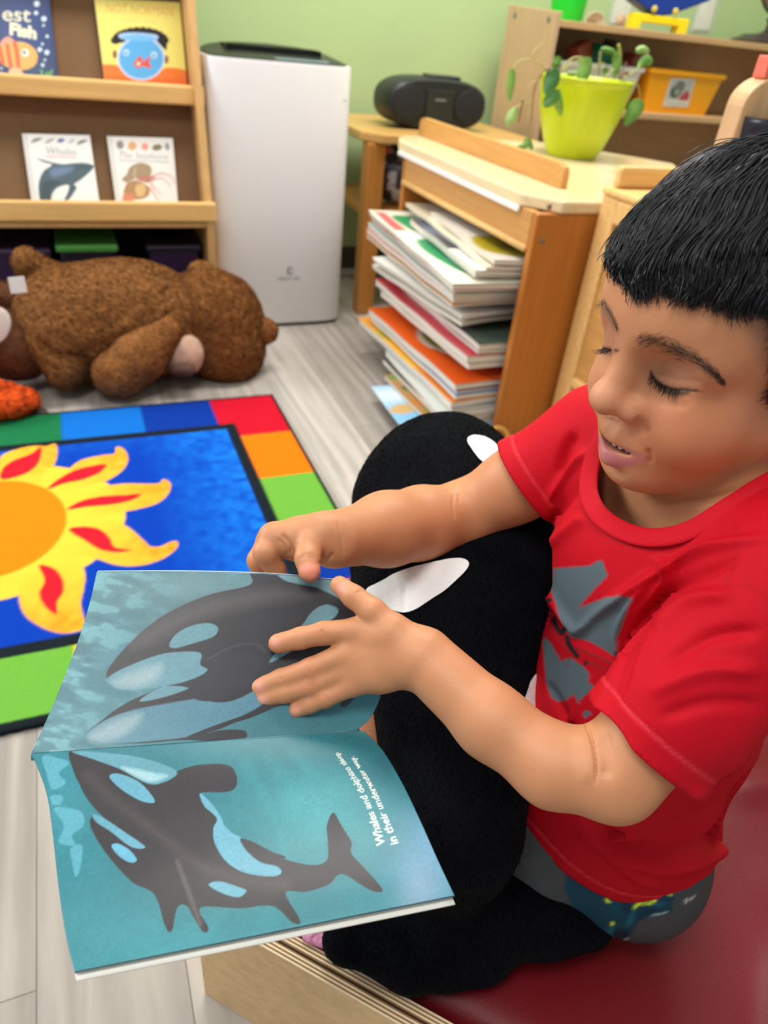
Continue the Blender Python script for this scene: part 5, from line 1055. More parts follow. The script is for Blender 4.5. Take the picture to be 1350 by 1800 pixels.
# joints (near = his left side, far = his right side)
SLj = np.array([0.385, 0.212, 0.640]); ELj = at_d(1078, 1360, 0.452); WLj = at_d(748, 1160, 0.500)
SRj = np.array([0.400, 0.432, 0.618]); ERj = at_d(805, 912, 0.690); WRj = at_d(592, 948, 0.572)
NECK = np.array([0.425, 0.328, 0.645])
HIPL = np.array([0.416, 0.238, 0.258]); HIPR = np.array([0.418, 0.338, 0.258])
KNL = np.array([0.258, 0.335, 0.258]); KNR = at_d(690, 1225, 0.73); ANL = np.array([0.185, 0.420, 0.21]); ANR = at_d(640, 1480, 0.745)
# finger joints, knuckle first
HN = lambda pts: [at_d(x, y, d) for x, y, d in pts]
near_hand = {'index': HN([(628, 1108, .508), (569, 1113, .511), (528, 1122, .514), (489, 1131, .516)]), 'middle': HN([(612, 1148, .508), (546, 1177, .509), (494, 1195, .512), (455, 1209, .514)]),
             'ring': HN([(612, 1177, .508), (547, 1205, .508), (500, 1218, .510), (461, 1229, .512)]), 'little': HN([(620, 1204, .506), (572, 1227, .506), (545, 1238, .508), (521, 1248, .510)]),
             'thumb': HN([(690, 1108, .502), (655, 1074, .505), (622, 1049, .511), (597, 1029, .518)])}
near_r = {'index': (.0090, .0083, .0078, .0072), 'middle': (.0090, .0083, .0077, .0070), 'ring': (.0086, .0077, .0071, .0065), 'little': (.0078, .0067, .0062, .0057), 'thumb': (.0108, .0093, .0083, .0070)}
far_hand = {'index': HN([(482, 945, .560), (466, 972, .552), (484, 1000, .562), (500, 1040, .572)]), 'middle': HN([(474, 950, .575), (455, 985, .570), (462, 1015, .580), (478, 1050, .588)]),
            'ring': HN([(478, 955, .588), (462, 992, .586), (470, 1025, .594), (486, 1055, .60)]), 'little': HN([(488, 962, .598), (476, 1000, .600), (482, 1028, .604), (494, 1050, .606)]),
            'thumb': HN([(572, 938, .562), (546, 955, .552), (540, 982, .540), (544, 1004, .534)])}
far_r = {'index': (.0100, .0094, .0080, .0066), 'middle': (.0100, .0092, .0076, .0064), 'ring': (.0090, .0082, .0070, .006), 'little': (.0080, .0070, .006, .0055), 'thumb': (.0135, .0112, .0094, .0084)}
def build_body_field():
    f = Field()
    # head
    hell(f, (-0.006, 0, 0.032), (0.090, 0.071, 0.073), 0.01)
    hell(f, (0.030, 0, 0.030), (0.054, 0.057, 0.048), 0.02)
    hell(f, (0.022, 0, -0.022), (0.056, 0.057, 0.060), 0.02)
    hell(f, (0.044, 0.032, -0.038), (0.031, 0.029, 0.031), 0.018, both=True)
    hcone(f, (0.050, 0.012, -0.077), (-0.004, 0.050, -0.040), 0.017, 0.019, 0.02, both=True)
    hell(f, (0.060, 0, -0.077), (0.019, 0.021, 0.019), 0.014)
    hell(f, (0.030, 0, -0.074), (0.042, 0.038, 0.024), 0.02)
    hcone(f, (0.069, 0.010, 0.017), (0.054, 0.041, 0.013), 0.011, 0.011, 0.014, both=True)
    hell(f, (0.086, 0.031, 0.003), (0.020, 0.021, 0.016), 0.012, '-', True)
    hell(f, (0.0505, 0.0295, 0.0005), (0.0168, 0.0185, 0.0160), 0.005, both=True)
    hcone(f, (0.0755, 0, 0.014), (0.0885, 0, -0.017), 0.0074, 0.0100, 0.009)
    hell(f, (0.0915, 0, -0.0210), (0.0115, 0.0125, 0.0110), 0.005)
    hell(f, (0.0810, 0.0138, -0.0265), (0.0096, 0.0078, 0.0084), 0.007, both=True)
    hell(f, (0.0890, 0.0060, -0.0330), (0.0050, 0.0032, 0.0030), 0.003, '-', True)
    hell(f, (0.056, 0, -0.052), (0.0265, 0.027, 0.024), 0.014)
    hcone(f, (0.0805, 0.004, -0.0505), (0.0695, 0.0220, -0.0555), 0.0052, 0.0030, 0.006, both=True)
    hcone(f, (0.0795, 0.0, -0.0680), (0.0690, 0.0200, -0.0597), 0.0078, 0.0038, 0.006, both=True)
    hell(f, (0.0800, 0, -0.0590), (0.0140, 0.0165, 0.0022), 0.0018, '-')
    hell(f, (0.0850, 0, -0.0790), (0.0060, 0.016, 0.0026), 0.006, '-')
    hell(f, (0.0925, 0, -0.0430), (0.0065, 0.0022, 0.0060), 0.006, '-')
    hell(f, (-0.014, 0.0715, -0.006), (0.017, 0.008, 0.028), 0.006, both=True)
    hell(f, (-0.008, 0.0800, -0.004), (0.010, 0.005, 0.018), 0.005, '-', True)
    # neck and trunk
    f.cone(HL(-0.022, 0, -0.035), NECK, 0.042, 0.045, 0.022)
    f.ell((0.430, 0.318, 0.560), (0.072, 0.098, 0.090), k=0.03); f.ell((0.415, 0.300, 0.430), (0.074, 0.094, 0.110), k=0.04); f.ell((0.418, 0.284, 0.290), (0.086, 0.096, 0.085), k=0.04)
    f.cone(NECK-[0, 0, 0.01], SLj+[0.01, 0.02, -0.005], 0.042, 0.034, 0.03); f.cone(NECK-[0, 0, 0.01], SRj+[0, -0.02, -0.005], 0.042, 0.034, 0.03)
    f.n0 = len(f.ops)
    # arms
    f.chain([SLj, (SLj*0.4+ELj*0.6), ELj], (0.037, 0.0335, 0.0285), 0.016)
    f.chain([ELj, at_d(972, 1346, 0.461), at_d(864, 1268, 0.478), WLj], (0.0280, 0.0252, 0.0240, 0.0218), 0.010)
    f.chain([SRj, SRj*0.45+ERj*0.55, ERj], (0.036, 0.0325, 0.0312), 0.016)
    f.chain([ERj, at_d(742, 920, 0.660), at_d(680, 930, 0.625), WRj], (0.0312, 0.0318, 0.0300, 0.0232), 0.018)
    # hands
    for H, R, W, kr in ((near_hand, near_r, WLj, 1.0), (far_hand, far_r, WRj, 1.1)):
        for n in ('index', 'middle', 'ring', 'little'):
            f.cone(W*0.9+H[n][0]*0.1, H[n][0], 0.0135*kr, R[n][0]*1.06, 0.010)
        f.cone(H['index'][0]*0.6+W*0.4, H['little'][0]*0.6+W*0.4, 0.0125*kr, 0.0115*kr, 0.008)
        f.cone(W*0.75+H['thumb'][0]*0.25, H['thumb'][0], 0.0150*kr, R['thumb'][0], 0.012)
        f.cone(H['thumb'][0], H['index'][0]*0.5+H['thumb'][0]*0.5, R['thumb'][0]*0.8, 0.007, 0.010)
        if H is far_hand:
            f.cone(H['index'][0]*0.55+W*0.45, H['thumb'][0]*0.8+H['index'][0]*0.2, 0.0150, 0.0125, 0.012); f.cone(H['index'][0], H['thumb'][1]*0.45+H['index'][0]*0.55, 0.0100, 0.0085, 0.010)
        for n in ('index', 'middle', 'ring', 'little', 'thumb'):
            g = H[n]; r = R[n]
            for i in range(3): f.cone(g[i], g[i+1], r[i], r[i+1], 0.0028)
    # hips and legs
    f.chain([HIPL, HIPL*0.5+KNL*0.5, KNL], (0.064, 0.056, 0.042), 0.02); f.chain([HIPR, HIPR*0.5+KNR*0.5, KNR], (0.064, 0.054, 0.038), 0.02)
    f.chain([KNL, KNL*0.5+ANL*0.5+[0, 0, 0.004], ANL], (0.036, 0.036, 0.026), 0.015); f.chain([KNR, KNR*0.5+ANR*0.5, ANR], (0.036, 0.034, 0.024), 0.015)
    d = np.array([-0.95, 0.2, -0.1]); f.cone(ANL, ANL+d*0.07, 0.024, 0.017, 0.014); f.cone(ANR, ANR+np.array([-0.06, 0.01, -0.012]), 0.024, 0.017, 0.014)
    return f
BODY = build_body_field(); BODY_TRUNK = Field(); BODY_TRUNK.ops = BODY.ops[BODY.n0-5:BODY.n0-2]+BODY.ops[BODY.n0:BODY.n0+2]+BODY.ops[BODY.n0+5:BODY.n0+7]
BV, BQ = surface(BODY, (0.04, 0.12, 0.14), (0.56, 0.60, 0.90), 0.00125)
BV = relax(BV, BQ, 1, 0.5)
def press(V, N, pts, width, amp, ok, taper=True):
    """Raise (+) or press in (-) the surface along a line seen in the photograph."""
    Q, _ = photo(V); p = catmull(pts, 6) if len(pts) > 2 else np.asarray(pts, float); lo, hi = p.min(0)-3*width, p.max(0)+3*width
    i = np.nonzero(((Q >= lo) & (Q <= hi)).all(1) & ok)[0]
    if not len(i): return
    d = np.full(len(i), 1e9); tt = np.zeros(len(i)); n = len(p)-1
    for k in range(n):
        dd, t = seg_dist(Q[i], p[k], p[k+1]); b = dd < d; d[b] = dd[b]; tt[b] = (k+t[b])/n
    a = np.exp(-(d/width)**2)
    if taper: a = a*np.clip(np.minimum(tt, 1-tt)*4+0.15, 0, 1)
    V[i] += N[i]*(a*amp)[:, None]
def visible(V, Q):
    """Vertices the photograph's camera sees: front facing and nearest along their ray (coarse depth map)."""
    N = vnormals(V, Q); px, z = photo(V); ok = front_facing(V, N); g = 6
    ij = np.floor(px/g).astype(int); ins = ok & (ij[:, 0] >= -40) & (ij[:, 0] < 320) & (ij[:, 1] >= -40) & (ij[:, 1] < 360)
    D = np.full((360, 400), 9.0); np.minimum.at(D, (ij[ins, 0]+40, ij[ins, 1]+40), z[ins])
    zz = np.full(len(V), 9.0); zz[ins] = D[ij[ins, 0]+40, ij[ins, 1]+40]; return ok & ins & (z < zz+0.016), N
ok, BN = visible(BV, BQ); hd = to_head(BV); face = ok & (hd[:, 2] > -0.11) & (hd[:, 0] > -0.03) & (np.abs(hd[:, 1]) < 0.09)
cF = lambda *pts: [(1020+x/4.09, 520+y/4.09) for x, y in pts]
cH = lambda *pts: [(430+x/4.655, 900+y/4.655) for x, y in pts]
lidN = cF((505, 540), (540, 600), (600, 642), (680, 668), (760, 674), (845, 684)); lidF = cF((275, 395), (240, 392), (200, 380), (150, 372), (105, 382))
press(BV, BN, lidN, 2.2, -0.0010, face); press(BV, BN, lidF, 2.0, -0.0008, face)
press(BV, BN, cF((520, 520), (600, 555), (700, 595), (800, 610), (880, 625)), 3.5, -0.0006, face)
press(BV, BN, cF((520, 720), (620, 775), (720, 790), (800, 770)), 6, -0.0005, face)
press(BV, BN, cF((355, 770), (408, 830), (412, 885), (385, 925)), 3.0, -0.0007, face); press(BV, BN, cF((400, 870), (440, 930), (480, 1010)), 9, -0.0010, face)
press(BV, BN, cF((480, 1100), (500, 1150), (500, 1210)), 5, -0.0016, face)
press(BV, BN, cF((560, 1500), (850, 1480), (1150, 1400), (1330, 1310)), 7, -0.0018, ok)
arm = ok & (hd[:, 2] < -0.05)
for pts in ([(797, 868), (796, 890), (800, 912)], [(806, 866), (808, 884)], [(592, 915), (600, 945), (602, 985)]): press(BV, BN, pts, 2.2, -0.0008, arm)
press(BV, BN, [(1020, 1290), (1030, 1330), (1030, 1380)], 11, 0.0014, arm); press(BV, BN, [(1026, 1266), (1040, 1300), (1047, 1340), (1047, 1378)], 2.0, -0.0026, arm); press(BV, BN, [(1060, 1280), (1068, 1330), (1066, 1370)], 12, -0.0018, arm)
for pts in (cH((640, 960), (650, 990), (650, 1030)), cH((625, 965), (632, 1000)), cH((500, 1260), (520, 1300), (540, 1330)), cH((535, 1250), (560, 1290)), cH((520, 1400), (550, 1440)), cH((550, 1390), (575, 1430)), cH((280, 1350), (310, 1380)), cH((640, 1500), (665, 1530)), cH((905, 660), (960, 650)), cH((440, 385), (510, 365), (570, 390)), cH((460, 360), (520, 345), (565, 365))): press(BV, BN, pts, 1.6, -0.0005, arm)
press(BV, BN, cH((300, 180), (350, 240), (380, 300), (375, 360)), 4.0, -0.0022, arm); press(BV, BN, cH((270, 215), (330, 290), (350, 370)), 3.0, -0.0016, arm)
press(BV, BN, cH((600, 420), (680, 390), (730, 330)), 3.0, -0.0014, arm)
def paint_skin():
    Q, _ = photo(BV); p = Paint(Q, (200, 137, 96), px=2.4, ok=ok)
    n = noise3(BV, 130, 3, 3); p.C *= (1+0.05*n)[:, None]
    # warm cheeks, lighter nose and brow bone, darker knuckles
    f_ = face
    def tint(c, r, col, a, m):
        c = np.asarray(c, float); q = (((Q-c)/np.asarray(r, float))**2).sum(1); w = np.exp(-q)*a*m; p.C[:] = p.C*(1-w[:, None])+lin(col)*w[:, None]
    tint((1215, 780), (110, 95), (200, 112, 76), 0.45, f_); tint((1060, 690), (26, 30), (216, 150, 120), 0.5, f_); tint((1140, 740), (60, 30), (206, 136, 104), 0.4, f_)
    tint((1190, 655), (60, 25), (176, 122, 98), 0.6, f_); tint((1066, 590), (26, 25), (180, 128, 104), 0.5, f_); tint((1100, 845), (50, 25), (190, 138, 108), 0.4, f_)
    for c in ((568, 1110), (546, 1177), (547, 1206), (571, 1227)): tint(c, (13, 11), (196, 120, 84), 0.5, arm)
    tint((780, 920), (70, 60), (202, 136, 92), 0.4, arm); tint((900, 1300), (120, 70), (198, 136, 96), 0.4, arm)
    for c, r in (((484, 1130), (9, 9)), ((456, 1206), (9, 9)), ((462, 1231), (9, 8)), ((520, 1249), (9, 8)), ((600, 1034), (10, 9))): tint(c, r, (232, 160, 144), 0.75, arm)
    tint((543, 1004), (14, 13), (238, 140, 116), 0.9, arm)
    p.poly(cH((465, 455), (530, 425), (590, 450), (598, 500), (575, 545), (530, 530), (480, 500)), (240, 150, 130), 3, 0.7)
    # lips
    p.ok = face
    p.poly(cF((95, 975), (140, 1010), (200, 1040), (290, 1075), (380, 1110), (480, 1160), (400, 1150), (300, 1120), (220, 1075), (150, 1045), (125, 1030)), (184, 116, 106), 2.0, 0.9)
    p.poly(cF((125, 1035), (150, 1020), (200, 1085), (260, 1135), (340, 1160), (480, 1165), (440, 1195), (370, 1220), (280, 1235), (200, 1210), (145, 1155), (125, 1090)), (196, 116, 116), 2.0, 0.95)
    mo = np.clip(1-np.abs(sd_ell(hd, (0.0750, 0, -0.0590), (0.0110, 0.0165, 0.0022)))/0.0010, 0, 1)*(hd[:, 0] > 0.05)*(hd[:, 0] < 0.0835); p.C[:] = p.C*(1-mo[:, None])+lin((96, 36, 38))*mo[:, None]
    # lash line and lowered eyes
    p.line(lidN, 3.4, (36, 28, 30), 1.2, 0.95); p.poly(cF((535, 600), (610, 640), (700, 665), (800, 678), (760, 715), (660, 715), (570, 680)), (58, 46, 46), 2.5, 0.75)
    p.line(cF((825, 676), (870, 690)), 2.0, (90, 58, 48), 2, 0.7); p.line(lidF, 3.0, (36, 28, 30), 1.2, 0.95); p.poly(cF((270, 385), (200, 372), (130, 350), (110, 385), (180, 420), (250, 415)), (58, 46, 46), 2.5, 0.6)
    p.line(cF((540, 530), (620, 575), (720, 605), (820, 620)), 1.6, (150, 100, 80), 2, 0.5)
    # brows (skin shade under the hairs)
    p.poly(cF((370, 300), (470, 310), (600, 325), (720, 355), (850, 430), (980, 540), (1015, 612), (930, 545), (800, 480), (690, 440), (560, 385), (430, 345)), (112, 80, 64), 7, 0.42)
    p.poly(cF((130, 60), (170, 30), (215, 120), (255, 200), (270, 270), (225, 215), (170, 130)), (96, 70, 58), 4, 0.7)
    # nostril edge
    p.poly(cF((130, 850), (180, 855), (240, 880), (280, 905), (220, 890), (160, 868)), (110, 66, 52), 2, 0.6)
    # short hair fading in at the temple
    p.poly(cF((1140, 90), (1220, 60), (1330, 40), (1400, 100), (1400, 520), (1330, 490), (1270, 400), (1220, 280), (1170, 180)), (120, 90, 76), 12, 0.55)
    return p.C
BOY = thing('person', (0.45, 0.285, 0.175), 'young boy in a red T-shirt and dark shorts sitting and reading an open picture book', 'person')
M_skin = mat('skin', attr=True, rough=0.50, spec=0.38, sss=0.10, bump=0.10, bscale=700)
mesh_obj('body', BV, BQ, M_skin, BOY, smooth=True, col=paint_skin())
# ------------------------------------------------------------------ red T-shirt
def build_shirt():
    f = Field()
    f.ell((0.406, 0.318, 0.566), (0.086, 0.106, 0.096), k=0.03); f.ell((0.405, 0.298, 0.430), (0.086, 0.104, 0.120), k=0.05); f.ell((0.400, 0.288, 0.315), (0.096, 0.103, 0.11), k=0.05); torso = Field(); torso.ops = list(f.ops)
    f.cone(NECK-[0, 0, 0.012], SLj+[0.004, 0.01, -0.002], 0.052, 0.045, 0.03); f.cone(NECK-[0, 0, 0.012], SRj+[0, -0.01, -0.002], 0.052, 0.045, 0.03)
    hl = at_d(1128, 1302, 0.462); hr = at_d(928, 853, 0.650)      # hem centres of the sleeves
    dl = (hl-SLj)/np.linalg.norm(hl-SLj); dr = (hr-SRj)/np.linalg.norm(hr-SRj)
    f.chain([SLj, hl+dl*0.03], (0.047, 0.0415), 0.018); f.chain([SRj, hr+dr*0.03], (0.046, 0.0385), 0.018)
    fs = lambda P: smin(f(P), BODY_TRUNK(P)-0.0065, 0.008)
    V, Q = surface(fs, (0.26, 0.10, 0.17), (0.60, 0.56, 0.76), 0.0021); V = relax(V, Q, 2, 0.5); N = vnormals(V, Q); ok, N = visible(V, Q)
    # gathers and folds of the cloth, seen lines of the photograph
    up = [([(1170, 1035), (1130, 1090), (1105, 1150), (1090, 1200), (1072, 1235)], 10, -0.0075), ([(1145, 985), (1180, 1000), (1150, 1050), (1120, 1110)], 9, 0.003),
          ([(1345, 945), (1240, 970), (1150, 1010), (1090, 1050), (1040, 1085)], 9, 0.0045), ([(1300, 985), (1210, 1020), (1150, 1060), (1115, 1110)], 8, -0.0035), ([(1100, 1165), (1085, 1120), (1110, 1060), (1150, 1020)], 8, 0.003),
          ([(948, 990), (965, 1040), (985, 1085), (1010, 1110), (1050, 1080)], 8, 0.0045), ([(940, 1010), (952, 1060), (972, 1100), (1000, 1125)], 8, -0.003),
          ([(1290, 1045), (1210, 1060), (1150, 1110)], 12, 0.003), ([(1335, 1110), (1250, 1120), (1170, 1170)], 12, -0.0025), ([(1340, 1180), (1240, 1180), (1140, 1220)], 14, 0.0025), ([(1340, 1240), (1250, 1235), (1160, 1260)], 12, -0.002),
          ([(1030, 1440), (1090, 1480), (1170, 1500), (1250, 1480), (1310, 1410)], 11, -0.0055), ([(1020, 1460), (1090, 1505), (1180, 1525), (1260, 1500), (1310, 1440)], 11, 0.004), ([(1200, 1400), (1260, 1385), (1320, 1330)], 14, 0.003), ([(1180, 1440), (1260, 1425), (1330, 1350)], 10, -0.003), ([(1060, 1500), (1120, 1545), (1160, 1555)], 7, 0.002),
          ([(1010, 760), (990, 800), (985, 840)], 9, -0.004), ([(1035, 790), (1000, 830), (965, 880)], 9, 0.004), ([(1045, 830), (1005, 870), (960, 930)], 8, -0.0035), ([(1028, 905), (1000, 930), (965, 960)], 9, 0.0025), ([(960, 1320), (990, 1380), (1010, 1430)], 8, -0.003), ([(958, 1200), (985, 1240), (1010, 1290)], 9, -0.003)]
    for pts, w, a in up: press(V, N, pts, w, a*1.7, ok)
    V += N*(noise3(V, 16, 6, 2)*0.0022+noise3(V*[1, 1, 0.5], 34, 2, 2)*0.0012)[:, None]
    for _ in range(3):
        bd = BODY_TRUNK(V); i = bd < 0.004; V[i] += N[i]*(0.004-bd[i])[:, None]
    # cut the openings: hem, sleeves, neck
    nc = np.array([0.393, 0.328, 0.645]); ax = np.array([-0.42, -0.05, 0.90]); ax /= np.linalg.norm(ax)
    q = V-nc; h = q@ax; rad = np.linalg.norm(q-h[:, None]*ax, axis=1)
    hem = V[:, 2]-(0.276+0.10*(0.40-V[:, 0])+0.004*np.sin(V[:, 1]*60))
    hem = V[:, 2]-HEMZ(V)
    RN = 0.067; wl = (V-hl)@dl; wr = (V-hr)@dr; tv = torso(V); near = (np.linalg.norm(V-hl-wl[:, None]*dl, axis=1) < 0.070) & (np.abs(wl) < 0.15) & (tv > 0.007); far = (np.linalg.norm(V-hr-wr[:, None]*dr, axis=1) < 0.066) & (np.abs(wr) < 0.17) & (tv > 0.007)
    keep = (hem > 0) & ~((rad < RN) & (h > -0.03)) & ~(near & (wl > 0)) & ~(far & (wr > 0))
    Fk = keep[Q].all(1); 
    # smooth the cut edges by sliding border vertices onto the cutting planes
    kq = Q[Fk]; cnt = {}
    edge = np.zeros(len(V), bool); bad = ~keep; mix = (~Fk) & keep[Q].any(1); edge[np.unique(Q[mix])] = True; edge &= keep
    for cond, val, d in ((near & edge & (np.abs(wl) < 0.004), wl, dl), (far & edge & (np.abs(wr) < 0.004), wr, dr)):
        V[cond] -= val[cond][:, None]*d
    c = edge & (np.abs(hem) < 0.004); V[c, 2] -= hem[c]
    c = edge & (rad < RN+0.004) & (h > -0.03); rr = (q-h[:, None]*ax); V[c] = V[c]-rr[c]/rad[c][:, None]*(rad[c]-RN)[:, None]
    # hems: a slightly thicker band with a stitched line
    N2 = vnormals(V, Q)
    for dist, wband in ((hem, 0.016), (np.where(near, -wl, 9), 0.015), (np.where(far, -wr, 9), 0.014)):
        a = np.clip((wband-dist)/0.0012, 0, 1)*(dist > -0.01); V += N2*(a*0.0008)[:, None]
        s = np.exp(-((dist-wband-0.001)/0.0012)**2); V -= N2*(s*0.0005)[:, None]
    V2, Q2, used = tidy(V, kq); V2 = smooth_border(V2, Q2, 10)
    # print on the chest
    P, _ = photo(V2); okk = ok[used]; p = Paint(P, (190, 3, 27), px=3.6, ok=okk)
    # stitched seams
    for dist, wb in ((hem, 0.0165), (np.where(near, -wl, 9), 0.0155), (np.where(far, -wr, 9), 0.0145)):
        s = np.exp(-((dist[used]-wb)/0.0010)**2)*0.35; p.C = p.C*(1-s[:, None])+lin((238, 84, 100))*s[:, None]
    p.line([(1295, 925), (1293, 980), (1275, 1032)], 2.2, (150, 6, 24), 1, 0.8); p.line([(1275, 1030), (1320, 1032), (1352, 1055)], 3, (160, 8, 26), 1.5, 0.7); p.line([(1202, 1375), (1204, 1430)], 2.0, (170, 10, 30), 1, 0.6); p.line([(1180, 1500), (1178, 1545)], 2.0, (170, 10, 30), 1, 0.6)
    p.ok = okk & (torso(V2) < 0.016) & (np.where(near[used], -wl[used], 9) > 0.060)
    c = lambda *pts: [(900+x/5.144, 940+y/5.144) for x, y in pts]
    gr = (88, 104, 112)
    p.poly(c((285, 310), (700, 280), (780, 235), (815, 235), (868, 370), (740, 500), (600, 660), (850, 565), (960, 550), (1095, 575), (1040, 720), (980, 850), (950, 960), (940, 1110), (800, 1020), (690, 960), (540, 930), (480, 860), (420, 740), (390, 620)), gr, 1.0, 1, False)
    p.poly(c((275, 960), (300, 930), (350, 980), (440, 1140), (520, 1110), (560, 1130), (640, 1190), (700, 1250), (690, 1330), (780, 1400), (870, 1450), (800, 1560), (660, 1660), (620, 1580), (560, 1440), (500, 1490), (420, 1510), (350, 1470), (310, 1350), (290, 1150)), gr, 1.0, 1, False)
    red = (206, 14, 36)
    for pts in ([(700, 1330), (760, 1250), (720, 1260)], [(760, 1400), (860, 1440), (900, 1330), (800, 1310)]): p.poly(c(*pts), red, 1, 1, False)
    bk = (34, 34, 38)
    p.poly(c((232, 280), (270, 290), (268, 400), (240, 390)), bk, 0.8, 1, False); p.line(c((240, 400), (255, 560), (285, 480)), 4.0, bk, 0.8, 1, False); p.line(c((265, 625), (300, 610), (340, 590)), 8, bk, 0.8, 1, False)
    p.line(c((348, 680), (352, 730)), 5, bk, 0.8, 1, False); p.line(c((375, 750), (400, 830), (450, 890), (465, 860)), 9, bk, 0.8, 1); p.line(c((495, 930), (520, 1000), (590, 1100)), 9, bk, 0.8, 1)
    p.poly(c((545, 960), (640, 960), (760, 1010), (930, 1110), (930, 1180), (800, 1130), (660, 1050), (570, 1000)), red, 1, 1); p.line(c((590, 1030), (760, 1100), (910, 1170)), 2.0, (84, 50, 44), 1); p.line(c((680, 1150), (800, 1200), (940, 1265)), 2.0, (84, 50, 44), 1)
    for a in ([(340, 830), (430, 960), (500, 1060)], [(300, 890), (400, 1030), (470, 1140)], [(500, 1190), (520, 1100)]): p.line(c(*a), 1.6, (120, 44, 54), 1)
    p.poly(c((640, 1160), (670, 1130), (690, 1165), (650, 1185)), bk, 0.8, 1, False)
    o = mesh_obj('t_shirt', V2, Q2, mat('shirt_red', attr=True, rough=0.7, spec=0.18, bump=0.15, bscale=900) , BOY, smooth=True, col=p.C, label='short-sleeved red T-shirt with a grey chest emblem')
    s = o.modifiers.new('depth', 'SOLIDIFY'); s.thickness = 0.0016; s.offset = -1
    # ribbed collar following the neck opening
    th = np.arange(97)*2*np.pi/96; x = np.cross(ax, [0, 1.0, 0]); x /= np.linalg.norm(x); y = np.cross(ax, x); ring = []
    for a in th[:-1]:
        d = np.cos(a)*x+np.sin(a)*y; hs = np.linspace(-0.06, 0.06, 61); pts = nc+d*(RN+0.0015)+hs[:, None]*ax; v = fs(pts); k = np.nonzero((v[:-1] < 0) & (v[1:] >= 0))[0]
        ring.append(nc+d*(RN)+ax*(hs[k[-1]] if len(k) else 0))
    ring = np.array(ring); ring = (ring+np.roll(ring, 1, 0)+np.roll(ring, -1, 0)+np.roll(ring, 2, 0)+np.roll(ring, -2, 0))/5
    W = []; cn = ring.mean(0)
    for r in ring:
        inw = (cn-r); inw -= (inw@ax)*ax; inw /= np.linalg.norm(inw); W.append([r-inw*0.0095+ax*-0.0010, r-inw*0.0090+ax*0.0008, r-inw*0.003+ax*0.0024, r+inw*0.004+ax*0.0034, r+inw*0.0052+ax*0.0028, r+inw*0.0045-ax*0.003])
    W = np.array(W); n, k = W.shape[:2]; Fc = [(i*k+j, i*k+j+1, ((i+1) % n)*k+j+1, ((i+1) % n)*k+j) for i in range(n) for j in range(k-1)]
    o = mesh_obj('collar', W.reshape(-1, 3), Fc, mat('collar_red', (192, 5, 30), 0.7, 0.18, bump=0.2, bscale=900), bpy.data.objects['t_shirt'], smooth=True); ss = o.modifiers.new('round', 'SUBSURF'); ss.levels = 1; ss.render_levels = 1
def HEMZ(V): return 0.284+0.22*(0.40-V[:, 0])+0.02*np.clip((0.30-V[:, 1])/0.1, -1, 1)*0+0.003*np.sin(V[:, 1]*55)
build_shirt()
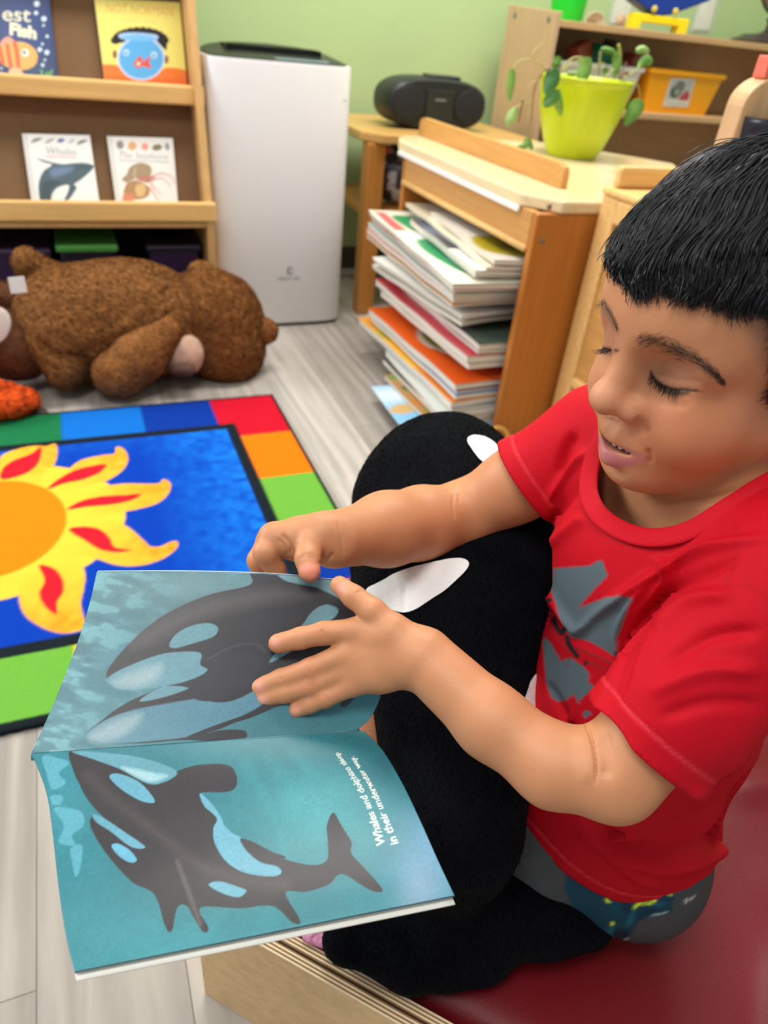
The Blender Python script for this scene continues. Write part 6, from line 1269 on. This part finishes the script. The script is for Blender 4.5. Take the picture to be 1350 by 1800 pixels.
# ------------------------------------------------------------------ dark shorts with a patterned side panel
def build_shorts():
    f = Field(); kl = HIPL*0.22+KNL*0.78; kr = HIPR*0.35+KNR*0.65
    f.ell((0.408, 0.287, 0.276), (0.092, 0.100, 0.088), k=0.03)
    f.chain([HIPL, HIPL*0.5+KNL*0.5, KNL], (0.070, 0.064, 0.056), 0.02); f.chain([HIPR, HIPR*0.5+KNR*0.5, KNR], (0.070, 0.062, 0.052), 0.02)
    V, Q = surface(f, (0.15, 0.12, 0.14), (0.60, 0.56, 0.42), 0.0024); V = relax(V, Q, 2, 0.5); ok, N = visible(V, Q)
    for pts, w, a in (([(870, 1440), (900, 1480), (930, 1530)], 9, 0.004), ([(900, 1400), (940, 1450), (980, 1500)], 10, -0.004), ([(1100, 1640), (1130, 1600), (1180, 1590)], 8, 0.002), ([(960, 1500), (1000, 1510), (1040, 1540)], 7, 0.003)): press(V, N, pts, w, a, ok)
    V += N*(noise3(V, 18, 7, 2)*0.003)[:, None]
    dl = (KNL-HIPL)/np.linalg.norm(KNL-HIPL); dr = (KNR-HIPR)/np.linalg.norm(KNR-HIPR)
    keep = (V[:, 2] < 0.345) & ((((V-kl)@dl < 0) | (V[:, 1] > 0.31))) & ((((V-kr)@dr) < 0) | (V[:, 1] < 0.31))
    V[:, 2] = np.maximum(V[:, 2], 0.1785)
    V2, Q2, used = tidy(V, Q[keep[Q].all(1)]); P, _ = photo(V2); p = Paint(P, (66, 68, 70), px=4, ok=ok[used])
    p.C *= (1+0.10*noise3(V2, 300, 2, 2))[:, None]
    c = lambda *pts: [(1040+x/6.136, 1480+y/6.136) for x, y in pts]
    p.poly(c((-200, 130), (0, 280), (300, 460), (560, 540), (870, 560), (870, 740), (820, 770), (640, 790), (500, 860), (440, 980), (390, 1040), (300, 1090), (180, 1110), (60, 1080), (-100, 900), (-300, 500)), (14, 60, 78), 1, 1, False)
    for pts, cc in (([(80, 300), (200, 380), (300, 470), (280, 560), (160, 560), (120, 450)], (10, 40, 58)), ([(0, 380), (80, 420), (100, 470), (0, 480)], (24, 96, 112)), ([(300, 600), (440, 690), (420, 780), (330, 740)], (10, 44, 66)), ([(440, 740), (480, 700), (440, 860), (360, 930), (380, 860)], (18, 88, 104)), ([(480, 760), (650, 700), (760, 690), (650, 770), (500, 840)], (10, 46, 70)), ([(620, 600), (780, 600), (780, 680), (690, 700)], (20, 84, 108)), ([(100, 1010), (220, 900), (240, 960), (180, 1060)], (18, 100, 112)), ([(240, 960), (380, 940), (400, 1010), (300, 1080)], (8, 36, 52)), ([(160, 560), (280, 560), (320, 760), (220, 800)], (12, 66, 84)), ([(560, 560), (860, 570), (860, 640), (700, 640)], (12, 48, 74))): p.poly(c(*pts), cc, 2)
    y = (214, 236, 30)
    for pts in ([(155, 575), (250, 560), (330, 505), (372, 540), (320, 610), (280, 628), (240, 595), (165, 600)], [(305, 480), (340, 455), (385, 465), (340, 495)], [(145, 610), (180, 610), (205, 660), (150, 650)], [(405, 565), (490, 555), (500, 525), (580, 545), (520, 590), (480, 565), (420, 580)], [(445, 700), (500, 650), (620, 650), (660, 620), (670, 570), (700, 590), (700, 640), (640, 670), (520, 680), (460, 725)], [(205, 870), (230, 855), (250, 890), (205, 905)], [(180, 1105), (280, 1060), (285, 1085), (230, 1105)], [(830, 570), (870, 570), (865, 585)]): p.poly(c(*pts), y, 1, 1, False)
    p.line(c((655, 790), (740, 775), (820, 758)), 1.5, (176, 196, 200), 1); p.line(c((290, 1090), (390, 1040)), 1.5, (176, 196, 200), 1)
    p.line(c((1030, 615), (1008, 635), (1025, 655)), 2.0, (214, 216, 214), 1); p.line(c((1050, 620), (1075, 610)), 1.8, (190, 192, 190), 1); p.line(c((1085, 600), (1070, 625)), 1.8, (190, 192, 190), 1); p.line(c((1100, 590), (1120, 580)), 1.6, (180, 182, 180), 1)
    o = mesh_obj('shorts', V2, Q2, mat('shorts_cloth', attr=True, rough=0.7, spec=0.25, bump=0.2, bscale=800), BOY, smooth=True, col=p.C, label='dark grey shorts with a teal and yellow patterned side panel')
    s = o.modifiers.new('depth', 'SOLIDIFY'); s.thickness = 0.002; s.offset = -1
build_shorts()
# ------------------------------------------------------------------ hair, brows, lashes, teeth, nails
M_hair = mat('hair_black', (20, 20, 24), 0.34, 0.55)
def strands(name, lines, r0, r1, m, parent, k=3, extra=None):
    """Many fine tapered strands as one mesh; lines = (n, steps, 3)."""
    L = np.asarray(lines); n, s, _ = L.shape; T = np.gradient(L, axis=1); T /= np.linalg.norm(T, axis=2, keepdims=True)+1e-12
    ref = np.array([0.31, 0.52, 0.79]); A = np.cross(T, ref); A /= np.linalg.norm(A, axis=2, keepdims=True)+1e-9; B = np.cross(T, A)
    r = (np.linspace(1, 0, s)**0.5*(r0-r1)+r1)[None, :, None]; V = np.stack([L+r*(math.cos(a)*A+math.sin(a)*B) for a in np.arange(k)*2*np.pi/k], 2).reshape(-1, 3)
    i = np.arange(n)[:, None, None]*s*k; j = np.arange(s-1)[None, :, None]*k; q = np.arange(k)[None, None, :]
    a = i+j+q; b = i+j+(q+1) % k; Fc = np.stack([a, b, b+k, a+k], -1).reshape(-1, 4)
    if extra is not None:
        EV, EF = extra; Fc = np.concatenate([Fc, np.asarray(EF)+len(V)]); V = np.concatenate([V, EV])
    return mesh_obj(name, V, Fc, m, parent, smooth=True)
HC = np.array([-0.008, 0, 0.034]); HRAD = np.array([0.0890, 0.0725, 0.0810])
CR = np.array([-0.42, -0.06, 0.90]); CR = CR/np.linalg.norm(CR)
cx_ = np.array([1.0, 0, 0])-CR*CR[0]; cx_ /= np.linalg.norm(cx_); cy_ = np.cross(CR, cx_)
def hairline(az):
    """Lower edge of the hair (head height) by direction round the head: 0 = forehead, pi/2 = his left."""
    a = np.abs(az); w = lambda lo, hi: np.clip((a-lo)/(hi-lo), 0, 1)**2*(3-2*np.clip((a-lo)/(hi-lo), 0, 1))
    return 0.0475-0.004*w(0.3, 0.9)+0.004*w(0.0, 0.3)-0.060*w(0.94, 1.30)+0.024*w(1.55, 1.8)-0.055*w(2.0, 2.6)
def build_hair():
    n = 15000; s = 9
    ph = RNG.uniform(-np.pi, np.pi, n); u0 = np.sqrt(RNG.uniform(0.0, 1, n))
    th_all = np.linspace(0.0, 2.6, 120)
    def pt(th, phi, sc):
        d = np.cos(th)[..., None]*CR+np.sin(th)[..., None]*(np.cos(phi)[..., None]*cx_+np.sin(phi)[..., None]*cy_); return HC+d*HRAD*sc[..., None]
    # where each meridian meets the hairline
    G = pt(np.tile(th_all, (n, 1)), np.tile(ph[:, None], (1, 120)), np.ones((n, 120))); az = np.arctan2(G[..., 1], G[..., 0]-0.0); below = G[..., 2] < hairline(az)
    te = th_all[np.argmax(below, axis=1)]
    te = te+RNG.normal(0, 0.022, n)+0.05*np.sin(ph*19)*0.35
    t0 = te*u0*0.94; ln = np.minimum(te-t0, RNG.uniform(0.45, 0.85, n)); t1 = t0+ln
    tt = np.linspace(0, 1, s); th = t0[:, None]+(t1-t0)[:, None]*tt
    swirl = RNG.normal(0, 0.11, n)+0.10; phi = ph[:, None]+swirl[:, None]*tt*(0.5)+0.02*np.sin(th*14+ph[:, None]*7)
    lay = RNG.uniform(0, 1, n)**1.3; sc = 0.985+0.115*lay[:, None]*np.sin(np.pi*np.clip(tt*0.62+0.12, 0, 1))[None]+0.012*np.sin(ph[:, None]*23+th*3)*tt+0.010*np.sin(ph[:, None]*41)*tt
    sc = sc+0.05*np.clip((th/te[:, None]-0.7)/0.3, 0, 1)
    fly = RNG.uniform(0, 1, n) < 0.03; sc[fly] += (RNG.uniform(0.02, 0.08, n)[:, None]*tt[None]**1.5)[fly]
    P = pt(th, phi, sc); W = HT+P.reshape(-1, 3)@HR.T; lines = W.reshape(n, s, 3)
    # scalp layer under the strands
    a = np.linspace(0, 1, 40); b = np.linspace(-np.pi, np.pi, 121); TE = np.array([th_all[np.argmax(pt(th_all, np.full(120, v), np.ones(120))[:, 2] < hairline(np.arctan2(pt(th_all, np.full(120, v), np.ones(120))[:, 1], pt(th_all, np.full(120, v), np.ones(120))[:, 0])))] for v in b])
    Sv = pt((a[:, None]*(TE[None]-0.06)), np.tile(b, (40, 1)), np.full((40, 121), 1.035)-0.05*(a[:, None]**8)); SV = HT+Sv.reshape(-1, 3)@HR.T
    o = strands('hair', lines, 0.00042, 0.00010, M_hair, BOY, 3, (SV, grid_faces(40, 121))); o['label'] = 'short straight black hair with a blunt fringe'
build_hair()
def surf_pt(x, y, out=0.0):
    """Where the ray through a pixel meets the body."""
    d = ray(x, y); t = np.linspace(0.38, 0.75, 1500); P = CAM+t[:, None]*d; v = BODY(P); k = np.argmax(v < 0) if (v < 0).any() else np.argmin(v)
    g = np.array([BODY(P[k:k+1]+e)[0]-BODY(P[k:k+1]-e)[0] for e in np.eye(3)*5e-4]); g /= np.linalg.norm(g)+1e-9; return P[k]+g*out, g
def build_face_hair():
    # brows
    for nm, line, wid, cnt, ang in (('eyebrow', cF((385, 325), (470, 340), (600, 360), (720, 400), (850, 470), (950, 545), (1015, 610)), 17, 800, 1), ('eyebrow', cF((135, 75), (175, 60), (215, 130), (250, 200), (270, 268)), 6, 160, -1)):
        C = catmull(line, 14); L = []; idx = RNG.beta(1.5, 1.25, cnt)
        T = np.gradient(C, axis=0); T /= np.linalg.norm(T, axis=1)[:, None]
        for u in idx:
            i = int(u*(len(C)-1)); w = wid*(0.22+0.78*math.sin(math.pi*min(1, 0.12+u*0.80))) if ang == 1 else wid*(0.5+0.5*(1-u))
            off = RNG.normal(0, 0.42)*w; nrm = np.array([T[i][1], -T[i][0]]); p = C[i]+nrm*off
            lift = 0.9 if ang == 1 and u < 0.3 else 0.45*(1-u)-0.1+(-off/w*0.35 if ang == 1 else 0)
            q = p+(T[i]*ang*1.0+nrm*lift)*RNG.uniform(9, 16) if ang == 1 else p+(T[i]*-1.0+nrm*0.3)*RNG.uniform(6, 11)
            a, _ = surf_pt(*p, -0.0002); b, _ = surf_pt(*q, 0.0009); L.append([a, (a+b)/2+(b-a)*0.02, b])
        strands(nm, np.array(L), 0.00007, 0.00002, mat('brow_hair', (70, 52, 44), 0.5), BOY)
    # lashes: fan out and down from the lid line
    for nm, line, cnt, f0, f1, lo, hi in (('eyelashes', lidN, 95, (-0.45, 1.0), (0.62, 0.95), 13, 23), ('eyelashes', lidF, 60, (-0.55, 0.85), (-1.0, 0.35), 10, 17)):
        C = catmull(line, 14); L = []
        for u in np.linspace(0.04, 0.99, cnt):
            u = float(np.clip(u+RNG.normal(0, 0.008), 0, 1)); i = int(u*(len(C)-1)); d = np.array(f0)*(1-u)+np.array(f1)*u+RNG.normal(0, 0.12, 2); d /= np.linalg.norm(d); ln = RNG.uniform(lo, hi)*(0.7+0.3*math.sin(math.pi*u))
            a, g = surf_pt(*C[i], -0.0003)
            dep = (a-CAM)@FW; k = dep/F; v = (RT*d[0]-UP*d[1])*ln*k; L.append([a, a+v*0.35+g*0.0016, a+v*0.7+g*0.0034, a+v+g*0.0056])
        L = np.array(L); dz = (L[:, 0]-CAM)@FW; L = L[np.abs(dz-np.median(dz)) < 0.006]
        strands(nm, L, 0.00016, 0.00004, mat('lash_black', (16, 15, 17), 0.4), BOY)
    # upper teeth just inside the lips
    m = MB()
    for i in range(-3, 4):
        y = i*0.0052; x = 0.0772-0.10*abs(y)-y*y*14; m.ball(HL(x+0.0015, y, -0.0580+0.010*abs(y)), (0.0022, 0.0027, 0.0042), 12, R=HR)
    m.obj('teeth', mat('tooth_white', (236, 226, 212), 0.25), BOY, smooth=True)
build_face_hair()
def build_nails():
    for H, nm, px in ((near_hand, 'index', (478, 1128)), (near_hand, 'middle', (449, 1203)), (near_hand, 'ring', (454, 1229)), (near_hand, 'little', (516, 1250))):
        pass
build_nails()
# ------------------------------------------------------------------ soft toys
def furry(name, V, Q, col, n, length, mat_, parent=None, flow=(0, 0, -1), lay=0.6, width=0.0009, vary=0.18, loc=None, N=None, curl=0.35):
    """A plush skin: the surface and its short pile (fine flat hairs) in one mesh."""
    N = vnormals(V, Q) if N is None else N
    A = np.linalg.norm(np.cross(V[Q[:, 2]]-V[Q[:, 0]], V[Q[:, 3]]-V[Q[:, 1]]), axis=1); A /= A.sum()
    f = RNG.choice(len(Q), n, p=A); w = RNG.dirichlet((1, 1, 1, 1), n); R = (V[Q[f]]*w[..., None]).sum(1); Nr = (N[Q[f]]*w[..., None]).sum(1); C = (col[Q[f]]*w[..., None]).sum(1)
    flow = np.broadcast_to(np.asarray(flow, float), R.shape); T = flow-(flow*Nr).sum(1)[:, None]*Nr; T /= np.linalg.norm(T, axis=1)[:, None]+1e-9
    sw = np.stack([noise3(R, 26, s, 2) for s in (11, 12, 13)], 1)*1.3
    d = Nr*(1-lay)+T*lay+sw*curl+RNG.normal(0, 0.22, (n, 3)); d /= np.linalg.norm(d, axis=1)[:, None]; d -= np.minimum((d*Nr).sum(1)-0.12, 0)[:, None]*Nr
    L = length*RNG.uniform(0.6, 1.15, n)[:, None]; S = np.cross(d, RNG.normal(0, 1, (n, 3))); S /= np.linalg.norm(S, axis=1)[:, None]+1e-9; S = S*width/2
    p1 = R+d*L*0.55; p2 = R+d*L-Nr*L*0.10+T*L*0.12
    P = np.stack([R-S, R+S, p1-S*0.8, p1+S*0.8, p2-S*0.15, p2+S*0.15], 1).reshape(-1, 3)
    b = np.arange(n)[:, None]*6+len(V); F1 = b+np.array([0, 1, 3, 2]); F2 = b+np.array([2, 3, 5, 4])
    k = (1+RNG.normal(0, vary, n))[:, None]; Cr = np.repeat(np.clip(C*k, 0, 1), 6, 0)
    o = mesh_obj(name, np.concatenate([V, P]), np.concatenate([Q, F1, F2]), mat_, parent, smooth=True, col=np.concatenate([col, Cr]), loc=loc)
    nn = np.concatenate([N, np.repeat(Nr*0.8+d*0.2+RNG.normal(0, 0.10, (n, 3)), 6, 0)]); nn /= np.linalg.norm(nn, axis=1)[:, None]
    o.data.normals_split_custom_set_from_vertices(nn.tolist()); return o
def build_orca():
    hd_ = at_d(776, 888, 0.845)
    body = [at_d(783, 850, 0.87), hd_, at_d(786, 1085, 0.725), at_d(805, 1290, 0.655), at_d(800, 1450, 0.610), at_z(785, 1570, 0.240)]
    f = Field(); f.chain(body, (0.086, 0.098, 0.096, 0.068, 0.052, 0.036), 0.03); f.chain([at_d(840, 900, 0.80), at_d(895, 985, 0.72), at_d(880, 1120, 0.69)], (0.075, 0.060, 0.055), 0.03)
    # tail flukes resting on the pad
    c = at_z(790, 1590, 0.228); z = 0.212
    for pts, r in (([c, at_z(880, 1588, 0.236), at_z(960, 1594, 0.230), at_z(1018, 1604, 0.222)], (0.036, 0.043, 0.041, 0.034)), ([c, at_z(760, 1660, 0.216), at_z(720, 1690, 0.212)], (0.032, 0.028, 0.026)), ([at_z(760, 1640, 0.214), at_z(690, 1660, 0.213), at_z(610, 1652, 0.216)], (0.030, 0.026, 0.022)), ([at_z(880, 1610, 0.215), at_z(840, 1665, 0.210), at_z(790, 1690, 0.208)], (0.030, 0.027, 0.022))): f.chain(pts, r, 0.016)
    # dorsal and side fins
    f.cone(at_d(650, 960, 0.83), at_d(648, 1000, 0.79), 0.02, 0.016, 0.02); 
    V, Q = surface(f, (0.04, 0.08, 0.155), (0.56, 0.86, 0.66), 0.0030); V = relax(V, Q, 1, 0.5); ok, N = visible(V, Q)
    press(V, N, [(695, 790), (690, 850), (692, 900)], 4, -0.002, ok); press(V, N, [(712, 1030), (712, 1075)], 3, -0.0025, ok)
    V += N*(noise3(V, 30, 9, 2)*0.0022)[:, None]; V[:, 2] = np.maximum(V[:, 2], 0.181)
    Pq, _ = photo(V); p = Paint(Pq, (9, 10, 15), px=5, ok=ok)
    p.C *= (1+0.4*noise3(V, 40, 3, 2))[:, None]
    eye = [(822, 774), (840, 768), (862, 776), (884, 798), (897, 815), (880, 822), (858, 818), (836, 800)]; bel = [(640, 1042), (665, 1030), (700, 1010), (730, 1000), (765, 992), (812, 984), (822, 992), (800, 1018), (775, 1040), (745, 1058), (716, 1074), (690, 1070), (655, 1056)]
    low = [(915, 1262), (926, 1215), (938, 1188), (962, 1190), (972, 1270)]
    t = thing('plush_orca', (at_d(786, 1200, 0.69)[0], at_d(786, 1200, 0.69)[1], 0.18), 'large black and white plush orca lying across the boy\'s lap', 'soft toy')
    Mo = mat('plush_orca_pile', attr=True, rough=0.9, spec=0.06, sheen=0.01)
    used = np.zeros(len(Q), bool)
    for nm, poly, cc, lab in (('eye_patch', eye, (236, 238, 236), 'white eye patch'), ('belly_patch', bel, (206, 206, 204), 'white belly patch'), ('belly_patch', low, (206, 204, 196), None)):
        pc = catmull(poly, 6, True); i = np.nonzero(((Pq > pc.min(0)-5) & (Pq < pc.max(0)+5)).all(1) & ok)[0]; m = np.zeros(len(V), bool); m[i[poly_sd(Pq[i], pc) < 0]] = True
        if not m.any(): continue
        fm = m[Q].any(1); v2, q2, uu = tidy(V+N*0.0012, Q[fm]); v2 = smooth_border(v2, q2, 14)
        v2 = v2+N[uu]*(0.0008+0.0005*noise3(v2, 260, 5, 2))[:, None]
        mesh_obj(nm, v2, q2, mat('plush_white', (240, 240, 238), 0.9, 0.15, bump=0.5, bscale=700, sheen=0.1), t, smooth=True)['label'] = lab or 'white lower belly patch'
    v2, q2, uu = tidy(V, Q[~used]); furry('body', v2, q2, p.C[uu], 110000, 0.0030, Mo, t, lay=0.86, width=0.00032, vary=0.35, N=N[uu], flow=(0.1, -0.3, -1), curl=0.2)
build_orca()
def build_bear():
    Y = 2.04; f = Field(); P = lambda x, y, yy=Y: at_y(x, y, yy)
    B = (160, 108, 62)
    b0 = P(100, 565, 2.02); b1 = P(225, 560, 2.02)
    f.ell((b0[0]+0.045, 2.02, 0.150), (0.155, 0.165, 0.150), k=0.03); f.ell((b1[0], 2.03, 0.158), (0.20, 0.165, 0.158), k=0.05); f.ell((P(285, 540)[0], 2.03, 0.135), (0.11, 0.135, 0.130), k=0.05)
    # tail, rear fold
    tl = P(48, 462, 2.08); f.chain([P(85, 480, 2.08), tl], (0.032, 0.040), 0.02)
    f.chain([P(95, 600, 1.93), P(112, 652, 1.885)], (0.065, 0.046), 0.03)
    V, Q = surface(f, (-0.45, 1.78, -0.01), (0.62, 2.30, 0.42), 0.0065); 
    ok, N = visible(V, Q)
    for pts, w, a in (([(300, 545), (285, 575), (240, 600)], 8, -0.012), ([(60, 590), (90, 620), (150, 635), (170, 660)], 7, -0.014), ([(80, 480), (70, 500), (50, 515)], 5, -0.01), ([(290, 500), (300, 530)], 7, -0.012), ([(120, 600), (180, 590), (240, 560)], 10, 0.005)): press(V, N, pts, w, a, ok)
    V += N*(noise3(V, 14, 5, 2)*0.006+noise3(V, 45, 6, 2)*0.003)[:, None]; V[:, 2] = np.maximum(V[:, 2], 0.002)
    t = thing('plush_bear', (0.08, 2.02, 0), 'big brown plush bear lying face down on the floor before the book rack', 'soft toy')
    Mb = mat('plush_bear_pile', attr=True, rough=0.92, spec=0.12, sheen=0.0)
    shade = lambda V, c, k=0.16: np.clip(lin(c)*(1+k*noise3(V, 24, 7, 3))[:, None], 0, 1)
    furry('body', V, Q, shade(V, B), 120000, 0.009, Mb, t, flow=(0.7, -0.2, -0.5), lay=0.78, width=0.0009, vary=0.12, curl=0.22)
    def part(nm, fn, lo, hi, c, res=0.005, n=7000, ln=0.010, fur=True, m=None, lab=None, amp=0.004, par=None):
        V, Q = surface(fn, lo, hi, res); N = vnormals(V, Q); V += N*(noise3(V, 40, 8, 2)*amp)[:, None]; V[:, 2] = np.maximum(V[:, 2], 0.002)
        if fur: o = furry(nm, V, Q, shade(V, c), n, ln, Mb, par or t, flow=(0.5, -0.3, -0.5), lay=0.7, width=0.0010, vary=0.12)
        else: o = mesh_obj(nm, V, Q, m, par or t, smooth=True)
        if lab: o['label'] = lab
        return o
    h = P(372, 572, 2.03); hc = np.array([h[0], 2.035, 0.142])
    g = Field(); g.ell(hc, (0.150, 0.140, 0.140), k=0.02); g.ell(P(395, 600, 2.0)*[1, 0, 1]+[0, 2.0, -0.02], (0.115, 0.125, 0.105), k=0.04)
    HD = part('head', g, (0.05, 1.80, -0.01), (0.75, 2.25, 0.36), (150, 98, 54), n=60000, ln=0.008, amp=0.004)
    e1 = P(447, 583, 1.99); g = Field(); g.chain([e1-[0.03, -0.02, 0], e1+[0.030, -0.01, 0.004]], (0.032, 0.038), 0.02); part('ear', g, e1-0.09, e1+0.09, (140, 88, 50), n=3500, ln=0.006, par=HD)
    e2 = P(352, 482, 2.12); g = Field(); g.ell(e2+[0, -0.03, 0.012], (0.040, 0.03, 0.034)); part('ear', g, e2-0.08, e2+0.08, (150, 100, 56), n=2500, ln=0.007, par=HD)
    g = Field(); g.chain([P(286, 585, 1.90), P(245, 625, 1.87), P(207, 655, 1.855)], (0.050, 0.064, 0.066), 0.03); part('arm', g, (-0.12, 1.74, -0.03), (0.40, 2.02, 0.26), (160, 106, 60), n=26000, ln=0.005)
    mz = P(323, 622, 1.905); g = Field(); g.ell(mz, (0.055, 0.05, 0.060), k=0.02); part('muzzle', g, mz-0.12, mz+0.12, None, fur=False, m=mat('muzzle_tan', (196, 160, 138), 0.9, 0.15, bump=0.4, bscale=500), lab='pale tan muzzle', par=HD)
    nz = P(322, 650, 1.850); nz[2] = max(nz[2], 0.020); g = Field(); g.ell(nz, (0.034, 0.022, 0.018)); part('nose', g, nz-0.06, nz+0.06, None, fur=False, m=mat('nose_brown', (78, 46, 34), 0.7), lab='dark brown nose', par=HD)
    ey = P(368, 640, 1.92); g = Field(); g.ell(ey, (0.020, 0.010, 0.008)); part('eye', g, ey-0.04, ey+0.04, None, res=0.003, fur=False, m=mat('eye_grey', (120, 112, 100), 0.4), amp=0, par=HD)
    for a, b, r, nn in (((-40, 585), (28, 610), (0.085, 0.088), 9000), ((-40, 530), (22, 525), (0.05, 0.045), 4000)):
        yy = 1.97 if b[1] > 560 else 2.06; p0, p1 = P(*a, yy), P(*b, yy); p1[2] = max(p1[2], r[1]*0.9); p0[2] = max(p0[2], r[0]*0.9); g = Field(); g.cone(p0, p1, *r); part('leg', g, (-0.55, yy-0.14, -0.01), (-0.04, yy+0.14, 0.30), (96, 58, 38), n=nn, ln=0.006)
    so = P(8, 572, 1.885); m = MB(); m.ball(so-[0.022, 0, 0], (0.034, 0.006, 0.050), 20, R=np.array(Matrix.Rotation(0.5, 3, 'Y'))); m.obj('foot_pad', mat('pad_white', (232, 222, 214), 0.9), t, smooth=True, label='white foot pad')
    tg = P(31, 501, 1.90); m = MB(); m.box(tg-[0.018, 0.001, 0.019], tg+[0.018, 0.001, 0.019], rz=0.2); m.obj('care_tag', mat('tag_white', (236, 236, 234), 0.7), t)
build_bear()
def build_orange():
    c = at_z(-10, 712, 0.03); f = Field()
    f.ell((c[0]-0.02, c[1]-0.01, 0.040), (0.13, 0.062, 0.042), k=0.02); f.ell((c[0]-0.05, c[1], 0.06), (0.09, 0.055, 0.045), k=0.03)
    V, Q = surface(f, (c[0]-0.22, c[1]-0.12, -0.01), (c[0]+0.2, c[1]+0.12, 0.14), 0.004); N = vnormals(V, Q); V += N*(noise3(V, 50, 3, 2)*0.007)[:, None]; V[:, 2] = np.maximum(V[:, 2], 0.005)
    t = thing('plush_toy', (c[0], c[1], 0), 'fluffy bright orange soft toy foot beside the far left corner of the rug', 'soft toy')
    furry('body', V, Q, np.clip(lin((244, 98, 40))*(1+0.25*noise3(V, 60, 2, 2))[:, None], 0, 1), 14000, 0.007, mat('plush_bear_pile'), t, lay=0.7, width=0.0014, vary=0.15, flow=(1, -0.3, -0.2))
    m = MB(); a = np.arange(40)*2*np.pi/40; m.prism([(c[0]-0.018+0.136*math.cos(x), c[1]-0.012+0.066*math.sin(x)) for x in a], 0.0, 0.008); m.obj('sole', mat('sole_brown', (86, 66, 54), 0.8), t, bevel=0.002)
    m = MB(); m.ball((c[0]-0.075, c[1], 0.115), (0.05, 0.045, 0.03), 20); m.obj('cuff', mat('cuff_white', (240, 236, 230), 0.9, bump=0.5, bscale=300), t, smooth=True)
build_orange()
def build_hoop():
    r = 0.030; c = at_y(868, 806, CY0-0.03); a = np.arange(41)*2*np.pi/40
    m = MB(); m.tube(np.stack([c[0]+r*np.cos(a), CY0-0.030+0.010*np.sin(a), r+0.006+r*np.sin(a)], 1), 0.006, 10, caps=False)
    props(m.obj('wooden_hoop', mat('hoop_tan', (222, 176, 92), 0.4), smooth=True), 'small tan wooden hoop on the floor at the foot of the amber end panel', 'hoop')
build_hoop()
